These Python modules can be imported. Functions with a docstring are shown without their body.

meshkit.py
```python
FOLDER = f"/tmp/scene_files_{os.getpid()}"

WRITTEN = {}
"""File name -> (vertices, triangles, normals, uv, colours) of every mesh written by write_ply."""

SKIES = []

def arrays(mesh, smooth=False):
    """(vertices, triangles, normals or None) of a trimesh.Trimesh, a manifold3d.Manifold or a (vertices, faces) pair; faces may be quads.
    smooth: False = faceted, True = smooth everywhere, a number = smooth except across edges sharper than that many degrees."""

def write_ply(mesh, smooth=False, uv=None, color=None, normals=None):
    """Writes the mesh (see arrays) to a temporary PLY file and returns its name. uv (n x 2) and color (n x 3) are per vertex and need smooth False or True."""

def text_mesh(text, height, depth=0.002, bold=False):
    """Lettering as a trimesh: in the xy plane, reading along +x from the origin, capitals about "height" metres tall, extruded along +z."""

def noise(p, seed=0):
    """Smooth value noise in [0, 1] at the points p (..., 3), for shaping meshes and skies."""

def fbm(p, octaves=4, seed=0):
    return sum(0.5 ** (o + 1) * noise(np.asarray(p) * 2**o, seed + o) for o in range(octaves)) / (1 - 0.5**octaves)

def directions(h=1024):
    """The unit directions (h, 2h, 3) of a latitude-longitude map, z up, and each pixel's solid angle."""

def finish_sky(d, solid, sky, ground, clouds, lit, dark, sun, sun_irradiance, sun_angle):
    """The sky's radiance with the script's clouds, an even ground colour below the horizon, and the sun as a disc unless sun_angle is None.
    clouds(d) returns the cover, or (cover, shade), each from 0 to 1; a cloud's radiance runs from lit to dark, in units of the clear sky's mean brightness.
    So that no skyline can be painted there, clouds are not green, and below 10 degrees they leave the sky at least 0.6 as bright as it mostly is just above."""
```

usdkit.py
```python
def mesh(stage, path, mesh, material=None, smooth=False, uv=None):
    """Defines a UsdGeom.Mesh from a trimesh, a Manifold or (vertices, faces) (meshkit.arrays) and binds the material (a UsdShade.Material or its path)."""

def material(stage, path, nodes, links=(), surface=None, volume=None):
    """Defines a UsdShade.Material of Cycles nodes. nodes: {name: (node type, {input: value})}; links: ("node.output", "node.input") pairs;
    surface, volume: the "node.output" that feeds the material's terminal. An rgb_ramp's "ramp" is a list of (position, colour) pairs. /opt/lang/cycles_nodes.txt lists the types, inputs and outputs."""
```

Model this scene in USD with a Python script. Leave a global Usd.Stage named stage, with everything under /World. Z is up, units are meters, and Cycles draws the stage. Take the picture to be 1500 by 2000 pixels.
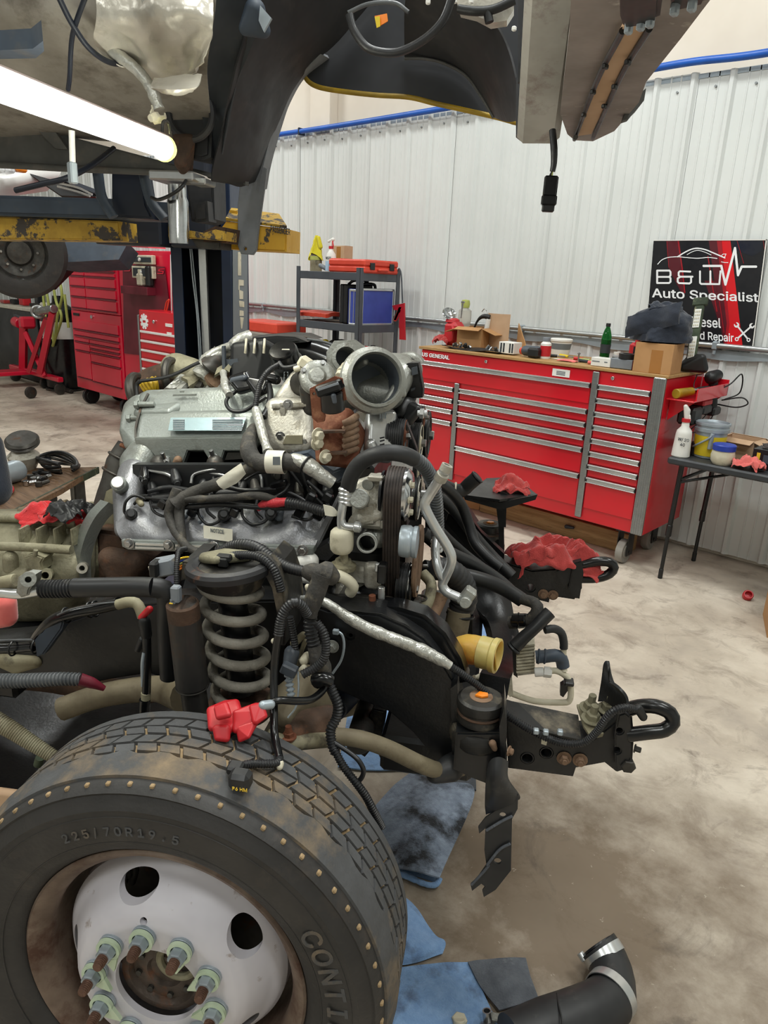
import math, random
import numpy as np, trimesh, usdkit, meshkit
import manifold3d as m3
from shapely.geometry import Polygon, LineString, Point, box as sbox
from shapely.ops import unary_union
from pxr import Usd, UsdGeom, UsdLux, UsdShade, Gf, Sdf

stage = Usd.Stage.CreateInMemory()
UsdGeom.SetStageUpAxis(stage, UsdGeom.Tokens.z)
UsdGeom.SetStageMetersPerUnit(stage, 1.0)
UsdGeom.Xform.Define(stage, '/World')
A = np.array
rng = np.random.default_rng(7)

# ------------------------------------------------------------------ camera
YAW, PITCH, ROLL, FPX, EYE = 0.7406, 0.3095, 0.0449, 1412.12, A([0, 0, 1.63])
def cam_axes():
    cy, sy = math.cos(YAW), math.sin(YAW)
    f, r, u = A([-sy, cy, 0]), A([cy, sy, 0]), A([0, 0, 1.])
    f, u = f*math.cos(PITCH)-u*math.sin(PITCH), u*math.cos(PITCH)+f*math.sin(PITCH)
    r, u = r*math.cos(ROLL)+u*math.sin(ROLL), u*math.cos(ROLL)-r*math.sin(ROLL)
    return r, u, f
CR, CU, CF = cam_axes()
cam = UsdGeom.Camera.Define(stage, '/World/camera')
cam.CreateHorizontalApertureAttr(36.0); cam.CreateVerticalApertureAttr(48.0)
cam.CreateFocalLengthAttr(36.0*FPX/1500); cam.CreateClippingRangeAttr(Gf.Vec2f(0.05, 100))
cam.CreateExposureAttr(-0.03)
cam.AddTransformOp().Set(Gf.Matrix4d(*CR, 0, *CU, 0, *(-CF), 0, *EYE, 1))

# ------------------------------------------------------------------ light: faint daylight from an open bay behind, LED fixtures under the roof
dome = UsdLux.DomeLight.Define(stage, '/World/sky_light')
dome.CreateIntensityAttr(0.10); dome.CreateColorAttr(Gf.Vec3f(0.9, 0.95, 1.0))
LAMP_POWER = 34.0
LAMP_SPOTS = [(-1.2, 1.5), (-4.8, 1.2), (-8.6, 1.6), (1.3, 0.0), (-3.6, -2.8), (-0.2, -3.0), (-8.0, -2.4), (-2.6, 3.2), (0.6, 2.9), (-6.6, 3.4)]
LAMP_Z = 4.62

# ------------------------------------------------------------------ points: where a thing of the photograph stands in the room
TH = math.radians(34)                        # heading of the truck in the room
TU, TV, TZ = A([math.cos(TH), math.sin(TH), 0]), A([-math.sin(TH), math.cos(TH), 0]), A([0, 0, 1.])
TB = np.stack([TU, TV, TZ], 1)
def ray(px, py): return CF + CR*((px-750)/FPX) - CU*((py-1000)/FPX)
def K(px, py, b):                            # on the truck's lengthwise plane b metres across from the room's origin
    d = ray(px, py); return EYE + d*(b/(TV@d))
def KW(px, py, y):                           # on a plane parallel to the back wall
    d = ray(px, py); return EYE + d*(y/d[1])
def KZ(px, py, z):                           # on a level plane
    d = ray(px, py); return EYE + d*((z-EYE[2])/d[2])
def tw(a, b, z): return TU*a + TV*b + TZ*z
def KK(L): return A([K(*q) for q in L])
I3 = np.eye(3)

# ------------------------------------------------------------------ mesh helpers
cat = trimesh.util.concatenate
def TM(v, f): return trimesh.Trimesh(np.asarray(v, float), np.asarray(f), process=False)
def unit(v): v = np.asarray(v, float); return v/max(np.linalg.norm(v), 1e-12)
def rbox(c, s, bev=0.004, R=I3):             # chamfered box, centre c, full size s, axes = columns of R
    s = np.asarray(s, float)/2; bev = min(bev, 0.45*s.min()); P = []
    for sx in (-1, 1):
        for sy in (-1, 1):
            for sz in (-1, 1):
                for k in range(3):
                    q = s-bev; q = q.copy(); q[k] = s[k]; P.append(q*A([sx, sy, sz]))
    m = trimesh.convex.convex_hull(A(P)); m = TM(m.vertices@np.asarray(R).T + np.asarray(c, float), m.faces); return m
def bx(x0, x1, y0, y1, z0, z1, bev=0.003): return rbox(((x0+x1)/2, (y0+y1)/2, (z0+z1)/2), (abs(x1-x0), abs(y1-y0), abs(z1-z0)), bev)
def tb(a0, a1, b0, b1, z0, z1, bev=0.004): return rbox(tw((a0+a1)/2, (b0+b1)/2, (z0+z1)/2), (abs(a1-a0), abs(b1-b0), abs(z1-z0)), bev, TB)
def basis(ax, up=None):
    z = unit(ax); h = A([0, 0, 1.]) if up is None else np.asarray(up, float)
    if abs(z@unit(h)) > .97: h = A([1., 0, 0])
    x = unit(np.cross(h, z)); return np.stack([x, np.cross(z, x), z], 1)
def lathe(o, ax, prof, n=32, arc=None):       # prof: (radius, height) list, revolved about ax from o
    R = basis(ax); prof = A(prof, float); k = len(prof); t = np.linspace(0, 2*np.pi, n, endpoint=False)
    v = np.stack([np.outer(np.cos(t), prof[:, 0]), np.outer(np.sin(t), prof[:, 0]), np.tile(prof[:, 1], (n, 1))], -1).reshape(-1, 3)
    i, j = np.meshgrid(np.arange(n), np.arange(k-1), indexing='ij'); a = i*k+j; b = ((i+1) % n)*k+j
    f = np.concatenate([np.stack([a, b, b+1], -1).reshape(-1, 3), np.stack([a, b+1, a+1], -1).reshape(-1, 3)])
    m = TM(v@R.T+np.asarray(o, float), f); m.merge_vertices(); m.update_faces(m.nondegenerate_faces()); return m
def cyl(p0, p1, r, r1=None, n=20, bev=None):
    p0, p1 = np.asarray(p0, float), np.asarray(p1, float); h = np.linalg.norm(p1-p0); r1 = r if r1 is None else r1
    e = min(r, r1, h)*.12 if bev is None else bev
    return lathe(p0, p1-p0, [(0, 0), (r-e, 0), (r, e), (r1, h-e), (r1-e, h), (0, h)], n)
def pipe(p0, p1, r, ri, n=28):               # open pipe with wall
    p0, p1 = np.asarray(p0, float), np.asarray(p1, float); h = np.linalg.norm(p1-p0)
    return lathe(p0, p1-p0, [(ri, 0), (r, 0), (r, h), (ri, h), (ri, 0)], n)
def spline(P, step):
    P = np.asarray(P, float)
    if len(P) == 2: n = max(2, int(np.linalg.norm(P[1]-P[0])/step)+1); return P[0]+(P[1]-P[0])*np.linspace(0, 1, n)[:, None], np.linspace(0, 1, n)
    Q = np.vstack([2*P[0]-P[1], P, 2*P[-1]-P[-2]]); out, par = [], []
    for i in range(len(P)-1):
        p0, p1, p2, p3 = Q[i:i+4]; n = max(2, int(np.linalg.norm(p2-p1)/step)+1); t = np.linspace(0, 1, n, endpoint=False)[:, None]
        out.append(.5*(2*p1+(p2-p0)*t+(2*p0-5*p1+4*p2-p3)*t*t+(3*p1-p0-3*p2+p3)*t**3)); par.append((i+t[:, 0])/(len(P)-1))
    return np.vstack(out+[P[-1:]]), np.concatenate(par+[[1.]])
def tube(P, r, n=12, corr=None, step=None, flat=None, wob=0, seed=0, straight=False):
    """Round bar along a spline; r a radius or one per control point; corr=(pitch, depth) makes a split-loom's rings; flat squashes the section."""
    P = np.asarray(P, float); r = np.broadcast_to(np.asarray(r, float), (len(P),)) if np.ndim(r) == 0 else np.asarray(r, float)
    st = step or max(float(r.mean())*.9, .003)
    if corr: st = corr[0]/4
    if straight: c, par = P, np.linspace(0, 1, len(P))
    else: c, par = spline(P, st)
    if corr:                                  # even spacing
        s = np.r_[0, np.cumsum(np.linalg.norm(np.diff(c, axis=0), axis=1))]; m = max(8, int(s[-1]/st)); q = np.linspace(0, s[-1], m)
        par = np.interp(q, s, par); c = np.stack([np.interp(q, s, c[:, k]) for k in range(3)], 1)
    rad = np.interp(par, np.linspace(0, 1, len(P)), r)
    if corr: rad = rad - corr[1]*((np.arange(len(c)) % 4) >= 2)
    if wob: rad = rad*(1+wob*(meshkit.noise(c*90, seed)-.5)*2)
    t = np.gradient(c, axis=0); t /= np.maximum(np.linalg.norm(t, axis=1, keepdims=True), 1e-9)
    x = basis(t[0])[:, 0]; X = []
    for k in range(len(c)):
        x = unit(x-t[k]*(x@t[k])); X.append(x)
    X = A(X); Y = np.cross(t, X); a = np.linspace(0, 2*np.pi, n, endpoint=False)
    fy = 1 if flat is None else flat
    v = (c[:, None]+rad[:, None, None]*(np.cos(a)[None, :, None]*X[:, None]+fy*np.sin(a)[None, :, None]*Y[:, None])).reshape(-1, 3); k = len(c)
    i, j = np.meshgrid(np.arange(k-1), np.arange(n), indexing='ij'); p = i*n+j; q = i*n+(j+1) % n
    f = [np.stack([p, q, q+n], -1).reshape(-1, 3), np.stack([p, q+n, p+n], -1).reshape(-1, 3)]
    v = np.vstack([v, c[:1], c[-1:]]); e = len(v)-2; j = np.arange(n)
    f += [np.stack([np.full(n, e), (j+1) % n, j], -1), np.stack([np.full(n, e+1), (k-1)*n+j, (k-1)*n+(j+1) % n], -1)]
    return TM(v, np.vstack(f))
def T(L, r, **k): return tube(KK(L), r, **k)  # a tube through picture points at their own depth
ICO = trimesh.creation.icosphere(subdivisions=2).vertices
ICO1 = trimesh.creation.icosphere(subdivisions=1).vertices
def hull(L, fine=True):                      # rounded casting: hull of balls [(point, radius)]
    S = ICO if fine else ICO1
    m = trimesh.convex.convex_hull(np.vstack([np.asarray(p, float)+S*r for p, r in L])); return TM(m.vertices, m.faces)
def solid(P2, h, R, o, bev=0):               # shapely polygon extruded along R[:,2]
    parts = []
    for g in getattr(P2, 'geoms', [P2]):
        if g.is_empty or g.area < 1e-9: continue
        if bev and h > 2*bev:
            parts.append(trimesh.creation.extrude_polygon(g, h-2*bev, engine='earcut').apply_translation([0, 0, bev]))
            for q in getattr(g.buffer(-bev, join_style=2), 'geoms', [g.buffer(-bev, join_style=2)]):
                if not q.is_empty: parts.append(trimesh.creation.extrude_polygon(q, h, engine='earcut'))
        else: parts.append(trimesh.creation.extrude_polygon(g, h, engine='earcut'))
    m = cat(parts); return TM(m.vertices@np.asarray(R).T+np.asarray(o, float), m.faces)
def plate(P, th, bev=0, holes=(), toward=None):
    """A sheet or slab cut to the outline P (3-D points, about flat), th thick, growing away from the eye (or along toward)."""
    P = np.asarray(P, float); c = P.mean(0); _, _, V = np.linalg.svd(P-c); nrm = V[2]
    ref = (c-EYE) if toward is None else np.asarray(toward, float)
    if nrm@ref < 0: nrm = -nrm
    R = basis(nrm); q = (P-c)@R; g = Polygon(q[:, :2])
    if not g.is_valid: g = g.buffer(0)
    for hp, hr in holes:
        h2 = (np.asarray(hp, float)-c)@R; g = g.difference(Point(h2[0], h2[1]).buffer(hr, 12))
    return solid(g, th, R, c, bev)
def plateK(L, th, b=None, bev=0, holes=(), toward=None):
    P = KK(L) if b is None else A([K(x, y, b) for x, y in L])
    if holes: holes = [(K(*h[0]) if b is None else K(h[0][0], h[0][1], b), h[1]) for h in holes]
    return plate(P, th, bev, holes, toward)
def skin(rows, th=.003, sub=6, amp=0, freq=20, seed=0, ridge=False, smooth=True):
    """A bent sheet through a grid of points (rows x columns), with crumple noise and thickness th."""
    G = np.asarray(rows, float); nr, nc = G.shape[:2]
    def fine(Q):
        return A([spline(Q[:, j], 1e9)[0] if False else cr(Q[:, j], sub) for j in range(Q.shape[1])]).transpose(1, 0, 2)
    def cr(P, s):
        if len(P) == 2 or not smooth:
            x = np.linspace(0, len(P)-1, (len(P)-1)*s+1); return np.stack([np.interp(x, np.arange(len(P)), P[:, k]) for k in range(3)], 1)
        Q = np.vstack([2*P[0]-P[1], P, 2*P[-1]-P[-2]]); o = []
        for i in range(len(P)-1):
            p0, p1, p2, p3 = Q[i:i+4]; t = np.linspace(0, 1, s, endpoint=False)[:, None]
            o.append(.5*(2*p1+(p2-p0)*t+(2*p0-5*p1+4*p2-p3)*t*t+(3*p1-p0-3*p2+p3)*t**3))
        return np.vstack(o+[P[-1:]])
    G = fine(G); G = fine(G.transpose(1, 0, 2)).transpose(1, 0, 2); a, b = G.shape[:2]
    du, dv = np.gradient(G, axis=0), np.gradient(G, axis=1); N = np.cross(du, dv); N /= np.maximum(np.linalg.norm(N, axis=-1, keepdims=True), 1e-9)
    if amp:
        w = meshkit.fbm(G.reshape(-1, 3)*freq, 4, seed).reshape(a, b)
        w = (np.abs(w-.5)*4-.5) if ridge else (w-.5)*2
        G = G+N*w[..., None]*amp
    v = np.vstack([G.reshape(-1, 3), (G+N*th).reshape(-1, 3)]); n = a*b; i, j = np.meshgrid(np.arange(a-1), np.arange(b-1), indexing='ij'); p = (i*b+j).ravel()
    f = [np.stack([p, p+1, p+b+1], 1), np.stack([p, p+b+1, p+b], 1)]; f += [x[:, ::-1]+n for x in f]
    rim = np.r_[np.arange(b), np.arange(2*b-1, n, b), np.arange(n-2, n-b-1, -1), np.arange(n-2*b, 0, -b)]; r2 = np.roll(rim, -1)
    f += [np.stack([rim, rim+n, r2+n], 1), np.stack([rim, r2+n, r2], 1)]
    return TM(v, np.vstack(f))
def ring(c, ax, R, r, n=36, m=10):           # torus
    B = basis(ax); t = np.linspace(0, 2*np.pi, n, endpoint=False); s = np.linspace(0, 2*np.pi, m, endpoint=False)
    v = np.stack([(R+r*np.cos(s))[None]*np.cos(t)[:, None], (R+r*np.cos(s))[None]*np.sin(t)[:, None], np.broadcast_to(r*np.sin(s), (n, m))], -1).reshape(-1, 3)
    i, j = np.meshgrid(np.arange(n), np.arange(m), indexing='ij'); p = i*m+j; q = ((i+1) % n)*m+j; p2 = i*m+(j+1) % m; q2 = ((i+1) % n)*m+(j+1) % m
    return TM(v@B.T+np.asarray(c, float), np.concatenate([np.stack([p, q, q2], -1).reshape(-1, 3), np.stack([p, q2, p2], -1).reshape(-1, 3)]))
def hexn(p, ax, r, h): return lathe(p, ax, [(0, 0), (r, 0), (r, h*.85), (r*.85, h), (0, h)], 6)
def bolt(p, ax, r=.008, h=.008, washer=True, stud=0):
    p = np.asarray(p, float); ax = unit(ax); L = [hexn(p+ax*(.0025 if washer else 0), ax, r, h)]
    if washer: L.append(cyl(p, p+ax*.003, r*1.55, n=20))
    if stud: L.append(cyl(p+ax*h, p+ax*(h+stud), r*.55, n=10))
    return cat(L)
def rag(c, sx, sy, h, seed, rot=0, n=46, th=.003, crumple=1.0):
    """A crumpled cloth: a sheet gathered in folds, with ragged outline, lying on the level of c."""
    x, y = np.meshgrid(np.linspace(-1, 1, n), np.linspace(-1, 1, n), indexing='ij'); P = np.stack([x, y, np.full_like(x, seed*.37)], -1)
    wx, wy = meshkit.fbm(P*1.6, 3, seed)-.5, meshkit.fbm(P*1.6+9, 3, seed+5)-.5
    f1 = 1-np.abs(meshkit.fbm(np.stack([x*1.7+wx*2, y*1.7+wy*2, x*0+3], -1), 2, seed+1)*2-1)*2.4
    f2 = 1-np.abs(meshkit.fbm(np.stack([x*3.6+wx*3, y*3.6+wy*3, x*0+7], -1), 3, seed+2)*2-1)*2.2
    rr = np.clip(np.hypot(x, y)*.72, 0, 1); z = h*np.clip((.42*np.clip(f1, 0, 1)+.20*np.clip(f2, 0, 1))*(1-rr**3)+.5*(1-rr**2), 0, 2)*crumple
    for _ in range(2):
        q = np.pad(z, 1, mode='edge'); z = (q[:-2, 1:-1]+q[2:, 1:-1]+q[1:-1, :-2]+q[1:-1, 2:]+2*z)/6
    X = (x+wx*.9)*sx*(1-.12*np.hypot(x, y)**2); Y = (y+wy*.9)*sy*(1-.12*np.hypot(x, y)**2)
    cr_, sr = math.cos(rot), math.sin(rot); G = np.stack([X*cr_-Y*sr, X*sr+Y*cr_, z+.001], -1)+np.asarray(c, float)
    return skin(G, th, 1, smooth=False)
def words3(s, p, right, up, h, depth=.0015, bold=True, width=None):
    m = meshkit.text_mesh(s, h, depth, bold); v = m.vertices.copy()
    if width: v[:, 0] *= width/np.ptp(v[:, 0])
    R = np.stack([unit(right), unit(up), np.cross(unit(right), unit(up))], 1); return TM(v@R.T+np.asarray(p, float), m.faces)
def stroke(P2, w): return unary_union([LineString(P2).buffer(w/2, 6)])

# ------------------------------------------------------------------ prims
_used, _loc = {}, {}
SPLIT = set('end_cap print hub_bolt casting_arm module_rib flange_bolt connector hose_ring crimp clamp chrome_bar vent_rib latch handle_bar turbo_flange pipe_band body_mount underbody stud_nut cast_pad housing_groove clip core_rail rail_clip lining brace wire cord hose light_edge tow_hook bumper_plate cross_brace steering_damper mount_bracket tape'.split())
def numbered(base, parent):
    k = (parent, base); n = _used.get(k, 0); _used[k] = n+1
    return base if n == 0 else f'{base}_{n:03d}'
def props(p, label=None, category=None, group=None, kind=None):
    for k, v in (('label', label), ('category', category), ('group', group), ('kind', kind)):
        if v: p.SetCustomDataByKey(k, v)
def thing(name, label, category, loc=(0, 0, 0), group=None, rz=0, kind=None):
    path = '/World/'+numbered(name, '/World'); x = UsdGeom.Xform.Define(stage, path); loc = np.asarray(loc, float)
    x.AddTranslateOp().Set(Gf.Vec3d(*map(float, loc)))
    if rz: x.AddRotateZOp().Set(math.degrees(rz))
    _loc[path] = (loc, rz); props(x.GetPrim(), label, category, group, kind); return path
def local(path, v):
    root = '/'.join(path.split('/')[:3]); loc, rz = _loc.get(root, (np.zeros(3), 0)); v = v-loc
    if rz:
        c, s = math.cos(-rz), math.sin(-rz); v = np.stack([v[:, 0]*c-v[:, 1]*s, v[:, 0]*s+v[:, 1]*c, v[:, 2]], 1)
    return v
def obj(name, mesh, mat, parent, smooth=35, label=None, kind=None):
    """One Mesh under parent; points are given in the room."""
    if isinstance(mesh, (list, tuple)):
        if name in SPLIT and len(mesh) > 1 and not kind: return [obj(name, q, mat, parent, smooth, label) for q in mesh][0]
        mesh = cat(list(mesh))
    path = parent+'/'+numbered(name, parent); m = TM(local(parent, np.array(mesh.vertices)), mesh.faces)
    p = usdkit.mesh(stage, path, m, mat, smooth=smooth).GetPrim(); props(p, label, None, None, kind); return path
def single(name, mesh, mat, label, category, group=None, smooth=35, kind=None):
    """A thing that is one mesh."""
    if isinstance(mesh, (list, tuple)): mesh = cat(list(mesh))
    path = '/World/'+numbered(name, '/World'); v = np.array(mesh.vertices); lo, hi = v.min(0), v.max(0); o = A([(lo[0]+hi[0])/2, (lo[1]+hi[1])/2, lo[2]])
    m = usdkit.mesh(stage, path, TM(v-o, mesh.faces), mat, smooth=smooth); UsdGeom.Xformable(m).AddTranslateOp().Set(Gf.Vec3d(*map(float, o)))
    props(m.GetPrim(), label, category, group, kind); return path
def structure(name, mesh, mat, smooth=False):
    if isinstance(mesh, (list, tuple)): mesh = cat(list(mesh))
    path = '/World/'+name; p = usdkit.mesh(stage, path, mesh, mat, smooth=smooth).GetPrim(); props(p, kind='structure'); return path
def copy_of(src, name, label, loc, group=None, rz=0):
    path = '/World/'+numbered(name, '/World'); x = UsdGeom.Xform.Define(stage, path); x.AddTranslateOp().Set(Gf.Vec3d(*map(float, loc)))
    if rz: x.AddRotateZOp().Set(math.degrees(rz))
    p = x.GetPrim(); was = stage.GetPrimAtPath(src).GetCustomData()
    p.GetReferences().AddInternalReference(src); p.SetInstanceable(True); x.GetXformOpOrderAttr()
    props(p, label, was.get('category'), group or was.get('group')); return path

# ------------------------------------------------------------------ materials
UsdGeom.Scope.Define(stage, '/World/Looks')
def srgb(h):
    if isinstance(h, str): c = [int(h[i:i+2], 16)/255 for i in (0, 2, 4)]
    else: c = list(h)
    return [x/12.92 if x <= .04045 else ((x+.055)/1.055)**2.4 for x in c]
def mat(name, c1, c2=None, rough=.5, metal=0., scale=9., lo=.35, hi=.65, c3=None, s3=22., lo3=.56, hi3=.66, bump=0., bscale=None, rvar=.1, coat=0., spec=.5, stretch=None, sheen=0., trans=0., ior=1.5, detail=5., sss=0.):
    """Base colour c1..c2 by cloudy noise, spots or dirt of c3, uneven gloss and fine relief."""
    c1 = srgb(c1); c2 = srgb(c2) if c2 else c1
    n = {'g': ('geometry', {}), 'p': ('principled_bsdf', {'metallic': metal, 'roughness': rough, 'coat_weight': coat, 'coat_roughness': .12, 'specular_ior_level': spec, 'sheen_weight': sheen, 'transmission_weight': trans, 'ior': ior, 'base_color': c1, 'subsurface_weight': sss, 'subsurface_scale': .02})}
    L = []; src = 'g.position'
    if stretch: n['m'] = ('mapping', {'scale': stretch}); L.append(('g.position', 'm.vector')); src = 'm.vector'
    n['a'] = ('noise_texture', {'scale': scale, 'detail': detail, 'roughness': .6}); L.append((src, 'a.vector'))
    n['ra'] = ('rgb_ramp', {'ramp': [(lo, c1), (hi, c2)]}); L.append(('a.fac', 'ra.fac')); col = 'ra.color'
    if c3:
        n['b'] = ('noise_texture', {'scale': s3, 'detail': 6., 'roughness': .65}); L.append((src, 'b.vector'))
        n['mr'] = ('map_range', {'from_min': lo3, 'from_max': hi3, 'clamp': True}); L.append(('b.fac', 'mr.value'))
        n['x'] = ('mix_color', {'b': srgb(c3)}); L += [('mr.result', 'x.fac'), (col, 'x.a')]; col = 'x.result'
    L.append((col, 'p.base_color'))
    if rvar:
        n['rr'] = ('map_range', {'from_min': .3, 'from_max': .7, 'to_min': max(.03, rough-rvar), 'to_max': min(1., rough+rvar), 'clamp': True}); L += [('a.fac', 'rr.value'), ('rr.result', 'p.roughness')]
    if bump:
        n['bn'] = ('noise_texture', {'scale': bscale or scale*6, 'detail': 3.}); n['bu'] = ('bump', {'strength': bump, 'distance': .004})
        L += [(src, 'bn.vector'), ('bn.fac', 'bu.height'), ('bu.normal', 'p.normal')]
    return usdkit.material(stage, '/World/Looks/'+name, n, L, surface='p.BSDF')
def glow(name, c, s):
    return usdkit.material(stage, '/World/Looks/'+name, {'e': ('emission', {'color': srgb(c), 'strength': s})}, [], surface='e.emission')
M = {}
def m_(name, *a, **k): M[name] = mat(name, *a, **k); return M[name]
# ------------------------------------------------------------------ material list
m_('white_panel', 'dcdfdd', 'd3d6d4', rough=.42, scale=1.2, rvar=.06, spec=.4)
m_('cream_wall', 'e6ddd0', 'dcd2c4', rough=.8, scale=1.5)
m_('ceiling_white', 'e6e4de', 'dcd9d2', rough=.85, scale=1)
m_('red_paint', 'd60f24', 'c80c20', rough=.3, scale=2, rvar=.05, coat=.5)
m_('pink_red', 'd61238', 'c60e2f', rough=.34, scale=2, rvar=.06, coat=.4)
m_('maroon', '6e1a2c', '5c1524', rough=.45, scale=3)
m_('red_plastic', 'c3232b', 'b01b24', rough=.42, scale=7, c3='8d1a1f', lo3=.6, hi3=.75)
m_('orange_red', 'd84a35', 'c93f2c', rough=.45, scale=6)
m_('brushed_alu', 'a9adaf', '8e9395', rough=.33, metal=.9, scale=6, stretch=(4, 4, 60), rvar=.08)
m_('bright_alu', 'd6d8d8', 'c0c3c4', rough=.28, metal=.75, scale=5, rvar=.07)
m_('alu_cast', 'a5a7a2', '8d8e88', rough=.42, metal=.55, scale=11, c3='6a655c', s3=16, lo3=.55, hi3=.72, bump=.35, bscale=160)
m_('alu_grey', '8f9490', '7f8581', rough=.42, metal=.45, scale=5, c3='5d5a54', s3=9, lo3=.56, hi3=.8, bump=.25, bscale=170)
m_('alu_pale', 'bdbab0', 'a29e92', rough=.45, metal=.4, scale=12, c3='77705f', s3=19, lo3=.55, hi3=.7, bump=.35, bscale=150)
m_('valve_grey', '85868a', '6c6d70', rough=.42, metal=.45, scale=8, c3='48474a', s3=7, lo3=.55, hi3=.8, bump=.25, bscale=200)
m_('trans_case', '8f8b74', '7c7762', rough=.65, metal=.25, scale=9, c3='4b4639', s3=13, lo3=.53, hi3=.75, bump=.5, bscale=90)
m_('steel', 'b7b8b8', '9a9b9b', rough=.3, metal=.95, scale=14)
m_('chrome', 'd6d8da', 'bcbfc2', rough=.16, metal=1., scale=7, rvar=.08)
m_('dark_steel', '55534f', '3e3c39', rough=.5, metal=.7, scale=15, c3='5b4030', s3=20, lo3=.58, hi3=.7)
m_('rust', '7a4a33', '6a3a26', rough=.78, metal=.15, scale=14, c3='94684c', s3=18, lo3=.52, hi3=.68, bump=.4, bscale=120)
m_('rust_dark', '5a4334', '40332a', rough=.78, metal=.2, scale=12, c3='6f4a33', s3=20, lo3=.55, hi3=.7, bump=.4, bscale=110)
m_('rust_tan', '8a6f58', '6f5745', rough=.8, metal=.1, scale=14, c3='55402f', s3=24, lo3=.55, hi3=.7, bump=.4)
m_('frame_black', '1b1c1e', '121315', rough=.36, metal=.1, scale=6, c3='3a3733', s3=9, lo3=.6, hi3=.85, rvar=.12, bump=.12, bscale=120)
m_('frame_dusty', '2a2927', '1c1b1a', rough=.5, metal=.1, scale=7, c3='6d6556', s3=11, lo3=.52, hi3=.68, bump=.3)
m_('plastic_black', '1d1e20', '141516', rough=.45, scale=8, c3='37373a', s3=14, lo3=.62, hi3=.85)
m_('gloss_black', '131416', '0d0e0f', rough=.22, scale=8, rvar=.08)
m_('loom', '222326', '17181a', rough=.42, scale=20, c3='4a4844', s3=30, lo3=.6, hi3=.8)
m_('loom_grey', '55585a', '44474a', rough=.45, scale=20)
m_('tape_dusty', '3d3a36', '2b2a28', rough=.75, scale=24, c3='5d574b', s3=30, lo3=.55, hi3=.7, bump=.4, bscale=140)
m_('rubber_hose', '2b2c2e', '1f2022', rough=.5, scale=10, c3='4f4d49', s3=18, lo3=.58, hi3=.8)
m_('tyre_rubber', '4d4e50', '3c3c3c', rough=.75, scale=7, c3='8f7b60', s3=7, lo3=.5, hi3=.78, bump=.35, bscale=90)
m_('tyre_wall', '2e2c2b', '242322', rough=.62, scale=7, c3='4a4038', s3=10, lo3=.58, hi3=.85, bump=.2, bscale=120)
m_('tyre_mud', 'a28a68', '8a7556', rough=.95, scale=16, bump=.6, bscale=60)
m_('wheel_white', 'cfccd2', 'c2bfc6', rough=.45, scale=4, c3='857468', s3=24, lo3=.63, hi3=.75, bump=.12)
m_('rim_rust', '7d6c5e', '5b4b40', rough=.62, metal=.2, scale=8, c3='4a2f22', s3=13, lo3=.5, hi3=.68, bump=.35)
m_('hub_grease', '5b5048', '463c35', rough=.62, metal=.3, scale=14, c3='6e4a35', s3=20, lo3=.55, hi3=.7, bump=.4)
m_('stud_rust', '6f5244', '553c30', rough=.6, metal=.5, scale=30, bump=.4, bscale=200)
m_('pointer_green', 'c4d3b8', 'b2c4a6', rough=.5, scale=14)
m_('coil_tan', '88847a', '716d63', rough=.68, scale=12, c3='4c4842', s3=22, lo3=.54, hi3=.7, bump=.45, bscale=120)
m_('shock_dark', '3b3937', '2c2b2a', rough=.55, metal=.3, scale=9, c3='54402f', s3=8, lo3=.57, hi3=.75, bump=.2)
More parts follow.
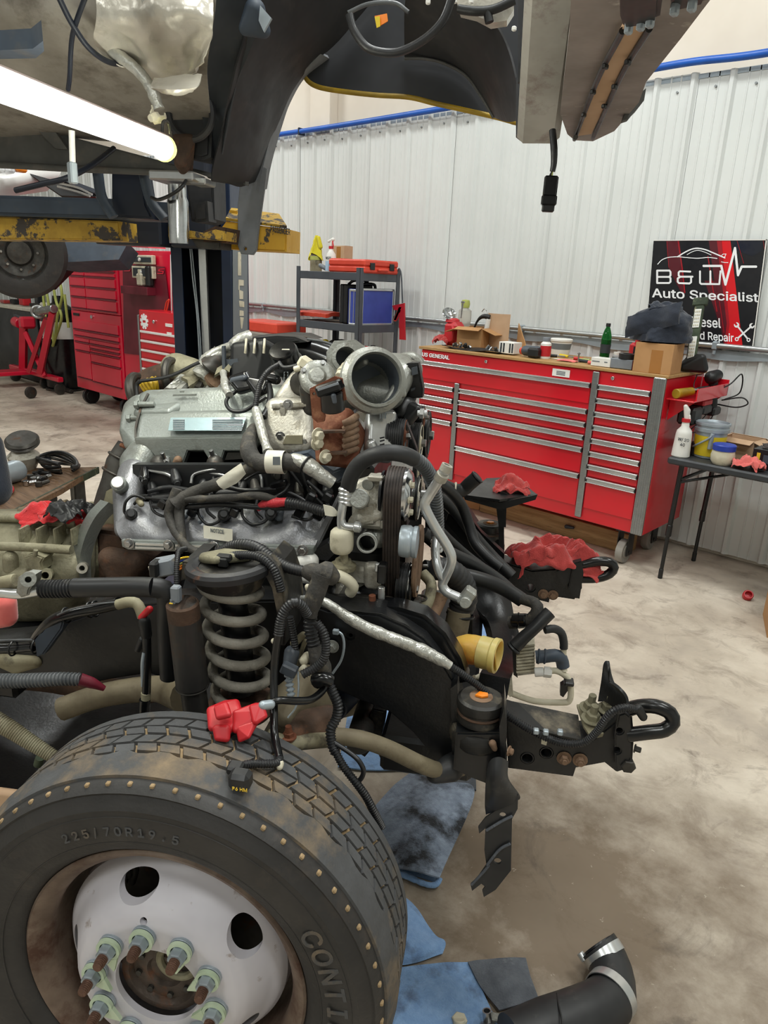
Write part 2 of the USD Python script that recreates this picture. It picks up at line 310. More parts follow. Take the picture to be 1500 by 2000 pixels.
m_('silver_wrap', 'c3c3bd', 'a2a29b', rough=.33, metal=.5, scale=22, c3='7c786a', s3=20, lo3=.55, hi3=.75, bump=.9, bscale=70)
m_('heat_foil', 'cfcbc0', 'b3aea2', rough=.34, metal=.35, scale=7, c3='8d8475', s3=9, lo3=.58, hi3=.85, bump=.5, bscale=40)
m_('floor_pan', '9a958c', '837e75', rough=.65, metal=.1, scale=5, c3='5d564c', s3=8, lo3=.52, hi3=.75, bump=.3, bscale=60)
m_('sill_grey', '565654', '484846', rough=.65, scale=6, c3='6a625a', s3=9, lo3=.55, hi3=.8, bump=.2)
m_('liner', '2c2d30', '222326', rough=.6, scale=5, c3='45423f', s3=8, lo3=.56, hi3=.85, bump=.15)
m_('firewall', '3a3f44', '2d3237', rough=.6, scale=4, c3='4a4640', s3=7, lo3=.58, hi3=.85)
m_('fender_dark', '23252a', '1d1f24', rough=.6, scale=5)
m_('yellow_edge', 'b08f1c', '8f7418', rough=.45, scale=9)
m_('lift_yellow', 'd8a72a', 'c99823', rough=.5, scale=6, c3='3c342c', s3=17, lo3=.6, hi3=.64, bump=.2)
m_('lift_worn', 'cda63a', 'b08c34', rough=.6, scale=9, c3='453f3a', s3=11, lo3=.5, hi3=.54, bump=.25)
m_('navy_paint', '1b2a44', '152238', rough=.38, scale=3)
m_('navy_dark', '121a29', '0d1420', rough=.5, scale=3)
m_('white_paint', 'e4e4e2', 'dadad8', rough=.3, scale=3, coat=.4)
m_('white_plastic', 'e6e5e0', 'dbdad4', rough=.5, scale=7)
m_('ivory', 'cfc9b4', 'bdb69f', rough=.55, scale=14, c3='8e8670', s3=20, lo3=.58, hi3=.75)
m_('paper', 'd9d6c8', 'cbc7b6', rough=.7, scale=20, c3='a89f8a', s3=18, lo3=.6, hi3=.75)
m_('grey_plastic', '80868d', '70767d', rough=.5, scale=10)
m_('slate_plastic', '4a5058', '3d434a', rough=.48, scale=10)
m_('label_silver', 'a9bfc4', '93aab2', rough=.3, metal=.35, scale=14, c3='dfeef0', s3=9, lo3=.52, hi3=.66)
m_('print_dark', '2d3338', rough=.6)
m_('print_grey', '6d7478', rough=.6)
m_('print_white', 'eef0f2', 'e6e8ea', rough=.5)
m_('print_black', '15161c', '101116', rough=.35, scale=3)
m_('print_navy', '141a2b', '10141f', rough=.35)
m_('print_red', 'e01420', 'c80f1a', rough=.35, scale=3)
m_('print_red_mid', '9b1220', rough=.35)
m_('print_red_dim', '54131f', rough=.35)
m_('sign_edge', 'e9e7e2', rough=.5)
m_('wood_top', 'b48f5c', 'a17c4b', rough=.55, scale=6, stretch=(1, 14, 14), c3='6d5336', s3=13, lo3=.56, hi3=.75, bump=.2)
m_('timber', 'a5865a', '8f7048', rough=.75, scale=4, stretch=(1, 14, 14), c3='5d4730', s3=9, lo3=.58, hi3=.72, bump=.3)
m_('board_wood', '7a5c40', '634a33', rough=.72, scale=5, stretch=(1, 9, 9), c3='3c3128', s3=9, lo3=.54, hi3=.7, bump=.3)
m_('board_green', '3e4b34', '2d3728', rough=.7, scale=14, c3='8a8468', s3=18, lo3=.6, hi3=.68)
m_('cardboard', 'b68a5c', 'a87d50', rough=.85, scale=5, rvar=.05)
m_('card_light', 'c5a587', 'b99878', rough=.85, scale=5, rvar=.05)
m_('card_tape', 'a9743c', 'a06c36', rough=.4, scale=7)
m_('rag_red', 'b8403c', 'a53432', rough=.95, scale=25, c3='862a2c', s3=14, lo3=.56, hi3=.75, sheen=.3, bump=.5, bscale=260)
m_('rag_bright', 'c62a2e', 'b32026', rough=.95, scale=25, sheen=.3, bump=.5, bscale=260)
m_('rag_coral', 'e0716b', 'd4625e', rough=.95, scale=18, sheen=.3)
m_('cloth_navy', '262d3b', '1f2531', rough=.95, scale=8, sheen=.25, bump=.4, bscale=200)
m_('pad_blue', '86a8d2', '7699c6', rough=.97, scale=40, c3='4b5870', s3=8, lo3=.54, hi3=.72, sheen=.2, bump=.6, bscale=230)
m_('pad_soiled', '98a6ba', '7c899c', rough=.97, scale=30, c3='23262c', s3=6, lo3=.47, hi3=.62, sheen=.2, bump=.6, bscale=230)
m_('pad_grey', '63676e', '51555c', rough=.95, scale=24, c3='8a8d90', s3=10, lo3=.6, hi3=.75, bump=.6, bscale=230)
m_('shelf_grey', '4a4e55', '40444a', rough=.4, scale=6)
m_('shelf_board', '6f6256', '5e5247', rough=.8, scale=10)
m_('blue_case', '3a4aa0', '323f8c', rough=.5, scale=5)
m_('blue_hose', '1f5fc0', '1a54ad', rough=.4, scale=5)
m_('conduit', 'b6b9b9', 'a2a5a5', rough=.35, metal=.75, scale=6)
m_('yellow_plastic', 'e2c62a', 'd4b820', rough=.45, scale=6)
m_('yellow_cloth', 'd8cc2c', 'c6b91e', rough=.9, scale=12, sheen=.3)
m_('elbow_amber', 'd9ad55', 'cf9e40', rough=.38, scale=9, c3='b0803a', s3=8, lo3=.55, hi3=.75, sss=.25)
m_('elbow_amber_pale', 'dfc27c', 'd3b468', rough=.38, scale=9, sss=.25)
m_('red_tape', 'c5323c', 'b1232e', rough=.5, scale=22, bump=.5)
m_('grease_tan', '8f8a72', '776f58', rough=.7, scale=18, c3='4a4338', s3=20, lo3=.55, hi3=.7)
m_('tan_pipe', '7d735d', '665c49', rough=.65, metal=.1, scale=9, c3='5d5340', s3=14, lo3=.56, hi3=.72, bump=.25)
m_('wheel_grey', '9a968f', '87837c', rough=.7, scale=9)
m_('blue_lid', '1f3fa8', '1a3696', rough=.4, scale=6)
m_('galvanized', 'a9b3ba', '97a2aa', rough=.4, metal=.4, scale=6)
m_('table_black', '33363a', '2a2d30', rough=.55, scale=8)
m_('orange_lens', 'f08a20', 'e87c18', rough=.25, scale=5)
m_('hose_green', 'b4bb62', 'a0a854', rough=.5, scale=8)
m_('label_yellow', 'e3bd2c', rough=.5)
m_('label_purple', '3b2a78', rough=.5)
m_('bluegrey_coat', '3f4a57', '333c48', rough=.55, scale=5, c3='55524e', s3=9, lo3=.56, hi3=.8)
m_('glove_dark', '4a4442', '3a3534', rough=.9, scale=16)
M['clear_plastic'] = mat('clear_plastic', 'e9e6dc', rough=.2, trans=.75, ior=1.3, rvar=0)
M['green_bottle'] = mat('green_bottle', '2f9a4a', rough=.08, trans=.85, ior=1.35, rvar=0)
M['green_drink'] = mat('green_drink', '1f5a2a', rough=.15, trans=.25, ior=1.33, rvar=0)
M['lens_clear'] = mat('lens_clear', 'eef0f2', rough=.08, trans=.6, ior=1.4, rvar=0)
M['tube_glow'] = glow('tube_glow', 'fffff0', 60.)
m_('lip_grey', '7f8286', '6d7074', rough=.6, scale=8)
m_('tower_rust', '26262a', '1b1b1d', rough=.5, scale=7, c3='6d4630', s3=10, lo3=.53, hi3=.6, bump=.3)

# concrete slab: worn beige, brown oil stain round the truck's nose, tracked dirt
def floor_material():
    n = {'g': ('geometry', {}), 'p': ('principled_bsdf', {'roughness': .55, 'specular_ior_level': .4}),
         'a': ('noise_texture', {'scale': 1.6, 'detail': 8., 'roughness': .62}), 'ra': ('rgb_ramp', {'ramp': [(.3, srgb('a0958a')), (.45, srgb('bbaf9f')), (.6, srgb('d0c5b5')), (.75, srgb('dbd2c4'))]}),
         'b': ('noise_texture', {'scale': 5.5, 'detail': 8., 'roughness': .7, 'distortion': .8}), 'mb': ('map_range', {'from_min': .5, 'from_max': .68, 'to_max': .6, 'clamp': True}), 'xb': ('mix_color', {'b': srgb('83766a')}),
         'v': ('mapping', {'scale': (1/.95, 1/.95, 1.), 'location': (.72/.95, -1.55/.95, 0)}), 'gr': ('gradient_texture', {'gradient_type': 'spherical'}), 'sn': ('noise_texture', {'scale': 4.2, 'detail': 8., 'roughness': .68}),
         'sm': ('math', {'math_type': 'multiply_add', 'value2': 1.5, 'value3': -.83}), 'sa': ('math', {'math_type': 'add'}), 'ms': ('map_range', {'from_min': .0, 'from_max': .7, 'to_max': .85, 'clamp': True}), 'xs': ('mix_color', {'b': srgb('66543f')}),
         'c': ('noise_texture', {'scale': 34., 'detail': 4., 'roughness': .7}), 'mc': ('map_range', {'from_min': .66, 'from_max': .74, 'to_max': .5, 'clamp': True}), 'xc': ('mix_color', {'b': srgb('ddd3c2')}),
         'd': ('noise_texture', {'scale': 2.3, 'detail': 7., 'roughness': .7, 'distortion': 1.5}), 'md': ('map_range', {'from_min': .58, 'from_max': .68, 'to_max': .55, 'clamp': True}), 'xd': ('mix_color', {'b': srgb('594e44')}),
         'bu': ('bump', {'strength': .15, 'distance': .003}), 'rr': ('map_range', {'from_min': .3, 'from_max': .7, 'to_min': .42, 'to_max': .68})}
    L = [('g.position', 'a.vector'), ('g.position', 'b.vector'), ('g.position', 'v.vector'), ('g.position', 'c.vector'), ('g.position', 'd.vector'), ('g.position', 'sn.vector'), ('a.fac', 'ra.fac'), ('b.fac', 'mb.value'), ('mb.result', 'xb.fac'), ('ra.color', 'xb.a'),
         ('v.vector', 'gr.vector'), ('sn.fac', 'sm.value1'), ('gr.fac', 'sa.value1'), ('sm.value', 'sa.value2'), ('sa.value', 'ms.value'), ('ms.result', 'xs.fac'), ('xb.result', 'xs.a'),
         ('c.fac', 'mc.value'), ('mc.result', 'xc.fac'), ('xs.result', 'xc.a'), ('d.fac', 'md.value'), ('md.result', 'xd.fac'), ('xc.result', 'xd.a'), ('xd.result', 'p.base_color'), ('c.fac', 'bu.height'), ('bu.normal', 'p.normal'), ('a.fac', 'rr.value'), ('rr.result', 'p.roughness')]
    return usdkit.material(stage, '/World/Looks/concrete', n, L, surface='p.BSDF')
M['concrete'] = floor_material()

# ------------------------------------------------------------------ the room
WY = 4.77                                    # inside face of the back wall
X0, X1, Y0, ZC = -15.0, 4.2, -6.5, 5.2
structure('floor', bx(X0-.2, X1+.2, Y0-.2, WY+.3, -.15, 0, .001), M['concrete'])
structure('ceiling', bx(X0-.2, X1+.2, Y0-.2, WY+.3, ZC, ZC+.1, .001), M['ceiling_white'])
structure('wall_left', bx(X0-.15, X0, Y0, WY+.3, 0, ZC, .001), M['white_panel'])
structure('wall_right', bx(X1, X1+.15, Y0, WY+.3, 0, ZC, .001), M['white_panel'])
structure('wall_front', bx(X0-.2, X1+.2, Y0-.15, Y0, 0, ZC, .001), M['white_panel'])
wall = structure('wall_back', bx(X0, X1, WY+.05, WY+.12, 0, ZC, .001), M['cream_wall'])
wall = '/World/wall_back'; _loc[wall] = (np.zeros(3), 0)
def panel_mesh(x0, x1, z0, z1, y, rib=.225, h=.02):
    pts = []; x = x0
    while x < x1-.01:
        for dx, dy in ((0, 0), (.052, 0), (.055, .004), (.061, .004), (.064, 0), (.112, 0), (.115, .004), (.121, .004), (.124, 0), (.172, 0), (.186, h), (.206, h), (.22, 0)): pts.append((x+dx, y-dy))
        x += rib
    pts.append((x1, y)); p = A(pts); k = len(p)
    v = np.vstack([np.c_[p, np.full(k, z0)], np.c_[p, np.full(k, z1)]]); i = np.arange(k-1)
    return TM(v, np.vstack([np.stack([i, i+1, i+1+k], 1), np.stack([i, i+1+k, i+k], 1)]))
PX = -2.7-.196+.9*8                          # ribs fall where the photograph's do
for k in range(20):
    x1 = PX-.9*k
    if x1 < X0+.9: break
    obj('panel', panel_mesh(x1-.9, x1, .035, 2.875+.008*((k*7) % 3-1), WY-.003*(k % 2)), M['white_panel'], wall, smooth=False)
obj('screw', [cyl((PX-.225*k-.12, WY+.005, 2.79-.006*(k % 3)), (PX-.225*k-.12, WY-.012, 2.79-.006*(k % 3)), .007, n=8) for k in range(56)], M['brushed_alu'], wall, kind='stuff')
obj('post', [bx(-5.42, -5.16, WY-.045, WY+.05, 2.88, ZC, .004)], M['cream_wall'], wall)
obj('top_angle', bx(X0, X1, WY-.004, WY+.05, 2.84, 2.868, .002), M['galvanized'], wall)

# blue air line above the panels and the conduit at bench height
hz = [(-6.6, 2.872), (-5.83, 2.87), (-5.0, 2.868), (-3.84, 2.876), (-3.0, 2.895), (-2.12, 2.92), (-1.6, 2.905), (-.6, 2.93)]
t = thing('air_hose', 'bright blue hose strung along the top edge of the ribbed wall', 'hose', (-3.6, WY-.06, 2.87))
obj('hose', tube([(x, WY-.07, z) for x, z in hz], .021, n=14), M['blue_hose'], t)
for x, z in ((-5.52, 2.868), (-2.9, 2.897)): obj('tie', rbox((x, WY-.055, z), (.02, .075, .06), .006), M['navy_paint'], t)
t = thing('conduit', 'long grey metal conduit fixed along the wall at bench height', 'pipe', (-3.5, WY-.05, 1.33))
obj('pipe', cyl((-9.5, WY-.05, 1.345), (X1-.3, WY-.05, 1.33), .017, n=14), M['conduit'], t)
for x in (-6.1, -4.55, -3.02, -1.62, -.3): obj('clip', [rbox((x, WY-.045, 1.337), (.03, .05, .05), .006), cyl((x, WY-.05, 1.31), (x, WY-.05, 1.285), .01, n=10)], M['galvanized'], t)
t = thing('wall_trim', 'crinkled silver foil strip showing beneath the conduit on the wall', 'trim strip', (-3.5, WY-.01, 1.25), kind='structure')
obj('foil', skin([[(x, WY-.024, 1.31), (x, WY-.03, 1.262+.012*math.sin(x*9))] for x in np.arange(-8.9, X1-.4, .11)], .002, 2, .006, 30, 4), M['galvanized'], t)

# ------------------------------------------------------------------ the sign
SY = WY-.03
def sg(cx, cy, off): return KW(1270+cx/6.522, 450+cy/6.522, SY-off)
sign = thing('wall_sign', 'black and red garage sign with white car outline and lettering', 'sign', KW(1375, 580, SY))
C4 = [sg(44, 122, 0), sg(1488, 114, 0), sg(1305, 1545, 0), sg(-60, 1440, 0)]
obj('board', plate(C4, .012, toward=(0, 1, 0)), M['print_black'], sign)
obj('edge', [plate([a, b, b+A([0, 0, 0])+(c-b)*.008, a+(d-a)*.008], .004, toward=(0, -1, 0)) for a, b, c, d in ((C4[0], C4[1], C4[2], C4[3]), (C4[1], C4[2], C4[3], C4[0]))], M['sign_edge'], sign)
BOARD = Polygon([(46, 126), (1484, 118), (1303, 1541), (-58, 1436)])
def printed(name, g, m, off=.0006):
    g = g.intersection(BOARD)
    L = [trimesh.creation.extrude_polygon(q, 1, engine='earcut') for q in getattr(g, 'geoms', [g]) if q.geom_type == 'Polygon' and q.area > 1]
    me = cat(L); obj(name, TM([sg(v[0], v[1], off+v[2]*.0006) for v in me.vertices], me.faces[:, ::-1]), m, sign, smooth=False)
printed('red_band', Polygon([(905, 100), (1018, 100), (1185, 1550), (960, 1550), (1010, 1200)]), M['print_red'], .0004)
printed('red_band', unary_union([Polygon([(845, 100), (907, 100), (1010, 1200), (962, 1550), (930, 1550), (975, 1190)])]), M['print_red_mid'], .0004)
printed('red_band', unary_union([Polygon([(740, 100), (847, 100), (976, 1190), (940, 1500)]), Polygon([(205, 100), (370, 100), (450, 800), (400, 800), (240, 500)]), Polygon([(690, 640), (820, 640), (960, 1330), (930, 1330)])]), M['print_red_dim'], .0003)
for P, w in (([(350, 100), (410, 500), (440, 790)], 16), ([(208, 100), (236, 470)], 6), ([(735, 330), (800, 760), (850, 1030)], 14), ([(880, 900), (940, 1300)], 9), ([(1100, 110), (1190, 420)], 6), ([(1435, 100), (1460, 260)], 5)): printed('red_streak', stroke(P, w), M['print_red_mid'], .0009)
printed('blue_shade', Polygon([(1022, 110), (1440, 110), (1420, 260), (1300, 330), (1080, 250)]), M['print_navy'], .0003)
def cr2(P, n=10): return [tuple(q[:2]) for q in spline([(x, y, 0) for x, y in P], 8)[0]]
car = [stroke(cr2([(95, 430), (150, 375), (230, 345), (350, 335), (450, 345), (600, 355), (740, 345), (850, 357)]), 11), stroke(cr2([(350, 335), (430, 285), (520, 242), (600, 228), (700, 245), (800, 285), (950, 350)]), 17),
       stroke(cr2([(470, 308), (540, 270), (610, 255), (690, 275), (775, 312)]), 9), stroke([(905, 325), (925, 303), (965, 300), (945, 350)], 9), stroke([(905, 400), (940, 408), (990, 410)], 9)]
pulse = stroke([(680, 452), (905, 452), (958, 690), (1080, 225), (1118, 570), (1165, 462), (1348, 462)], 30)
bee = unary_union([stroke([(88, 668), (88, 512), (245, 512), (258, 530), (258, 575), (240, 592), (100, 592)], 24), stroke([(240, 592), (258, 608), (258, 655), (240, 670), (88, 670)], 24)])
amp = unary_union([stroke([(510, 525), (378, 520), (362, 535), (362, 575), (380, 590), (500, 590), (538, 590)], 24), stroke([(380, 592), (350, 612), (350, 655), (368, 672), (500, 676), (520, 660), (520, 592)], 24)])
dub = stroke([(634, 522), (634, 668), (650, 682), (880, 684), (895, 520)], 24).union(stroke([(766, 520), (766, 680)], 24))
printed('emblem', unary_union(car+[pulse]), M['print_white'], .0014)
printed('lettering', unary_union([bee, amp, dub]), M['print_white'], .0014)
def sign_text(s, x0, y0, x1, y1, h, bold=True):
    me = meshkit.text_mesh(s, 1., .5, bold); v = me.vertices; w = np.ptp(v[:, 0]); ex = A([x1-x0, y1-y0])/w; q = v[:, :1]*ex + np.outer(v[:, 1], [-.02*h, -h])+A([x0, y0])
    obj('lettering', TM([sg(a, b, .0014+.0006*z) for (a, b), z in zip(q, v[:, 2])], me.faces), M['print_white'], sign, smooth=False)
sign_text('Auto Specialist', 18, 848, 1372, 910, 108)
sign_text('Diesel', 505, 1215, 890, 1240, 118)
sign_text('and Repair', 500, 1375, 1060, 1418, 98)
def spanner(p, q):
    p, q = A(p, float), A(q, float); d = unit(q-p); n = A([-d[1], d[0]])
    head = Point(*p).buffer(34).difference(Polygon([p-d*60+n*15, p-d*60-n*15, p+d*4-n*13, p+d*4+n*13]))
    return unary_union([head, stroke([p+d*26, q], 22), Point(*q).buffer(26)]).difference(Point(*q).buffer(12))
printed('crossed_spanners', unary_union([spanner((1100, 1205), (1252, 1395)), spanner((1295, 1215), (1102, 1385))]), M['print_white'], .0016)
# lamps under the roof
for k, (x, y) in enumerate(LAMP_SPOTS):
    l = UsdLux.RectLight.Define(stage, f'/World/roof_lamp_{k:03d}'); l.CreateWidthAttr(1.2); l.CreateHeightAttr(.45)
    l.CreateIntensityAttr(LAMP_POWER); l.CreateColorAttr(Gf.Vec3f(.965, 1., .98)); l.AddTranslateOp().Set(Gf.Vec3d(x, y, LAMP_Z))
# ------------------------------------------------------------------ small makers
def bottle(name, label, category, c, prof, m, parts=(), group=None, n=24):
    """Upright turned vessel: prof from the base up; parts = (name, profile, material) turned about the same axis."""
    t = thing(name, label, category, c, group); obj('body', lathe(c, (0, 0, 1), prof, n), m, t)
    for nm, pr, mm in parts: obj(nm, lathe(c, (0, 0, 1), pr, n), mm, t)
    return t
def carton(name, label, c, s, rz, m=None, flaps=False, tape=True, category='box'):
    """Closed or open-topped cardboard box, base centre c, size s, turned rz."""
    m = m or M['cardboard']; t = thing(name, label, category, c, rz=0); w, d, h = s; ca, sa = math.cos(rz), math.sin(rz); R = A([[ca, -sa, 0], [sa, ca, 0], [0, 0, 1.]]); c = np.asarray(c, float)
    def b(x, y, z, sx, sy, sz, e=.0015, Q=I3): return rbox(c+R@A([x, y, z]), (sx, sy, sz), e, R@Q)
    def tilt(ax, a):
        q = math.cos(a), math.sin(a); return A([[1, 0, 0], [0, q[0], -q[1]], [0, q[1], q[0]]]) if ax == 0 else A([[q[0], 0, q[1]], [0, 1, 0], [-q[1], 0, q[0]]])
    k = .004
    obj('wall', [b(0, -d/2+k/2, h/2, w, k, h), b(0, d/2-k/2, h/2, w, k, h), b(-w/2+k/2, 0, h/2, k, d-2*k, h), b(w/2-k/2, 0, h/2, k, d-2*k, h), b(0, 0, k/2, w-2*k, d-2*k, k)], m, t, label='four walls and bottom of the carton')
    if flaps:
        for sgn, a in ((-1, .55), (1, .5)):
            obj('flap', b(0, sgn*(d/2+.5*d*.36*math.cos(a)), h+.5*d*.36*math.sin(a)*(-.3), w, d*.36, k, Q=tilt(0, -sgn*.3)), m, t)
            obj('flap', b(sgn*(w/2+.055*math.cos(a)), 0, h-.02, .12, d*.95, k, Q=tilt(1, sgn*.33)), m, t)
    else:
        for sgn in (-1, 1): obj('flap', b(0, sgn*d/4, h+.001, w, d/2-.002, .003), m, t)
        if tape: obj('tape', [b(0, 0, h+.003, w*.999, .045, .0012, .0004), b(w*0.05, -d/2-.0005, h*.72, .05, .0012, h*.5, .0004)] if tape != 2 else [b(.02, -d/2-.0006, h*.4, w*.3, .0012, h*.78, .0004)], M['card_tape'], t)
    return t

# ------------------------------------------------------------------ big red tool chest by the wall
FY, CX0, CX1, CB, CT = 4.094, -3.445, -1.632, .231, 1.171
ch = thing('tool_chest', 'large red rolling tool chest with silver drawer handles and wooden top', 'tool chest', ((CX0+CX1)/2, FY+.28, 0))
obj('body', bx(CX0, CX1, FY, FY+.565, CB, CT, .006), M['red_paint'], ch)
obj('worktop', bx(CX0-.018, CX1+.012, FY-.014, FY+.575, CT+.001, CT+.02, .003), M['wood_top'], ch, label='wooden worktop')
def drawer(x0, x1, zt, zb):
    d = obj('drawer', bx(x0+.004, x1-.004, FY-.010, FY+.002, zb+.012, zt-.002, .002), M['red_paint'], ch)
    h = [bx(x0+.004, x1-.004, FY-.028, FY-.008, zt-.004, zt+.006, .002), bx(x0+.004, x1-.004, FY-.021, FY-.009, zt-.024, zt-.004, .003), bx(x0+.004, x1-.004, FY-.028, FY-.018, zt-.027, zt-.022, .002)]
    obj('handle', h, M['bright_alu'], d, label='silver full-width pull')
    obj('end_cap', [bx(x, x+.008, FY-.026, FY-.009, zt-.026, zt+.004, .002) for x in (x0+.002, x1-.010)], M['plastic_black'], d)
drawer(-3.435, -2.082, 1.09, .957)
for a, b in zip((.93, .848, .768, .69, .522), (.848, .768, .69, .522, .305)): drawer(-3.07, -2.082, a, b)
for a, b in zip((.93, .847, .771, .686), (.847, .771, .686, .305)): drawer(-3.435, -3.115, a, b)
rz_ = [1.088-.0822*k for k in range(8)]+[.305]
for a, b in zip(rz_[:-1], rz_[1:]): drawer(-2.035, -1.705, a, b)
obj('corner_trim', bx(-1.702, -1.630, FY-.02, FY+.001, CB+.004, CT+.004, .006), M['brushed_alu'], ch, label='wide brushed corner strip')
obj('corner_trim', [bx(-1.7+.014*k, -1.694+.014*k, FY-.0225, FY-.018, CB+.01, CT-.002, .001) for k in range(5)], M['brushed_alu'], ch)
obj('divider_trim', bx(-2.08, -2.037, FY-.02, FY+.001, .25, 1.165, .005), M['brushed_alu'], ch)
obj('divider_trim', bx(-3.113, -3.074, FY-.02, FY+.001, .27, .968, .005), M['brushed_alu'], ch)
for x, z in ((-2.869, 1.141), (-1.953, 1.138)): obj('lock', [cyl((x, FY, z), (x, FY-.012, z), .011, n=16), rbox((x, FY-.013, z), (.003, .003, .012), .001)], M['chrome'], ch)
obj('badge', words3('US GENERAL', (-3.435, FY-.003, 1.122), (1, 0, 0), (0, 0, 1), .026, .006, True, .25), M['print_white'], ch, label='raised silver maker lettering')
cd = obj('card', bx(-2.36, -2.238, FY-.006, FY-.001, 1.106, 1.152, .002), M['white_plastic'], ch, label='small white card')
obj('print', [bx(-2.33, -2.268, FY-.0068, FY-.005, z, z+.006, .0005) for z in (1.116, 1.125, 1.134)], M['print_grey'], cd)
def caster(px, py, parent, r=.077, w=.05):
    c = obj('caster', [lathe((px-w/2, py, r), (1, 0, 0), [(0, 0), (r*.6, 0), (r*.62, .004), (r*.94, .002), (r, .010), (r, w-.010), (r*.94, w-.002), (r*.62, w-.004), (r*.6, w), (0, w)], 28)], M['wheel_grey'], parent, label='grey rubber wheel')
    obj('fork', [bx(px-w/2-.012, px-w/2-.006, py-.03, py+.05, r*.7, CB-.015, .002), bx(px+w/2+.006, px+w/2+.012, py-.03, py+.05, r*.7, CB-.015, .002), bx(px-.05, px+.05, py-.05, py+.06, CB-.02, CB-.002, .003), cyl((px-w/2-.016, py, r), (px+w/2+.016, py, r), .009, n=12)], M['frame_black'], c)
for x in (-1.77, -3.32): caster(x, FY+.09, ch); caster(x, FY+.46, ch)
# tray hung on the chest's end, with what lies in it
tray = thing('side_tray', 'red metal tray hung on the end of the large tool chest', 'tray', (CX1+.08, FY+.3, 1.0))
obj('shelf', [bx(CX1+.003, CX1+.16, FY+.02, FY+.55, 1.055, 1.063, .002), bx(CX1+.152, CX1+.16, FY+.06, FY+.55, 1.06, 1.13, .002), bx(CX1+.003, CX1+.16, FY+.54, FY+.548, 1.06, 1.15, .002)], M['red_paint'], tray)
obj('bracket', [plate([(CX1+.004, y, 1.054), (CX1+.15, y, 1.054), (CX1+.004, y, .93)], .004, toward=(0, 1, 0)) for y in (FY+.08, FY+.5)], M['red_paint'], tray)
t = thing('heat_torch', 'brass-coloured barrel tool lying in the red side tray', 'torch', (CX1+.08, FY+.12, 1.07))
obj('barrel', cyl((CX1+.05, FY+.03, 1.092), (CX1+.085, FY+.17, 1.1), .028, .024), M['yellow_edge'], t)
obj('nozzle', cyl((CX1+.085, FY+.17, 1.1), (CX1+.1, FY+.24, 1.103), .02, .014), M['chrome'], t)
obj('grip', hull([((CX1+.1, FY+.24, 1.1), .022), ((CX1+.11, FY+.34, 1.095), .028)]), M['plastic_black'], t)
t = thing('battery_charger', 'black battery charger clipped below the red side tray', 'charger', (CX1+.09, FY+.2, .93))
obj('body', [rbox((CX1+.1, FY+.16, .965), (.1, .13, .1), .014), rbox((CX1+.1, FY+.3, .99), (.1, .14, .05), .012)], M['plastic_black'], t)
obj('battery', rbox((CX1+.1, FY+.31, 1.03), (.085, .14, .04), .01), M['red_plastic'], t)
t = thing('cordless_driver', 'black cordless driver resting on the far end of the red side tray', 'drill', (CX1+.1, FY+.44, 1.07))
obj('body', hull([((CX1+.08, FY+.46, 1.16), .04), ((CX1+.09, FY+.52, 1.17), .035)]), M['plastic_black'], t)
obj('handle', hull([((CX1+.085, FY+.49, 1.15), .026), ((CX1+.1, FY+.5, .98), .032)]), M['plastic_black'], t)
obj('battery', rbox((CX1+.1, FY+.5, .96), (.08, .12, .05), .01), M['plastic_black'], t)
t = thing('charger_cord', 'thin black cords looping off the end of the large tool chest', 'cord', (CX1+.15, FY+.5, 1.0))
obj('cord', tube([(CX1+.1, FY+.3, 1.07), (CX1+.17, FY+.5, 1.12), (CX1+.22, FY+.55, 1.19), (CX1+.22, FY+.58, 1.08), (CX1+.15, FY+.55, 1.03)], .004), M['plastic_black'], t)
obj('cord', tube([(CX1+.12, FY+.52, 1.0), (CX1+.24, FY+.5, 1.0), (CX1+.3, FY+.5, 1.03), (CX1+.26, FY+.5, 1.06), (CX1+.15, FY+.5, 1.03)], .004), M['plastic_black'], t)
obj('cord', tube([(CX1+.03, FY+.36, 1.18), (CX1+.05, FY+.3, 1.1), (CX1+.13, FY+.36, .98), (CX1+.09, FY+.2, .85), (CX1+.12, FY+.15, .79)], .003), M['plastic_black'], t)
obj('cord', tube([(CX1+.13, FY+.48, .95), (CX1+.1, FY+.4, .85), (CX1+.05, FY+.22, .83), (CX1+.14, FY+.1, .76)], .003), M['plastic_black'], t)

# timbers under the chest
t = single('timber_beam', bx(-2.99, -1.81, 4.335, 4.47, .001, .135, .004), M['timber'], 'long squared timber lying on the floor under the tool chest', 'timber')
single('knot_block', hull([((-2.25, 4.318, .08), .014), ((-2.2, 4.318, .085), .01)]), M['print_dark'], 'dark lump of dried grease on the timber under the chest', 'lump')
t = thing('flat_carton', 'flattened brown carton leaning at the left end of the timber', 'box', (-3.12, 4.36, 0))
obj('panel', [plate([(-3.22, 4.3, .002), (-3.01, 4.36, .002), (-3.01, 4.40, .19), (-3.2, 4.36, .23)], .006)], M['cardboard'], t)
obj('flap', [plate([(-3.22, 4.3, .002), (-3.35, 4.42, .002), (-3.33, 4.44, .16), (-3.2, 4.36, .23)], .006)], M['card_light'], t)

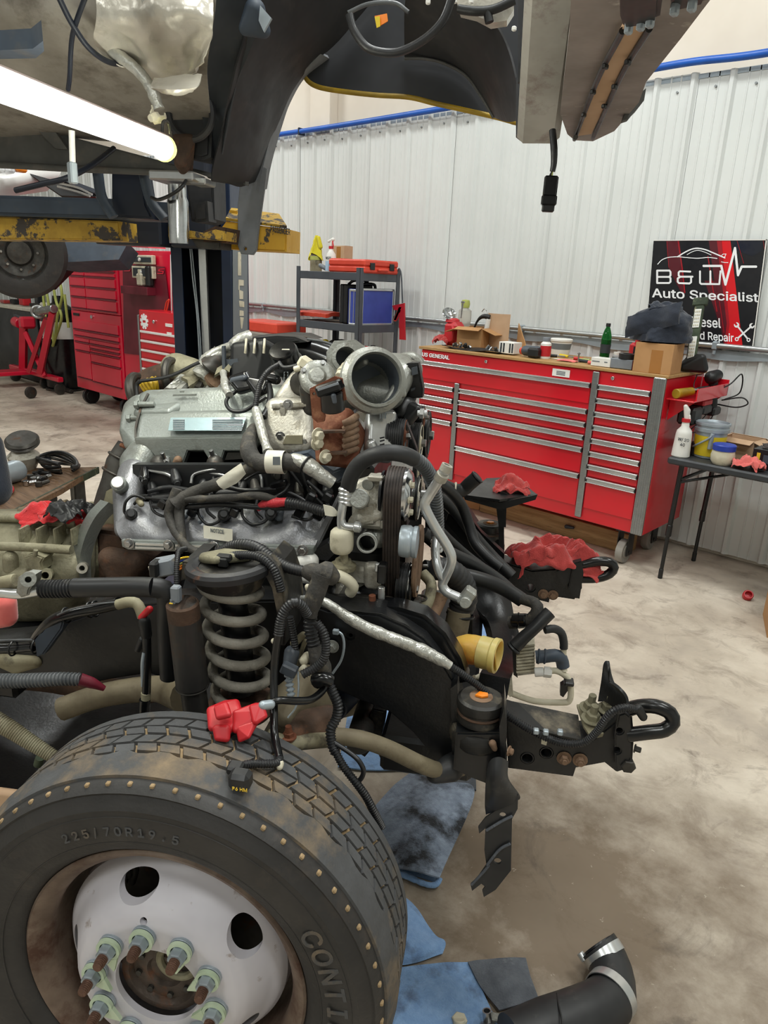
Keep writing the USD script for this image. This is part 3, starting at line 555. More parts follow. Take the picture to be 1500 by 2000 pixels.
# ------------------------------------------------------------------ on the wooden top
TZ0 = CT+.0205
def ontop(px, y): return A([KW(px, 690, y)[0], y, TZ0])
c = ontop(884, 4.42); t = thing('oil_jug', 'red plastic jug at the far left of the wooden top', 'jug', c)
obj('body', [rbox(c+A([0, 0, .085]), (.125, .13, .17), .03), lathe(c+A([-.02, 0, .165]), (0, 0, 1), [(.055, 0), (.05, .02), (.03, .03), (0, .03)], 20)], M['red_plastic'], t)
obj('handle', tube(c+A([(.035, -.066, .035), (.06, -.085, .05), (.06, -.085, .11), (.035, -.066, .14)]), .011, flat=.8), M['red_plastic'], t)
c2 = c+A([.01, .01, .197]); t = thing('work_lamp', 'round silver lamp head resting on the red jug', 'lamp', c2)
obj('shade', lathe(c2+A([-.05, -.03, .03]), (.5, -.3, .5), [(.0, -.03), (.035, -.025), (.055, .0), (.05, .004), (.03, -.015), (0, -.02)], 24), M['chrome'], t)
obj('stem', [cyl(c2+A([.02, .02, 0]), c2+A([.03, .02, .11]), .006), rbox(c2+A([.03, .02, .115]), (.03, .012, .014), .004)], M['steel'], t)
bottle('spray_cup', 'clear cup with a bright green cap behind the red jug', 'cup', c+A([-.01, .13, 0]), [(0, 0), (.045, 0), (.05, .2), (.048, .25), (.02, .27), (0, .27)], M['clear_plastic'], [('cap', [(0, .27), (.03, .27), (.034, .3), (.028, .325), (0, .33)], M['hose_green'])])
t = thing('wire_loop', 'thin bent silver wire standing behind the cut-open carton', 'wire', c+A([.17, .15, 0])); obj('wire', tube(c+A([(.12, .15, 0), (.2, .15, .08), (.2, .15, .2), (.16, .15, .27), (.13, .15, .25)]), .003), M['steel'], t)
cg = ontop(860, 4.36); t = thing('shop_glove', 'crumpled red glove at the left corner of the wooden top', 'glove', cg); obj('cloth', rag(cg, .075, .06, .075, 3, .4), M['rag_red'], t)
c = ontop(925, 4.36); carton('open_carton', 'small brown carton with its top flaps folded open', c, (.2, .17, .145), .12, flaps=True)
t = thing('pump_sprayer', 'black bent spray head sticking out of the open carton', 'sprayer', c+A([0, .05, .1]))
obj('lever', tube(c+A([(-.05, .03, .1), (-.01, .03, .19), (.03, .04, .225), (.085, .05, .22)]), [.006, .008, .016, .02]), M['plastic_black'], t); obj('neck', cyl(c+A([.06, .05, .12]), c+A([.075, .05, .21]), .02), M['white_plastic'], t)
c = ontop(975, 4.48); t = thing('cardboard_tube', 'tall curved piece of tan corrugated cardboard behind the open carton', 'cardboard', c)
ar = np.linspace(-2.6, -.5, 14); obj('sheet', skin([[c+A([.105*math.cos(q), .08*math.sin(q), z]) for z in (0, .12, .25)] for q in ar], .004, 2), M['card_light'], t)
t = thing('carton_flap', 'torn triangular brown cardboard leaning right of the tan cardboard', 'cardboard', c+A([.14, 0, 0])); obj('sheet', plate(c+A([(.1, .06, 0), (.23, -.01, 0), (.2, .01, .07), (.1, .06, .19)]), .006), M['cardboard'], t)
# roll-up of small sockets and bits
c = ontop(925, 4.2); t = thing('socket_mat', 'black mat of small tools and sockets spread before the open carton', 'tool mat', c)
obj('mat', skin([[c+A([x, y, .006+.01*math.sin(x*14+y*20)]) for y in (-.06, 0, .06)] for x in np.linspace(-.24, .25, 9)], .004, 3), M['rubber_hose'], t)
r_ = random.Random(5)
for k in range(22):
    x, y = r_.uniform(-.2, .26), r_.uniform(-.05, .05); h = r_.uniform(.012, .03)
    obj('socket', cyl(c+A([x, y, .016]), c+A([x+r_.uniform(-.02, .02), y+r_.uniform(-.02, .02), .016+h]), r_.uniform(.006, .011), n=10), M[r_.choice(['steel', 'chrome', 'dark_steel', 'plastic_black'])], t)
c = ontop(998, 4.22); t = thing('label_box', 'small white striped box at the end of the black tool mat', 'box', c); obj('box', rbox(c+A([-.01, 0, .045]), (.12, .1, .075), .003), M['white_plastic'], t); obj('print', [rbox(c+A([x, -.0505, .045]), (.012, .001, .06), .0004) for x in (-.05, -.028, .02, .04)], M['print_dark'], t)
c = ontop(1036, 4.2); t = thing('cordless_drill', 'grey and red cordless drill lying beside the white bottle', 'drill', c)
obj('chuck', cyl(c+A([-.07, -.01, .035]), c+A([-.03, -.01, .04]), .022, .03), M['orange_red'], t); obj('body', hull([(c+A([-.03, -.01, .04]), .033), (c+A([.05, 0, .042]), .034)]), M['slate_plastic'], t)
obj('battery', rbox(c+A([.05, -.035, .035]), (.08, .06, .062), .012), M['plastic_black'], t); obj('handle', hull([(c+A([.0, .03, .03]), .02), (c+A([.03, .1, .04]), .022)]), M['maroon'], t)
c = ontop(1065, 4.22); bottle('glue_bottle', 'white bottle with a red label and grey cap on the wooden top', 'bottle', c, [(0, 0), (.032, 0), (.034, .006), (.034, .095), (.022, .108), (.02, .112), (0, .112)], M['white_plastic'], [('label', [(.0345, .016), (.0352, .016), (.0352, .082), (.0345, .082)], M['red_plastic']), ('cap', [(0, .111), (.024, .111), (.025, .128), (.023, .134), (0, .134)], M['grey_plastic'])])
c = ontop(1094, 4.5); bottle('plastic_tub', 'white plastic tub with a dark printed side and flat lid', 'tub', c, [(0, 0), (.058, 0), (.07, .1), (0, .1)], M['white_plastic'], [('lid', [(0, .1), (.075, .1), (.075, .112), (.07, .116), (0, .117)], M['white_plastic']), ('print', [(.0605, .03), (.0612, .03), (.0692, .085), (.0685, .085)], M['print_grey'])])
c = ontop(1110, 4.2); t = thing('pink_cloth', 'flat pink cloth lying on the wooden top near its edge', 'cloth', c); obj('cloth', rag(c, .07, .035, .012, 8, .1, n=24), M['rag_coral'], t)
c = ontop(1090, 4.28); t = thing('paper_slip', 'white slip of paper beside the pink cloth', 'paper', c); obj('sheet', rbox(c+A([.02, .0, .002]), (.1, .06, .002), .0005), M['paper'], t)
for k, (px, y, m, lab, rz, ln) in enumerate(((1085, 4.36, 'plastic_black', 'black screwdriver lying behind the pink cloth', .3, .13), (1108, 4.42, 'yellow_plastic', 'yellow-handled tool lying behind the pink cloth', -.2, .12), (1150, 4.3, 'hose_green', 'yellow-green highlighter lying before the wooden coaster', .05, .12), (1137, 4.36, 'red_plastic', 'red-handled tool lying left of the wooden coaster', .5, .1), (1148, 4.24, 'print_dark', 'black pen lying by the small white carton', -.15, .11), (1160, 4.2, 'rag_coral', 'pink marker lying at the corner of the small white carton', .2, .06))):
    c = ontop(px, y); d = A([math.cos(rz), math.sin(rz), 0]); t = thing(('screwdriver', 'hand_tool', 'highlighter', 'hand_tool', 'pen', 'marker')[k], lab, 'tool' if k in (0, 1, 3) else 'pen', c)
    obj('handle', cyl(c-d*ln/2+A([0, 0, .011]), c+d*ln*.1+A([0, 0, .011]), .011, .009, n=12), M[m], t); obj('tip', cyl(c+d*ln*.1+A([0, 0, .011]), c+d*ln/2+A([0, 0, .011]), .005, n=10), M['steel' if k in (0, 1, 3) else m], t)
c = ontop(1131, 4.24); t = thing('spindle', 'small upright silver threaded spindle on the wooden top', 'bolt', c); obj('shaft', [cyl(c, c+A([0, 0, .06]), .005, n=10), cyl(c, c+A([0, 0, .006]), .012, n=12), cyl(c+A([0, 0, .05]), c+A([0, 0, .056]), .01, n=12)], M['steel'], t)
c = ontop(1181, 4.44); t = single('coaster', rbox(c+A([0, 0, .008]), (.11, .1, .015), .004), M['board_wood'], 'dark wooden coaster under the green soda bottle', 'coaster')
c = c+A([0, 0, .0165]); bottle('soda_bottle', 'green soda bottle half full with a black cap', 'bottle', c, [(0, .004), (.026, 0), (.031, .01), (.031, .05), (.029, .07), (.032, .1), (.031, .14), (.022, .175), (.0125, .2), (.0125, .205), (0, .205)], M['green_bottle'], [('drink', [(0, .006), (.0285, .006), (.0285, .05), (.027, .07), (.0295, .1), (.029, .125), (0, .125)], M['green_drink']), ('cap', [(0, .204), (.0145, .204), (.0145, .222), (.0125, .225), (0, .225)], M['plastic_black']), ('label', [(.0318, .04), (.0324, .04), (.0316, .07), (.0332, .095), (.0326, .095), (.031, .07)], M['print_dark'])])
c = ontop(1205, 4.46); bottle('small_jar', 'small clear jar with dark printing right of the soda bottle', 'jar', c, [(0, 0), (.023, 0), (.025, .008), (.025, .045), (.02, .052), (0, .052)], M['lens_clear'], [('lid', [(0, .052), (.021, .052), (.021, .068), (0, .069)], M['white_plastic']), ('label', [(.0255, .012), (.026, .012), (.026, .038), (.0255, .038)], M['print_grey'])])
c = ontop(1181, 4.16); t = thing('small_carton', 'small white carton on the wooden top before the coaster', 'box', c); obj('box', rbox(c+A([0, 0, .027]), (.125, .08, .05), .002), M['white_plastic'], t); obj('print', [rbox(c+A([x, -.0405, .03]), (w, .001, .006), .0004) for x, w in ((-.03, .05), (.035, .02))], M['print_grey'], t)
c = ontop(1225, 4.17); t = thing('grey_carton', 'light grey carton left of the large cardboard box', 'box', c); obj('box', rbox(c+A([-.01, 0, .03]), (.14, .09, .055), .002), M['grey_plastic'], t); obj('side', rbox(c+A([.0615, 0, .03]), (.002, .088, .053), .0006), M['maroon'], t)
c2 = c+A([.005, 0, .059]); t = thing('tape_roll', 'black roll of tape lying on the light grey carton', 'tape', c2); obj('roll', pipe(c2, c2+A([0, 0, .03]), .05, .03), M['plastic_black'], t)
c = ontop(1247, 4.42); t = thing('oil_bottle', 'red bottle with a black label and angled neck behind the cardboard box', 'bottle', c)
obj('body', [rbox(c+A([.02, 0, .07]), (.15, .07, .14), .02)], M['red_plastic'], t); obj('label', rbox(c+A([.03, -.036, .075]), (.1, .002, .085), .0006), M['print_black'], t)
obj('neck', tube(c+A([(.1, 0, .13), (.05, 0, .2), (-.01, 0, .185), (-.06, 0, .18)]), [.05, .035, .024, .018]), M['orange_red'], t); obj('handle', tube(c+A([(-.005, -.01, .19), (-.015, -.02, .1), (-.02, -.02, .02)]), .014), M['red_plastic'], t)
c = A([-1.745, 4.2, TZ0]); carton('cardboard_box', 'brown taped cardboard box on the right end of the wooden top', c, (.215, .2, .165), .1, tape=2)
c = c+A([-.02, .03, .171]); t = thing('folded_jacket', 'navy blue work jacket heaped on the cardboard box', 'jacket', c)
jr = [[c+A([(.165-.05*v**2)*math.cos(a)*(1+.10*meshkit.noise(A([math.cos(a)*2+5, math.sin(a)*2, v*3]), 2))*(1 if v < .95 else .45), (.13-.03*v**2)*math.sin(a)*(1+.1*meshkit.noise(A([math.cos(a)*2, math.sin(a)*2+7, v*2]), 4))*(1 if v < .95 else .45), .004+.185*v**.85]) for v in (0, .25, .5, .75, 1)] for a in np.linspace(0, 2*np.pi, 17)]
obj('bundle', skin(jr, .006, 6, .018, 13, 11, True), M['cloth_navy'], t); obj('fold', rag(c+A([0, 0, .17]), .1, .08, .05, 21, .5, n=40, th=.006), M['cloth_navy'], t)
obj('sleeve', skin([[c+A([-.15+.06*i+.0*j, -.135-.012*math.sin(i*1.7)-.012*(j == 1), .13-.06*j+.02*i]) for j in range(3)] for i in range(6)], .012, 5, .008, 18, 3, True), M['cloth_navy'], t)
c = A([-1.585, 4.33, TZ0-.0]); c[0] = KW(1354, 700, 4.4)[0]; c[1] = 4.4; t = thing('led_light_bar', 'green framed work light bar with white diodes leaning by the jacket', 'work light', c)
b0, b1 = KW(1350, 700, 4.4), KW(1368, 590, 4.5); dx = unit(b1-b0); rx = unit(np.cross(dx, A([0, 1., 0]))); R = np.stack([rx, np.cross(dx, rx), dx], 1); ln = np.linalg.norm(b1-b0)
obj('frame', [rbox((b0+b1)/2, (.055, .02, ln), .005, R), rbox(b1, (.085, .03, .05), .008, R)], M['board_green'], t)
obj('panel', [rbox(b0+dx*ln*q+R[:, 1]*.012, (.038, .006, ln*w), .002, R) for q, w in ((.18, .4), (.7, .33))], M['white_plastic'], t)
obj('diode', [rbox(b0+dx*ln*(q+i*.06)+R[:, 1]*.016+rx*j*.011, (.007, .003, .011), .001, R) for q in (.04, .58) for i in range(5) for j in (-1, 0, 1)], M['ivory'], t, kind='stuff')
obj('stand', hull([(c+A([-.04, -.02, .03]), .028), (c+A([.06, .02, .03]), .028), (c+A([-.02, .02, .08]), .025), (c+A([.05, 0, .09]), .022)]), M['plastic_black'], t)

# ------------------------------------------------------------------ folding table at the right with its clutter
TT = .745
tab = thing('folding_table', 'black folding table on thin metal legs by the wall', 'table', (-1.0, 4.35, 0))
obj('tabletop', bx(-1.545, -.1, 4.06, 4.62, TT-.04, TT, .012), M['table_black'], tab)
for x0, y in ((-1.485, 4.11), (-1.46, 4.57)):
    obj('leg', [cyl((x0+.01, y, TT-.04), (x0, y, .30), .0145, n=14), cyl((x0, y, .32), (x0-.005, y, .03), .011, n=14), cyl((x0, y, .34), (x0, y, .27), .017, n=14), cyl((x0-.005, y, .0), (x0-.005, y, .06), .0135, n=14)], M['frame_black'], tab)
for y in (4.11, 4.57): obj('brace', tube([(-1.475, y, .60), (-1.38, y+.03*(1 if y < 4.3 else -1), .635), (-1.15, 4.34, TT-.045)], .008), M['frame_black'], tab)
obj('crossbar', cyl((-1.475, 4.11, .615), (-1.465, 4.57, .615), .01), M['frame_black'], tab)
obj('leg', [cyl((-.2, y, TT-.04), (-.16, y, 0), .0145, n=14) for y in (4.11,)], M['frame_black'], tab); obj('leg', [cyl((-.2, y, TT-.04), (-.16, y, 0), .0145, n=14) for y in (4.57,)], M['frame_black'], tab)
Z = TT+.0005
c = A([KW(1328, 893, 4.13)[0], 4.13, Z]); sp = bottle('spray_bottle', 'white spray bottle with red collar at the folding table corner', 'bottle', c, [(0, 0), (.046, 0), (.05, .006), (.044, .13), (.04, .15), (.022, .172), (.02, .2), (0, .2)], M['white_plastic'], [('collar', [(0, .199), (.024, .199), (.024, .218), (0, .219)], M['red_plastic'])])
obj('trigger', [hull([(c+A([0, 0, .222]), .014), (c+A([-.004, 0, .262]), .018), (c+A([-.012, -.01, .285]), .012)]), hull([(c+A([.012, 0, .235]), .008), (c+A([.02, 0, .21]), .005)])], M['white_plastic'], sp)
obj('writing', [words3('W/ 20', c+A([-.012, -.0488, .098]), (1, 0, .0), (0, .09, 1), .016, .001), words3('40', c+A([.006, -.0506, .07]), (1, 0, 0), (0, .06, 1), .016, .001)], M['print_dark'], sp, kind=None)
c = A([KW(1381, 893, 4.26)[0], 4.26, Z]); bk = bottle('bucket', 'grey bucket with a yellow label and wire bail', 'bucket', c, [(0, 0), (.073, 0), (.077, .004), (.085, .15), (.093, .152), (.094, .17), (.088, .174), (.088, .186), (.095, .188), (.095, .2), (.086, .202), (.08, .19), (.06, .186), (0, .186)], M['galvanized'], [('label', [(.0785, .015), (.0795, .015), (.0857, .128), (.0847, .128)], M['yellow_plastic'])], n=36)
obj('bail', tube(c+A([(-.085, -.03, .045), (-.04, -.088, .075), (.02, -.095, .12), (.035, -.092, .14)]), .006), M['galvanized'], bk); obj('ear', cyl(c+A([.03, -.08, .06]), c+A([.033, -.082, .15]), .012), M['galvanized'], bk)
c = A([KW(1409, 905, 4.13)[0], 4.13, Z]); bottle('wipe_tub', 'clear tub of pale paste with a blue lid', 'tub', c, [(0, 0), (.045, 0), (.06, .02), (.063, .05), (.055, .082), (0, .082)], M['ivory'], [('lid', [(0, .08), (.06, .08), (.061, .108), (.056, .113), (0, .113)], M['blue_lid'])], n=28)
c = A([KW(1460, 915, 4.12)[0], 4.12, Z]); t = thing('table_rag', 'coral red rag crumpled at the front of the folding table', 'rag', c); obj('cloth', rag(c, .085, .05, .075, 15, -.1), M['rag_coral'], t)
c = A([KW(1443, 900, 4.45)[0]+.0, 4.43, Z]); carton('open_box', 'pale opened cardboard box standing behind the coral rag', c, (.2, .16, .11), -.1, M['card_light'], flaps=True)
c = A([KW(1492, 900, 4.24)[0]+.03, 4.24, Z]); t = thing('parts_box', 'black printed parts box at the right edge of the picture', 'box', c); obj('box', rbox(c+A([0, 0, .055]), (.15, .13, .11), .002), M['print_black'], t); obj('sticker', rbox(c+A([-.045, -.066, .06]), (.018, .001, .06), .0004), M['label_yellow'], t); obj('picture', rbox(c+A([.01, -.066, .06]), (.06, .001, .045), .0004), M['bluegrey_coat'], t)
c = c+A([.01, 0, .1115]); t = thing('brown_glove', 'worn brown glove lying on the black parts box', 'glove', c); obj('cloth', rag(c, .07, .05, .035, 31, .3, n=30), M['glove_dark'], t)
c = A([KW(1372, 880, 4.22)[0]-.03, 4.2, Z]); t = thing('black_can', 'short black can between the spray bottle and the bucket', 'can', A([-1.45, 4.24, Z])); obj('body', cyl((-1.462, 4.24, Z), (-1.462, 4.24, Z+.075), .034), M['plastic_black'], t)
# on the floor by the table
t = thing('bottle_cap', 'round red plastic cap lying on the floor under the table', 'cap', (-1.0, 4.1, 0)); c = KZ(1459, 1171, 0); obj('cap', lathe(c+A([0, 0, .026]), (.3, -.6, .6), [(0, -.022), (.022, -.022), (.028, -.014), (.028, .012), (.024, .018), (.02, .018), (.02, -.008), (0, -.008)], 26), M['red_plastic'], t)
carton('floor_carton', 'tall brown carton standing on the floor at the right edge', KZ(1475, 1224, 0)+A([.19, .11, 0]), (.34, .3, .42), .35)

# ------------------------------------------------------------------ steel shelf unit
SX0, SX1, SY0, SY1 = -4.85, -4.105, 4.10, 4.56
sh = thing('shelf_unit', 'dark grey steel shelf unit standing against the wall', 'shelf', ((SX0+SX1)/2, 4.33, 0))
for x in (SX0, SX1):
    for y in (SY0, SY1):
        sx, sy = (1 if x == SX0 else -1), (1 if y == SY0 else -1)
        obj('post', [bx(x, x+sx*.042, y, y+sy*.003, 0, 1.715, .001), bx(x, x+sx*.003, y, y+sy*.042, 0, 1.715, .001)], M['shelf_grey'], sh)
LEV = (1.675, 1.285, .885, .3)
for z in LEV:
    for q in ([bx(SX0+.01, SX1-.01, SY0+.003, SY0+.012, z-.055, z+.004, .002), bx(SX0+.01, SX1-.01, SY0+.003, SY0+.03, z-.055, z-.05, .002)], [bx(SX0+.01, SX1-.01, SY1-.012, SY1-.003, z-.055, z+.004, .002)], [bx(SX0+.003, SX0+.012, SY0+.01, SY1-.01, z-.055, z+.004, .002)], [bx(SX1-.012, SX1-.003, SY0+.01, SY1-.01, z-.055, z+.004, .002)]): obj('beam', q, M['shelf_grey'], sh)
    obj('board', bx(SX0+.013, SX1-.013, SY0+.013, SY1-.013, z-.012, z-.002, .001), M['shelf_board'], sh)
z = LEV[0]
t = thing('orange_case', 'orange red plastic tool case lying on the top shelf', 'case', (-4.32, 4.33, z))
obj('lid', [rbox((-4.30, 4.33, z+.078), (.41, .39, .05), .012), rbox((-4.44, 4.33, z+.104), (.12, .34, .008), .004)], M['orange_red'], t); obj('base', rbox((-4.30, 4.33, z+.028), (.41, .39, .05), .012), M['orange_red'], t)
for y in (4.22, 4.44): obj('latch', rbox((-4.092, y, z+.055), (.012, .05, .05), .004), M['plastic_black'], t)
obj('handle', tube([(-4.095, 4.285, z+.03), (-4.075, 4.29, z+.03), (-4.075, 4.37, z+.03), (-4.095, 4.375, z+.03)], .01), M['orange_red'], t)
c = A([KW(646, 531, 4.2)[0], 4.2, z]); sp2 = bottle('spray_bottle', 'spray bottle of pale blue liquid with red trigger on the top shelf', 'bottle', c, [(0, 0), (.04, 0), (.044, .006), (.042, .1), (.036, .14), (.018, .165), (.016, .18), (0, .18)], M['white_plastic'], [('liquid_band', [(.0445, .01), (.045, .01), (.0445, .085), (.044, .085)], mat('pale_blue', 'a9c4dc', rough=.4)), ('collar', [(0, .18), (.02, .18), (.02, .2), (0, .2)], M['red_plastic'])])
obj('trigger', [hull([(c+A([-.03, 0, .235]), .01), (c+A([.02, 0, .25]), .014)]), hull([(c+A([0, 0, .2]), .012), (c+A([.01, 0, .24]), .012)])], M['white_plastic'], sp2); obj('lever', hull([(c+A([.02, -.005, .235]), .006), (c+A([.035, -.01, .2]), .005)]), M['red_plastic'], sp2)
obj('writing', words3('W/20', c+A([-.018, -.0445, .1]), (1, 0, 0), (0, .1, 1), .018, .001), M['print_dark'], sp2)
c = A([KW(617, 531, 4.3)[0], 4.3, z]); bottle('cleaner_bottle', 'olive bottle under the yellow cloth on the top shelf', 'bottle', c, [(0, 0), (.045, 0), (.05, .006), (.05, .13), (.02, .17), (.018, .2), (0, .2)], M['grease_tan'], [('label', [(.0505, .095), (.051, .095), (.051, .125), (.0505, .125)], M['hose_green'])])
t = thing('yellow_cloth', 'yellow rubber glove draped over the olive cleaner bottle', 'glove', c+A([0, 0, .13])); obj('cloth', skin([[c+A([(.012+.05*v)*math.cos(a)*(1+.3*math.sin(3*a+v*2)), (.012+.045*v)*math.sin(a)*(1+.25*math.sin(4*a)), .29-.17*v-.03*v*math.sin(2*a+1)]) for v in (0, .33, .66, 1)] for a in np.linspace(0, 2*np.pi, 21)], .003, 4, .01, 25, 6), M['yellow_cloth'], t)
obj('finger', hull([(c+A([.03, 0, .27]), .015), (c+A([.055, 0, .2]), .018)]), M['yellow_cloth'], t)
c = A([-4.52, 4.5, z]); carton('brown_carton', 'plain brown carton behind the spray bottle on the top shelf', A([KW(668, 520, 4.49)[0], 4.49, z]), (.15, .1, .215), 0, M['card_light'])
c = A([KW(633, 532, 4.2)[0], 4.2, z]); t = thing('grey_nozzle', 'grey tool handle lying left of the spray bottle on the shelf', 'tool', c); obj('body', hull([(c+A([-.045, 0, .05]), .018), (c+A([.03, .02, .018]), .017)]), M['grey_plastic'], t)
z = LEV[1]
t = thing('blue_case', 'blue flight case with silver edges facing the shelf end', 'case', (-4.2, 4.34, z)); cb = A([-4.245, 4.34, z+.14])
obj('body', rbox(cb, (.22, .36, .27), .004), M['blue_case'], t); ed = []
for sx in (-1, 1):
    for sz in (-1, 1): ed.append(rbox(cb+A([sx*.108, 0, sz*.133]), (.018, .366, .018), .003))
    for sy in (-1, 1): ed.append(rbox(cb+A([sx*.108, sy*.178, 0]), (.018, .018, .27), .003))
obj('edge', ed, M['bright_alu'], t, label='silver edge profiles'); obj('handle', tube(cb+A([(0, -.08, .138), (0, -.06, .17), (0, .06, .17), (0, .08, .138)]), .012), M['plastic_black'], t)
t = thing('slim_blue_case', 'narrow blue case with silver rims on the middle shelf', 'case', (-4.42, 4.2, z)); cb = A([KW(689, 600, 4.13)[0]+.015, 4.27, z+.135])
obj('body', rbox(cb, (.085, .3, .26), .004), M['blue_case'], t); obj('edge', [rbox(cb+A([sx*.04, 0, 0]), (.016, .306, .268), .004) for sx in (-1, 1)]+[rbox(cb+A([0, -.15, sz*.128]), (.085, .012, .016), .003) for sz in (-1, 1)], M['bright_alu'], t)
obj('seam', rbox(cb+A([.005, -.151, 0]), (.006, .004, .25), .001), M['bright_alu'], t)
t = thing('black_case', 'tall black plastic case beside the narrow blue case', 'case', (-4.52, 4.25, z)); cb = A([KW(671, 600, 4.16)[0]+.01, 4.29, z+.155]); obj('body', [rbox(cb+A([-.022, 0, 0]), (.04, .3, .3), .012), rbox(cb+A([.022, 0, 0]), (.04, .3, .3), .012)], M['plastic_black'], t); obj('handle', tube(cb+A([(0, -.09, .15), (.06, -.085, .18), (.06, .06, .18), (0, .07, .15)]), .011), M['plastic_black'], t)
c = A([KW(625, 622, 4.24)[0]-.0, 4.27, z]); t = thing('shelf_cloth', 'folded orange red cloth bag lying on the middle shelf', 'cloth', c); obj('cloth', skin([[c+A([x, y, .035+.018*math.cos(y*12)-.03*abs(x)]) for y in (-.12, -.04, .04, .12)] for x in (-.17, -.06, .06, .17)], .03, 6, .012, 16, 9), M['orange_red'], t)
z = LEV[2]
c = A([KW(655, 690, 4.22)[0], 4.22, z]); t = thing('black_sander', 'black power tool with yellow nose on the third shelf', 'power tool', c)
obj('body', hull([(c+A([-.02, 0, .2]), .06), (c+A([.05, .02, .2]), .07)]), M['plastic_black'], t); obj('handle', tube(c+A([(.08, 0, .24), (.13, 0, .2), (.12, 0, .1)]), .022), M['plastic_black'], t); obj('nose', hull([(c+A([-.1, -.02, .23]), .028), (c+A([-.18, -.04, .21]), .024)]), M['yellow_plastic'], t); obj('base', rbox(c+A([0, 0, .07]), (.2, .16, .14), .02), M['plastic_black'], t)
def shelf_bottle(px, prof, m, lab, parts, yy=4.2): 
    c = A([KW(px, 690, yy)[0], yy, z]); return bottle('oil_bottle' if m != 'white_plastic' else 'additive_bottle', lab, 'bottle', c, prof, M[m], parts)
shelf_bottle(714, [(0, 0), (.03, 0), (.032, .18), (.02, .2), (0, .2)], 'label_purple', 'spray can with red cap and purple label on the third shelf', [('cap', [(0, .2), (.03, .2), (.028, .24), (0, .245)], M['red_plastic'])])
shelf_bottle(728, [(0, 0), (.042, 0), (.046, .01), (.046, .17), (.022, .22), (0, .22)], 'plastic_black', 'black oil bottle with a yellow label on the third shelf', [('label', [(.0465, .03), (.047, .03), (.047, .15), (.0465, .15)], M['label_yellow']), ('cap', [(0, .22), (.02, .22), (.02, .245), (0, .245)], M['plastic_black'])], 4.28)
shelf_bottle(748, [(0, 0), (.03, 0), (.032, .01), (.032, .15), (.016, .175), (0, .175)], 'white_plastic', 'white bottle with red print and black cap, left of its twin', [('label', [(.0325, .06), (.033, .06), (.033, .12), (.0325, .12)], M['orange_red']), ('cap', [(0, .175), (.014, .175), (.014, .195), (0, .195)], M['plastic_black'])], 4.33)
shelf_bottle(762, [(0, 0), (.03, 0), (.032, .01), (.032, .15), (.016, .175), (0, .175)], 'white_plastic', 'white bottle with red print and black cap, nearest the shelf end', [('label', [(.0325, .06), (.033, .06), (.033, .12), (.0325, .12)], M['orange_red']), ('cap', [(0, .175), (.014, .175), (.014, .195), (0, .195)], M['plastic_black'])], 4.37)
# hung at the end of the shelf
t = thing('caulk_gun', 'red steel caulking gun hung on the end of the shelf unit', 'caulking gun', (-3.99, 4.5, 1.2)); q = lambda px, py: KW(px, py, 4.5)
obj('frame', [plate([q(766, 597), q(789, 592), q(790, 640), q(779, 640), q(780, 606), q(770, 606)], .014), plate([q(777, 606), q(783, 606), q(774, 626), q(769, 625)], .014), plate([q(780, 640), q(790, 640), q(791, 664), q(780, 663)], .012)], M['red_plastic'], t); obj('trigger', plate([q(779, 600), q(784, 600), q(772, 628), q(768, 626)], .012), M['orange_red'], t); obj('hook', tube([q(777, 530), q(780, 525), q(784, 540), q(786, 592)], .006), M['shelf_grey'], t)
t = thing('red_creeper', 'orange red flat tool case left of the shelf unit', 'case', (-5.3, 4.2, .9)); q = lambda px, py, y=4.25: KW(px, py, y)
c0, c1 = q(493, 652), q(577, 650); obj('case', rbox(((c0[0]+c1[0])/2-.05, 4.25, 1.19), (c1[0]-c0[0], .35, .09), .012), M['orange_red'], t)
obj('stand', [bx(c0[0]+.05, c0[0]+.09, 4.12, 4.4, 0, 1.145, .004), bx(c1[0]-.2, c1[0]-.16, 4.12, 4.4, 0, 1.145, .004), bx(c0[0], c1[0]-.06, 4.1, 4.42, 1.125, 1.145, .003)], M['white_paint'], t)
# ------------------------------------------------------------------ far left: red tool chests, engine stand, bench
RY = 4.05
def chest(name, label, x0, x1, y0, y1, z0, z1, rows, m, loc, lines=True):
    t = thing(name, label, 'tool chest', loc); obj('body', bx(x0, x1, y0, y1, z0, z1, .006), m, t)
    for a0, a1, zt, zb in rows:
        d = obj('drawer', bx(a0+.008, a1-.008, y0-.012, y0+.001, zb+.016, zt-.012, .003), m, t)
        obj('finger_pull', bx(a0+.008, a1-.008, y0-.018, y0-.008, zt-.012, zt-.004, .002), M['maroon'], d)
    return t
xa, xm, xb = -8.95, -8.555, -7.83
top = [(xa, xm, a, b) for a, b in zip((1.622, 1.576, 1.517, 1.4, 1.281), (1.576, 1.517, 1.4, 1.281, 1.15))]+[(xm, xb, a, b) for a, b in zip((1.622, 1.576, 1.517, 1.4, 1.281), (1.576, 1.517, 1.4, 1.281, 1.15))]
low = [(xa, xb, 1.03, .90), (xa, xm, .82, .755), (xa, xb, .90, .825), (xa, xm, .755, .65), (xa, xm, .65, .32)]+[(xm, xb, a, b) for a, b in zip((.82, .755, .70, .655, .54), (.755, .70, .655, .54, .31))]
rc = thing('rolling_cabinet', 'tall bright red rolling cabinet on a black caster in the far corner', 'tool cabinet', (-8.4, RY+.3, 0))
def fill(t, x0, x1, z0, z1, rows, m):
    obj('body', bx(x0, x1, RY, RY+.58, z0, z1, .006), m, t)
    for a0, a1, zt, zb in rows:
        d = obj('drawer', bx(a0+.01, a1-.01, RY-.014, RY+.001, zb+.02, zt-.006, .004), m, t); obj('finger_pull', bx(a0+.012, a1-.012, RY-.020, RY-.002, zb+.006, zb+.018, .002), M['maroon'], d)
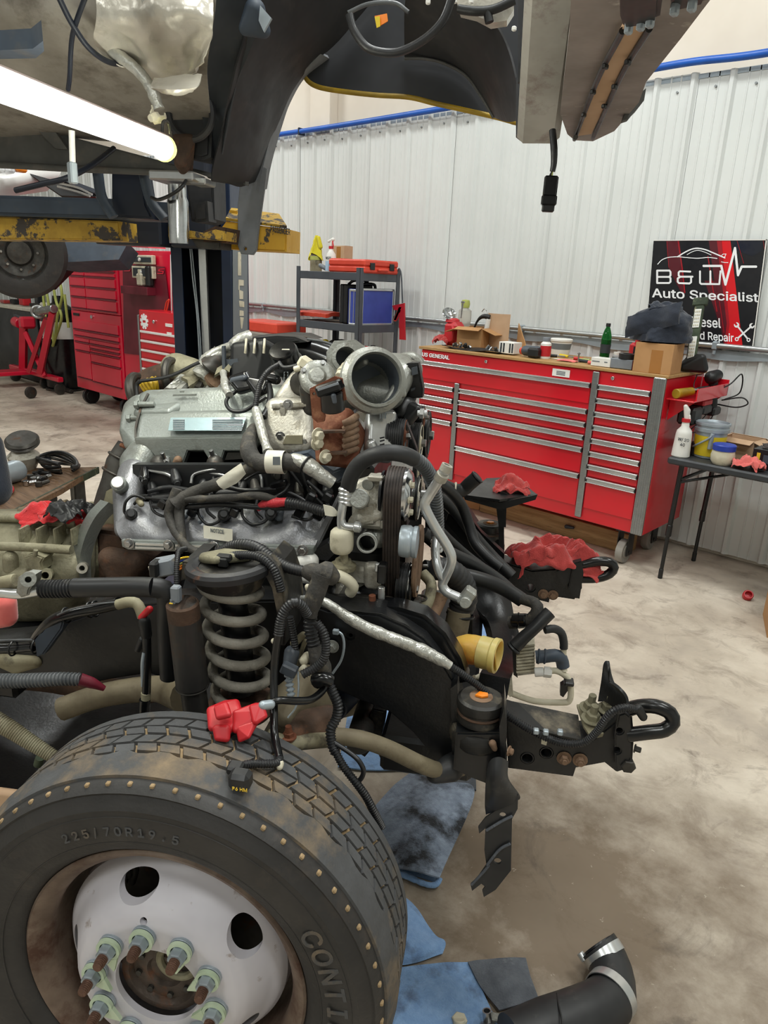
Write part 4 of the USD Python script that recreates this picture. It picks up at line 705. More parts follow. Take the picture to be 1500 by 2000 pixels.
fill(rc, -9.0, -7.79, .2, 1.13, low, M['pink_red'])
obj('lock', cyl((-8.45, RY, 1.08), (-8.45, RY-.02, 1.08), .022), M['chrome'], rc); obj('badge', bx(-8.93, -8.78, RY-.01, RY, 1.07, 1.1, .003), M['plastic_black'], rc)
for x, y in ((-8.86, RY+.1), (-7.92, RY+.1), (-7.92, RY+.48), (-8.86, RY+.48)): obj('caster', lathe((x-.03, y, .1), (1, 0, 0), [(0, 0), (.06, 0), (.065, .006), (.1, .004), (.1, .056), (.065, .054), (.06, .06), (0, .06)], 22), M['plastic_black'], rc); 
tc = thing('top_chest', 'bright red top chest of small drawers standing on the rolling cabinet', 'tool chest', (-8.4, RY+.3, 1.14)); fill(tc, -8.99, -7.79, 1.135, 1.69, top, M['pink_red'])
t = thing('amber_bottle', 'small amber bottle among tools on the far red top chest', 'bottle', (-8.2, RY+.15, 1.69)); c = A([KW(184, 508, RY+.15)[0], RY+.15, 1.691]); obj('body', lathe(c, (0, 0, 1), [(0, 0), (.06, 0), (.06, .08), (.03, .11), (.03, .13), (0, .13)], 18), M['label_yellow'], t)
t = thing('drill_press', 'dark grey bench tool standing on the far red top chest', 'tool', c+A([.3, .1, 0])); obj('body', [rbox(c+A([.33, .1, .12]), (.1, .12, .22), .02), cyl(c+A([.22, .1, .0]), c+A([.22, .1, .28]), .012), cyl(c+A([.44, .1, .0]), c+A([.44, .1, .3]), .012)], M['dark_steel'], t)
t = thing('white_cloth', 'white folded cloth behind the tools on the far red top chest', 'cloth', c+A([.2, .35, .2])); obj('cloth', plate([KW(163, 488, RY+.4), KW(205, 477, RY+.4), KW(219, 494, RY+.4), KW(163, 490, RY+.4)], .02), M['white_plastic'], t)
single('tool_tray', bx(KW(163, 500, RY+.4)[0], KW(222, 500, RY+.4)[0], RY+.3, RY+.5, 1.691, 1.80, .01), M['maroon'], 'dark red tray at the back of the far red top chest', 'tray')
# tall hutch locker
hu = thing('hutch_locker', 'dark red tool locker with two cased meters on its front panel', 'locker', (-7.2, 4.3, 0)); h = lambda px, py, y=4.05: KW(px, py, y)
HX0, HX1 = h(222, 500)[0], h(333, 500)[0]
obj('body', bx(-7.77, HX1, 4.06, 4.62, .02, h(300, 490)[2], .006), M['pink_red'], hu); obj('hood', plate([h(238, 481), h(247, 468), h(278, 468), h(290, 484)], .2), M['pink_red'], hu)
obj('panel', plate([h(240, 516), h(322, 521), h(333, 610), h(332, 700), h(243, 690)], .004, toward=(0, -1, 0)), M['maroon'], hu)
obj('tray', bx(h(252, 557)[0], h(304, 557)[0], 3.95, 4.055, h(252, 573)[2], h(252, 558)[2], .004), M['maroon'], hu)
def ess(px, py): return [stroke([(px+12, py), (px+2, py+1), (px+1, py+4), (px+10, py+5), (px+9, py+9), (px-1, py+9)], 2.0)]
for px, py in ((244, 520), (309, 525)):
    me = trimesh.creation.extrude_polygon(ess(px, py)[0], 1, engine='earcut'); obj('emblem', TM([h(v[0], v[1], 4.04-.002*v[2]) for v in me.vertices], me.faces), M['pink_red'], hu, smooth=False)
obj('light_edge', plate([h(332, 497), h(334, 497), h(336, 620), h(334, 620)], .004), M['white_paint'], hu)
for k, (p0, p1) in enumerate((((258, 498), (301, 517)), ((260, 519), (302, 545)))):
    t = thing('meter_case', ('upper', 'lower')[k]+' of the two cream framed black meter cases on the dark red locker', 'meter', h(*p0, 4.02)); a, b = h(*p0, 4.02), h(*p1, 4.02)
    obj('frame', bx(a[0], b[0], 4.0, 4.045, b[2], a[2], .006), M['ivory'], t); obj('face', bx(a[0]+.035, b[0]-.02, 3.994, 4.002, b[2]+.02, a[2]-.02, .003), M['print_dark'], t); obj('knob', cyl((a[0]+.2, 3.996, (a[2]+b[2])/2), (a[0]+.2, 3.98, (a[2]+b[2])/2), .018), M['white_plastic'], t)
c = h(276, 552, 4.0); single('cream_adapter', [rbox(c+A([0, 0, .03]), (.1, .06, .12), .012), cyl(c+A([0, 0, .08]), c+A([0, 0, .13]), .03)], M['ivory'], 'cream plug adapter on the small tray of the dark red locker', 'adapter')
c = h(292, 548, 4.0); single('black_gadget', rbox(c+A([0, 0, .04]), (.08, .06, .2), .015), M['plastic_black'], 'black handset on the small tray of the dark red locker', 'gadget')
c = h(330, 585, 4.02); single('orange_key_loop', tube([c, c+A([-.05, 0, -.1]), c+A([-.09, 0, -.12]), c+A([-.05, 0, -.03]), c], .008), M['orange_red'], 'orange looped cord hanging at the edge of the dark red locker', 'cord')
# small chest
SYF = 3.8; s = lambda px, py, y=SYF: KW(px, py, y); sx0, sx1 = -6.92, -6.17
sc = thing('small_tool_chest', 'small red tool chest with pale handles half behind the blue lift post', 'tool chest', ((sx0+sx1)/2, SYF+.25, 0))
obj('body', bx(sx0, sx1, SYF, SYF+.25, .1, 1.25, .006), M['red_paint'], sc); obj('side_rail', bx(sx0-.03, sx0-.001, SYF-.01, SYF+.05, .12, 1.2, .006), M['brushed_alu'], sc)
zz = [s(280, y)[2] for y in (645, 663, 681, 699, 717, 734, 750)]
for a, b in zip(zz[:-1], zz[1:]):
    d = obj('drawer', bx(sx0+.04, sx1-.03, SYF-.012, SYF+.001, b+.012, a-.004, .003), M['red_paint'], sc); obj('handle', bx(sx0+.04, sx1-.03, SYF-.026, SYF-.01, a-.022, a, .003), M['white_paint'], d)
obj('lock', cyl((-6.62, SYF, 1.15), (-6.62, SYF-.02, 1.15), .018), M['chrome'], sc); obj('badge', [bx(-6.42, -6.3, SYF-.008, SYF, 1.12, 1.15, .003), bx(-6.4, -6.32, SYF-.008, SYF, 1.04, 1.07, .003)], M['white_plastic'], sc)
g = Point(0, 0).buffer(.055, 24); teeth = unary_union([sbox(-.014, .045, .014, .075)]); gear = g
for k in range(9):
    from shapely import affinity; gear = gear.union(affinity.rotate(teeth, 40*k, origin=(0, 0)))
obj('emblem', solid(gear.difference(sbox(-.03, -.012, .03, .012)), .004, A([[1, 0, 0], [0, 0, -1], [0, 1, 0]]).astype(float), (-6.82, SYF-.001, 1.14)), M['print_white'], sc, label='white gear sticker')
for x in (sx0+.1, sx1-.1): obj('caster', cyl((x-.02, SYF+.1, .055), (x+.02, SYF+.1, .055), .054), M['plastic_black'], sc)
# engine stand
EY = 4.12; e = lambda px, py, y=EY: KW(px, py, y)
es = thing('engine_stand', 'red engine stand with crossed legs on small casters', 'engine stand', (-10.2, EY, 0))
def beam(p, q, w=.055, dy=0): return tube([p, q], w, n=4, straight=True)
obj('base', [bx(e(25, 735)[0], e(118, 735)[0], EY-.04, EY+.04, .17, .235, .01), bx(e(48, 735)[0], e(66, 735)[0], EY-.45, EY+.1, .17, .225, .01)], M['pink_red'], es)
obj('mast', beam(e(45, 728), e(46, 630), .06), M['pink_red'], es); obj('brace', beam(e(50, 650, 4.05), e(88, 735, 4.05), .036), M['pink_red'], es); obj('leg', beam(e(56, 726, 4.0), e(90, 622, 4.0), .036), M['pink_red'], es); obj('leg', beam(e(78, 728, 3.95), e(103, 610, 3.95), .05), M['pink_red'], es)
obj('head', [rbox(e(53, 630), (.13, .2, .16), .03), cyl(e(40, 632), e(30, 628), .07)], M['pink_red'], es); obj('plate', plate([e(26, 614), e(44, 620), e(46, 642), e(28, 638)], .03), M['slate_plastic'], es)
obj('hanger', [cyl(e(74, 609, 3.95), e(106, 603, 3.95), .05), ring(e(74, 609, 3.95), (1, -.6, 0), .07, .02, 20, 8)], M['steel'], es)
for px, y in ((31, EY), (57, EY-.42), (87, EY+.06), (115, EY)): c = A([e(px, 745, y)[0], y, 0]); obj('caster', lathe(c+A([-.025, 0, .075]), (1, .2, 0), [(0, 0), (.05, 0), (.075, .008), (.075, .042), (.05, .05), (0, .05)], 18), M['dark_steel'], es)
# gas cylinder and hoses
c = A([-10.1, 4.38, 0.0]); gc = bottle('gas_cylinder', 'black steel tank with a white label beside the red cabinet', 'tank', c, [(0, .02), (.2, .0), (.24, .06), (.25, .3), (.25, .95), (.2, 1.08), (.08, 1.16), (.07, 1.25), (0, 1.25)], M['gloss_black'], [('label', [(.2505, .7), (.2515, .7), (.2515, .92), (.2505, .92)], M['white_plastic']), ('foot_ring', [(.0, .0), (.26, 0), (.26, .03), (0, .03)], M['dark_steel'])])
obj('pallet', [cyl(c+A([-.4, -.1, .03]), c+A([.4, -.1, .03]), .03)], M['dark_steel'], gc)
t = thing('green_hoses', 'yellow-green hoses hanging before the black steel tank', 'hose', (-10.3, 4.2, 1)); q = lambda px, py: KW(px, py, 4.17)
for L in ([(84, 572), (87, 600), (96, 650)], [(90, 568), (96, 600), (105, 670)], [(104, 558), (110, 590), (120, 620), (108, 660), (103, 676)], [(117, 550), (121, 580), (112, 620), (108, 660)], [(126, 575), (130, 610), (134, 640)]): obj('hose', tube([q(*p) for p in L], .018, n=8), M['hose_green'], t)
single('grey_post', [bx(q(74, 570)[0], q(100, 570)[0], 4.67, 4.74, 0, 2.2, .01)], M['galvanized'], 'pale grey steel post behind the yellow-green hoses', 'post')
single('pale_tank', lathe(A([q(118, 590)[0], 4.52, 1.0]), (0, 0, 1), [(0, 0), (.2, 0), (.2, .7), (.1, .8), (0, .8)], 20), M['galvanized'], 'pale blue-grey tank behind the hanging hoses', 'tank')
# black bench
bn = thing('black_bench', 'black fronted workbench with a pale top at the far left', 'workbench', (-11.9, 4.4, 0))
obj('cabinet', bx(-13.6, KW(74, 640, 4.3)[0], 4.3, 4.7, .02, 1.0, .008), M['print_black'], bn); obj('worktop', bx(-13.6, KW(76, 590, 4.3)[0]+.02, 4.27, 4.72, 1.0, 1.045, .006), M['rag_coral'] if False else M['paper'], bn)
r_ = random.Random(3)
for k, (m, lab) in enumerate((('rag_red', 'red low item'), ('plastic_black', 'black low item'), ('white_plastic', 'white item'), ('red_plastic', 'bright red item'), ('dark_steel', 'dark grey item'), ('paper', 'cream item'))): x = -12.1+k*.24; single('bench_item', rbox((x, 4.45+.05*(k % 3), 1.046+.03+.012*(k % 4)), (.16, .12, .05+.02*(k % 4)), .015), M[m], lab+' among the clutter on the far black workbench', 'tool')
for k, px in enumerate((36, 70)): single('rack_post', bx(KW(px, 585, 4.6)[0]-.06, KW(px, 585, 4.6)[0]+.06, 4.6, 4.68, 1.05, 2.1, .01), M['print_black'], ('left', 'right')[k]+' black upright of the rack behind the far workbench', 'post')
# white pickup on the next lift: wheel, sill, nose
def B(px, py, d=6.5): return EYE+ray(px, py)*d
w = thing('white_pickup', 'white pickup raised on the next lift with amber lamp and dark wheel', 'truck', B(45, 500))
WC = B(38, 492, 6.6); wx = unit(EYE*A([1, 1, 0])+A([.3, -.4, 0])-WC*A([1, 1, 0])); ax = unit(A([wx[0], wx[1], -.1]))
ty = obj('tyre', lathe(WC-ax*.12, ax, [(.24, .02), (.3, 0), (.37, .02), (.405, .06), (.405, .2), (.37, .245), (.3, .26), (.24, .25), (.24, .02)], 48), M['tyre_wall'], w)
obj('rim', lathe(WC-ax*.1, ax, [(.24, .22), (.225, .2), (.21, .12), (.12, .1), (.1, .16), (0, .17), (0, .05), (.2, .04), (.24, .05)], 40), M['dark_steel'], w)
bs = basis(ax)
for k in range(8): aa = 2*np.pi*k/8; obj('lug_nut', cyl(WC+bs@A([.15*math.cos(aa), .15*math.sin(aa), 0.0]), WC+bs@A([.15*math.cos(aa), .15*math.sin(aa), .035]), .013, n=8), M['chrome'], w)
obj('sill', plate([B(-120, 462, 7), B(250, 474, 7), B(232, 507, 7), B(130, 512, 7), B(72, 502, 7), B(20, 490, 7), B(-60, 488, 7)], .3), M['bluegrey_coat'], w); obj('flare', tube([B(-60, 482, 6.9), B(5, 489, 6.9), B(45, 497, 6.9), B(76, 503, 6.9)], .03), M['galvanized'], w)
obj('wheel_house', plate([B(-100, 495, 7.3), B(90, 505, 7.3), B(140, 520, 7.3), B(100, 560, 7.3), B(-100, 560, 7.3)], .1), M['plastic_black'], w)
obj('fender', skin([[B(-160, 318, 6.9), B(-60, 315, 7.1), B(60, 318, 7.3), B(130, 322, 7.6)], [B(-160, 345, 6.8), B(-60, 345, 6.9), B(30, 352, 7.1), B(110, 345, 7.5)], [B(-160, 385, 6.9), B(-60, 385, 7.0), B(20, 380, 7.2), B(90, 370, 7.6)]], .02, 6), M['white_paint'], w)
obj('lens', rbox(B(10, 329, 6.85), (.22, .12, .09), .03), M['lens_clear'], w); obj('lens', rbox(B(40, 329, 6.85), (.09, .1, .07), .02), M['orange_lens'], w)
obj('grille', plate([B(55, 338, 7.2), B(105, 352, 7.2), B(182, 372, 7.2), B(186, 384, 7.2), B(120, 382, 7.2)], .1), M['plastic_black'], w); obj('chrome_bar', [tube([B(110, 357, 7.1), B(150, 366, 7.1), B(180, 380, 7.1)], .012), tube([B(112, 364, 7.1), B(150, 374, 7.1), B(176, 383, 7.1)], .012)], M['chrome'], w)
obj('bumper', plate([B(118, 350, 7.15), B(150, 356, 7.15), B(188, 370, 7.15), B(184, 377, 7.15), B(148, 364, 7.15)], .08), M['navy_dark'], w)
# ------------------------------------------------------------------ two-post lift
lf = thing('vehicle_lift', 'navy two-post vehicle lift with yellow swing arms under the raised cab', 'vehicle lift', tw(-1.47, 3.6, 0))
a0, a1, b0, b1, hgt = -1.615, -1.31, 3.5, 3.74, 3.3
obj('column', [tb(a0, a1, b1-.012, b1, 0, hgt, .003), tb(a0, a0+.012, b0, b1, 0, hgt, .003), tb(a1-.012, a1, b0, b1, 0, hgt, .003)], M['navy_paint'], lf)
obj('flange', [tb(a0, a0+.055, b0-.01, b0+.004, 0, hgt, .003)], M['navy_paint'], lf); obj('flange', [tb(a1-.05, a1, b0-.01, b0+.004, 0, hgt, .003)], M['navy_paint'], lf)
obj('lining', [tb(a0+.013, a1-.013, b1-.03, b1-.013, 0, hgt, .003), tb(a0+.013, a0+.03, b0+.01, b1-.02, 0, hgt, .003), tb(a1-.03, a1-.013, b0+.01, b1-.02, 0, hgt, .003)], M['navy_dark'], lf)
obj('base_plate', tb(a0-.1, a1+.1, b0-.1, b1+.1, 0, .02, .004), M['navy_paint'], lf)
obj('cable_cover', plateK([(387, 480), (401, 480), (411, 745), (398, 745)], .02, 3.52), M['bright_alu'], lf, label='pale upright cable strip'); obj('cable', [T([(370, 470, 3.5), (376, 540, 3.5), (385, 620, 3.5), (392, 745, 3.5)], .004), T([(373, 470, 3.5), (382, 560, 3.5), (391, 660, 3.5), (394, 745, 3.5)], .003)], M['galvanized'], lf)
# worn sticker letters down the column's right face
sf = lambda px, py: (lambda d: EYE+d*((a1+.002)/(TU@d)))(ray(px, py))
for P in ([(464, 492), (470, 492), (470, 538), (464, 538)], [(465, 546), (475, 547), (475, 558), (467, 558), (467, 566), (465, 566)], [(466, 566), (474, 569), (474, 584), (467, 584)], [(466, 587), (476, 589), (476, 600), (467, 599)], [(467, 606), (475, 607), (475, 617), (467, 617)], [(468, 619), (475, 620), (472, 642), (470, 642)]): obj('letter', plate([sf(*p) for p in P], .003, toward=TU), M['ivory'], lf)
obj('plate', plate([sf(454, 485), sf(483, 495), sf(483, 655), sf(455, 655)], .0015, toward=TU), M['print_grey'], lf, label='worn grey-purple sticker')
obj('carriage', tb(-1.90, -1.57, 3.3, 3.46, 1.735, 1.86, .01), M['navy_dark'], lf); obj('carriage', tb(a0+.06, a1-.06, 3.36, 3.55, 1.735, 2.3, .01), M['navy_dark'], lf)
arm = obj('arm', [plateK([(441, 432), (560, 447), (559, 492), (441, 486), (428, 476), (428, 450)], .2, 2.86, bev=.006)], M['lift_yellow'], lf)
obj('arm_top', plate([K(441, 431, 2.86), K(560, 446, 2.86), K(545, 424, 3.05), K(500, 414, 3.05), K(452, 412, 3.05)], .01, toward=(0, 0, 1)), M['lift_worn'], arm)
me = words3('PASSENGER', K(528, 452, 2.855), K(560, 458, 2.855)-K(528, 452, 2.855), (0, 0, 1), .022, .001, True, .078); obj('lettering', me, M['print_dark'], arm)
obj('swing_link', plateK([(328, 449), (370, 450), (396, 455), (420, 448), (440, 452), (440, 470), (400, 468), (388, 466), (328, 462)], .12, 2.66, bev=.004), M['lift_worn'], lf); obj('knuckle', plateK([(396, 452), (420, 441), (444, 445), (440, 474), (396, 472)], .14, 2.7, bev=.006), M['rust_dark'], lf)
obj('yoke', plateK([(370, 462), (430, 470), (430, 487), (385, 484)], .12, 2.72, bev=.004), M['dark_steel'], lf); obj('arm_stop', plateK([(448, 410), (463, 412), (463, 421), (448, 420)], .06, 2.95), M['lift_yellow'], lf)
pc = K(350, 470, 2.6); pt = K(350, 355, 2.6); obj('height_adapter', [lathe(pc-A([0, 0, .01]), (0, 0, 1), [(0, 0), (.034, 0), (.036, .02), (.036, (pt-pc)[2]*.72), (.031, (pt-pc)[2]*.8), (.031, (pt-pc)[2]), (0, (pt-pc)[2])], 28)], M['chrome'], lf, label='polished steel post')
obj('pad', rbox(pt+A([.0, 0, .012]), (.16, .14, .03), .005, TB), M['bright_alu'], lf); obj('pad', rbox(pt+TU*.07+TV*.04+A([0, 0, .005]), (.06, .1, .025), .005, TB), M['bright_alu'], lf)
obj('arm', plateK([(-140, 418), (232, 432), (235, 470), (-140, 466)], .16, 3.02, bev=.006), M['lift_worn'], lf)
t = thing('coil_wire', 'thin pale wires looped against the navy lift post', 'wire', K(440, 400, 3.3)); obj('wire', [T([(418, 395, 3.3), (425, 385, 3.3), (437, 392, 3.3), (440, 410, 3.3), (436, 425, 3.3)], .003), T([(440, 418, 3.3), (428, 405, 3.3), (430, 393, 3.3), (438, 398, 3.3)], .003)], M['bright_alu'], t)

# ------------------------------------------------------------------ the cab lifted off the frame, seen from below
cab = thing('truck_cab', 'raised dark truck cab with far wheel arch, seen from below', 'truck cab', tw(-.8, 2.3, 1.7))
def Z(px, py, z): return KZ(px, py, z)
obj('floor_pan', skin([[Z(x, -110, 2.42) for x in (-160, -20, 110, 230, 330, 430)], [Z(x, 20, 2.27) for x in (-160, -20, 110, 230, 330, 420)], [Z(x, 130, 2.19) for x in (-160, -20, 110, 230, 340, 405)], [Z(x, 210, 2.13) for x in (-160, -20, 110, 230, 350, 410)], [Z(x, 262+.05*x, 2.09) for x in (-160, -20, 110, 230, 350, 420)]], .006, 7, .016, 5, 3), M['floor_pan'], cab)
obj('heat_shield', skin([[Z(x, y0, zz+.012*abs(i-2)) for i, (x, y0) in enumerate(r)] for zz, r in zip((2.29, 2.19, 2.145, 2.105), ([(195, -50), (260, -50), (320, -50), (375, -50), (418, -50)], [(190, 30), (255, 40), (320, 40), (380, 35), (417, 30)], [(185, 90), (250, 110), (315, 115), (375, 105), (411, 80)], [(240, 130), (275, 150), (320, 170), (360, 160), (395, 120)]))], .003, 9, .022, 9, 5, True), M['heat_foil'], cab, label='crumpled silver heat shield')
obj('heat_shield', skin([[Z(300, 150, 2.09), Z(345, 150, 2.09), Z(396, 150, 2.09)], [Z(296, 172, 2.06), Z(345, 176, 2.05), Z(385, 170, 2.06)], [Z(318, 178, 2.06), Z(350, 184, 2.05), Z(372, 178, 2.06)]], .003, 6, .02, 12, 8), M['heat_foil'], cab)
obj('sill', [plate([K(-160, 205, 2.74), K(120, 262, 2.74), K(330, 318, 2.74), K(478, 352, 2.74), K(478, 360, 2.74), K(330, 336, 2.74), K(130, 328, 2.74), K(-160, 318, 2.74)], .05, .006)], M['sill_grey'], cab)
obj('sill_flange', T([(-160, 316, 2.72), (0, 322, 2.72), (130, 329, 2.72), (320, 337, 2.72)], .012), M['sill_grey'], cab); obj('pinch_seam', T([(-60, 130, 2.3), (60, 160, 2.4), (180, 190, 2.5), (290, 228, 2.6)], .009), M['floor_pan'], cab)
obj('cross_brace', [plateK([(60, 240), (100, 246), (132, 292), (108, 290)], .02, 2.7)], M['sill_grey'], cab)
obj('running_board', plateK([(-160, 376), (200, 387), (228, 388), (345, 396), (340, 430), (230, 427), (-160, 416)], .16, 2.95, bev=.012), M['bluegrey_coat'], cab)
for L in ([(188, 310, 2.85), (192, 345, 2.85), (199, 385, 2.85), (222, 424, 2.85)], [(279, 318, 2.85), (283, 350, 2.85), (296, 395, 2.85), (322, 428, 2.85)]): obj('board_hanger', T(L, .022, flat=.6), M['bluegrey_coat'], cab)
obj('mount_box', plateK([(217, 318), (268, 320), (276, 340), (285, 400), (298, 428), (222, 424), (217, 390)], .1, 2.9, bev=.008), M['navy_dark'], cab)
obj('underbody', [plateK([(360, 340), (415, 345), (418, 428), (400, 436), (372, 432)], .15, 3.02, bev=.01), plateK([(375, 395), (403, 392), (406, 432), (380, 434)], .1, 2.96, bev=.01)], M['liner'], cab)
obj('body_mount', [plateK([(330, 228), (400, 226), (412, 250), (410, 306), (394, 312), (338, 300)], .12, 2.55, bev=.01), ring(K(372, 222, 2.5), TV, .075, .012, 30, 8)], M['liner'], cab); obj('mount_bracket', hull([(K(348, 272, 2.5), .018), (K(372, 272, 2.5), .016), (K(352, 318, 2.5), .02), (K(366, 345, 2.58), .016)]), M['rust_dark'], cab)
obj('firewall', skin([[K(400, -60, 2.2), K(450, -60, 2.25), K(520, -60, 2.3)], [K(412, 60, 2.3), K(455, 60, 2.35), K(500, 60, 2.38)], [K(385, 140, 2.4), K(430, 150, 2.45), K(468, 150, 2.45)], [K(392, 200, 2.5), K(420, 240, 2.55), K(448, 240, 2.5)], [K(405, 290, 2.6), K(418, 320, 2.62), K(432, 330, 2.6)]], .006, 6, .006, 9, 4), M['firewall'], cab)
obj('rear_liner', skin([[K(505, -60, 2.3), K(580, -60, 2.45), K(660, -50, 2.65), K(760, -40, 2.85)], [K(478, 60, 2.36), K(530, 70, 2.5), K(600, 70, 2.68), K(660, 75, 2.86)], [K(455, 150, 2.42), K(498, 160, 2.55), K(545, 150, 2.7), K(592, 140, 2.86)], [K(435, 240, 2.5), K(470, 250, 2.6), K(512, 240, 2.72), K(548, 222, 2.86)], [K(415, 320, 2.56), K(450, 335, 2.64), K(485, 335, 2.74), K(512, 315, 2.86)], [K(412, 352, 2.6), K(445, 356, 2.68), K(470, 362, 2.76), K(500, 350, 2.86)]], .006, 7, .008, 8, 6), M['liner'], cab)
obj('arch_lip', skin([[K(*p, 2.84), K(*q, 2.9)] for p, q in (((622, 100), (640, 108)), ((575, 150), (592, 146)), ((545, 200), (562, 197)), ((527, 250), (545, 246)), ((514, 300), (530, 297)), ((505, 340), (521, 336)), ((500, 372), (516, 368)))], .012, 5), M['lip_grey'], cab)
obj('fender', plate([K(x, y, 2.9) for x, y in ((560, -60), (1030, -60), (1030, 246), (1000, 240), (966, 224), (900, 209), (850, 198), (800, 186), (740, 183), (690, 177), (640, 172), (612, 164), (598, 152), (590, 138), (560, 60))], .03), M['fender_dark'], cab, label='far fender seen from inside')
obj('fender_edge', tube([K(x, y, 2.905) for x, y in ((592, 140), (600, 156), (615, 167), (640, 174), (690, 181), (740, 186), (800, 190), (850, 202), (900, 213), (966, 228), (1010, 240))], .009), M['yellow_edge'], cab, label='yellow painted outer edge')
obj('front_liner', skin([[K(800, -60, 2.5), K(790, 20, 2.7), K(790, 112, 2.88)], [K(900, -30, 2.45), K(870, 60, 2.65), K(868, 124, 2.88)], [K(975, 60, 2.42), K(930, 110, 2.62), K(910, 148, 2.88)], [K(1006, 150, 2.4), K(965, 170, 2.62), K(938, 186, 2.88)], [K(1012, 236, 2.42), K(990, 238, 2.64), K(964, 230, 2.88)]], .006, 7), M['liner'], cab)
obj('liner_edge', T([(790, 114, 2.86), (830, 115, 2.86), (868, 124, 2.86), (910, 148, 2.86), (938, 186, 2.86), (964, 230, 2.86)], .005), M['sill_grey'], cab)
obj('mud_flap', plateK([(478, 338), (500, 318), (521, 330), (516, 370), (506, 440), (501, 488), (494, 498), (470, 496), (464, 480), (464, 400), (468, 360)], .016, 2.84, bev=.003, holes=[((479, 486), .006)]), M['lip_grey'], cab, label='grey lower end of the arch')
obj('bracket', hull([(K(498, 20, 2.3), .03), (K(515, 60, 2.32), .02), (K(480, 55, 2.3), .02)]), M['bluegrey_coat'], cab); obj('bracket', plateK([(508, 10), (530, 35), (515, 62), (505, 40)], .01, 2.26), M['galvanized'], cab)
obj('clip_strip', plateK([(432, 243), (461, 246), (464, 242), (434, 240)], .003, 2.6), M['sill_grey'], cab)
# front support leg, radiator pack
pb, pq = K(1052, 258, 2.32), K(1086, -80, 1.78); dx = unit(pq-pb); sx = unit(TU-dx*(TU@dx)); R = np.stack([sx, np.cross(dx, sx), dx], 1); L_ = np.linalg.norm(pq-pb)
obj('support_leg', [rbox((pb+pq)/2, (.118, .09, L_), .018, R)], mat('leg_paint', 'a7a59e', '928f87', rough=.5, scale=5, c3='6b5650', s3=9, lo3=.55, hi3=.75, bump=.15), cab, label='long pale grey support leg')
obj('leg_stay', plateK([(1012, -60), (1030, -60), (1018, 160), (1012, 160)], .02, 2.1), M['liner'], cab); obj('leg_stay', plateK([(1008, 150), (1020, 160), (1018, 270), (1008, 262)], .05, 2.4), M['liner'], cab)
rp = [Z(x, y, 2.03) for x, y in ((1094, 222), (1108, 262), (1122, 274), (1158, 276), (1200, 256), (1248, 200), (1262, 160), (1330, 75), (1410, -30), (1440, -90), (1120, -90), (1112, 60))]
obj('radiator', plate(rp, .30, toward=(0, 0, 1)), mat('tray_grey', '8d8681', '77706b', rough=.6, scale=6, c3='b0a8a0', s3=12, lo3=.62, hi3=.72), cab, label='underside of the radiator pack')
obj('core_strip', plate([Z(x, y, 2.02) for x, y in ((1218, 52), (1266, 46), (1210, 150), (1155, 262), (1124, 266), (1167, 160))], .012, toward=(0, 0, 1)), M['card_light'], cab, label='tan strip along the radiator'); 
for L in ([(1216, 60, 2.0), (1165, 160, 2.0), (1122, 272, 2.0)], [(1268, 56, 2.0), (1212, 150, 2.0), (1158, 270, 2.0)]): obj('core_rail', tube([Z(x, y, 2.018) for x, y, z in L], .0055), M['plastic_black'], cab)
for x, y in ((1182, 130), (1158, 180), (1140, 225), (1226, 122), (1200, 170), (1180, 208)): obj('rail_clip', rbox(Z(x, y, 2.01), (.009, .013, .009), .002), M['plastic_black'], cab)
obj('tank_end', [plate([Z(x, y, 1.985) for x, y in ((1207, -80), (1300, -80), (1288, 40), (1262, 50), (1216, 58), (1210, 40))], .05, .006, toward=(0, 0, 1))], M['plastic_black'], cab); obj('tank_end', [plate([Z(x, y, 1.99) for x, y in ((1300, -80), (1420, -80), (1378, 10), (1310, 26))], .05, .006, toward=(0, 0, 1))], M['plastic_black'], cab)
for x, y in ((1228, 55), (1252, 48), (1270, 42), (1318, 18), (1352, 10)): obj('crimp_tab', rbox(Z(x, y, 1.985), (.010, .012, .016), .003), M['galvanized'], cab)
obj('stud', cyl(Z(1124, 268, 2.03), Z(1124, 268, 1.985), .006), M['dark_steel'], cab)
obj('stiffener', plateK([(1262, 172), (1258, 196), (1244, 214), (1236, 222), (1228, 232), (1216, 236), (1225, 205)], .03, 1.98), M['sill_grey'], cab)
# wiring and small pieces on the cab
obj('silver_loom', T([(283, -20, 1.9), (298, 20, 1.9), (307, 60, 1.95), (303, 90, 2.0), (276, 118, 2.1)], .019, wob=.25), M['silver_wrap'], cab, label='foil wrapped harness'); obj('silver_loom', T([(205, 92, 2.0), (245, 118, 2.0), (280, 150, 2.0), (300, 185, 2.0), (311, 214, 2.0)], .015, wob=.25, seed=4), M['silver_wrap'], cab)
obj('loose_end', skin([[K(289, 232, 2.0), K(296, 206, 2.0), K(302, 222, 2.0)], [K(294, 238, 1.98), K(304, 236, 1.97), K(314, 226, 1.98)], [K(306, 238, 2.0), K(318, 234, 2.0), K(320, 220, 2.0)]], .004, 5, .02, 40, 3), M['ivory'], cab, label='torn cream cloth end')
obj('brake_line', T([(108, -20, 1.8), (140, 45, 1.85), (175, 95, 1.9), (215, 122, 1.98), (250, 124, 2.05)], .007), M['navy_dark'], cab); obj('brake_line', T([(172, -20, 1.8), (150, 40, 1.85), (140, 80, 1.9), (136, 150, 1.95), (133, 175, 1.98)], .006), M['navy_dark'], cab)
obj('hanger_rod', [T([(140, 255, 2.1), (142, 325, 2.1)], .0085)], M['white_plastic'], cab); obj('hanger_block', [rbox(K(142, 338, 2.1), (.026, .022, .058), .004)], M['galvanized'], cab)
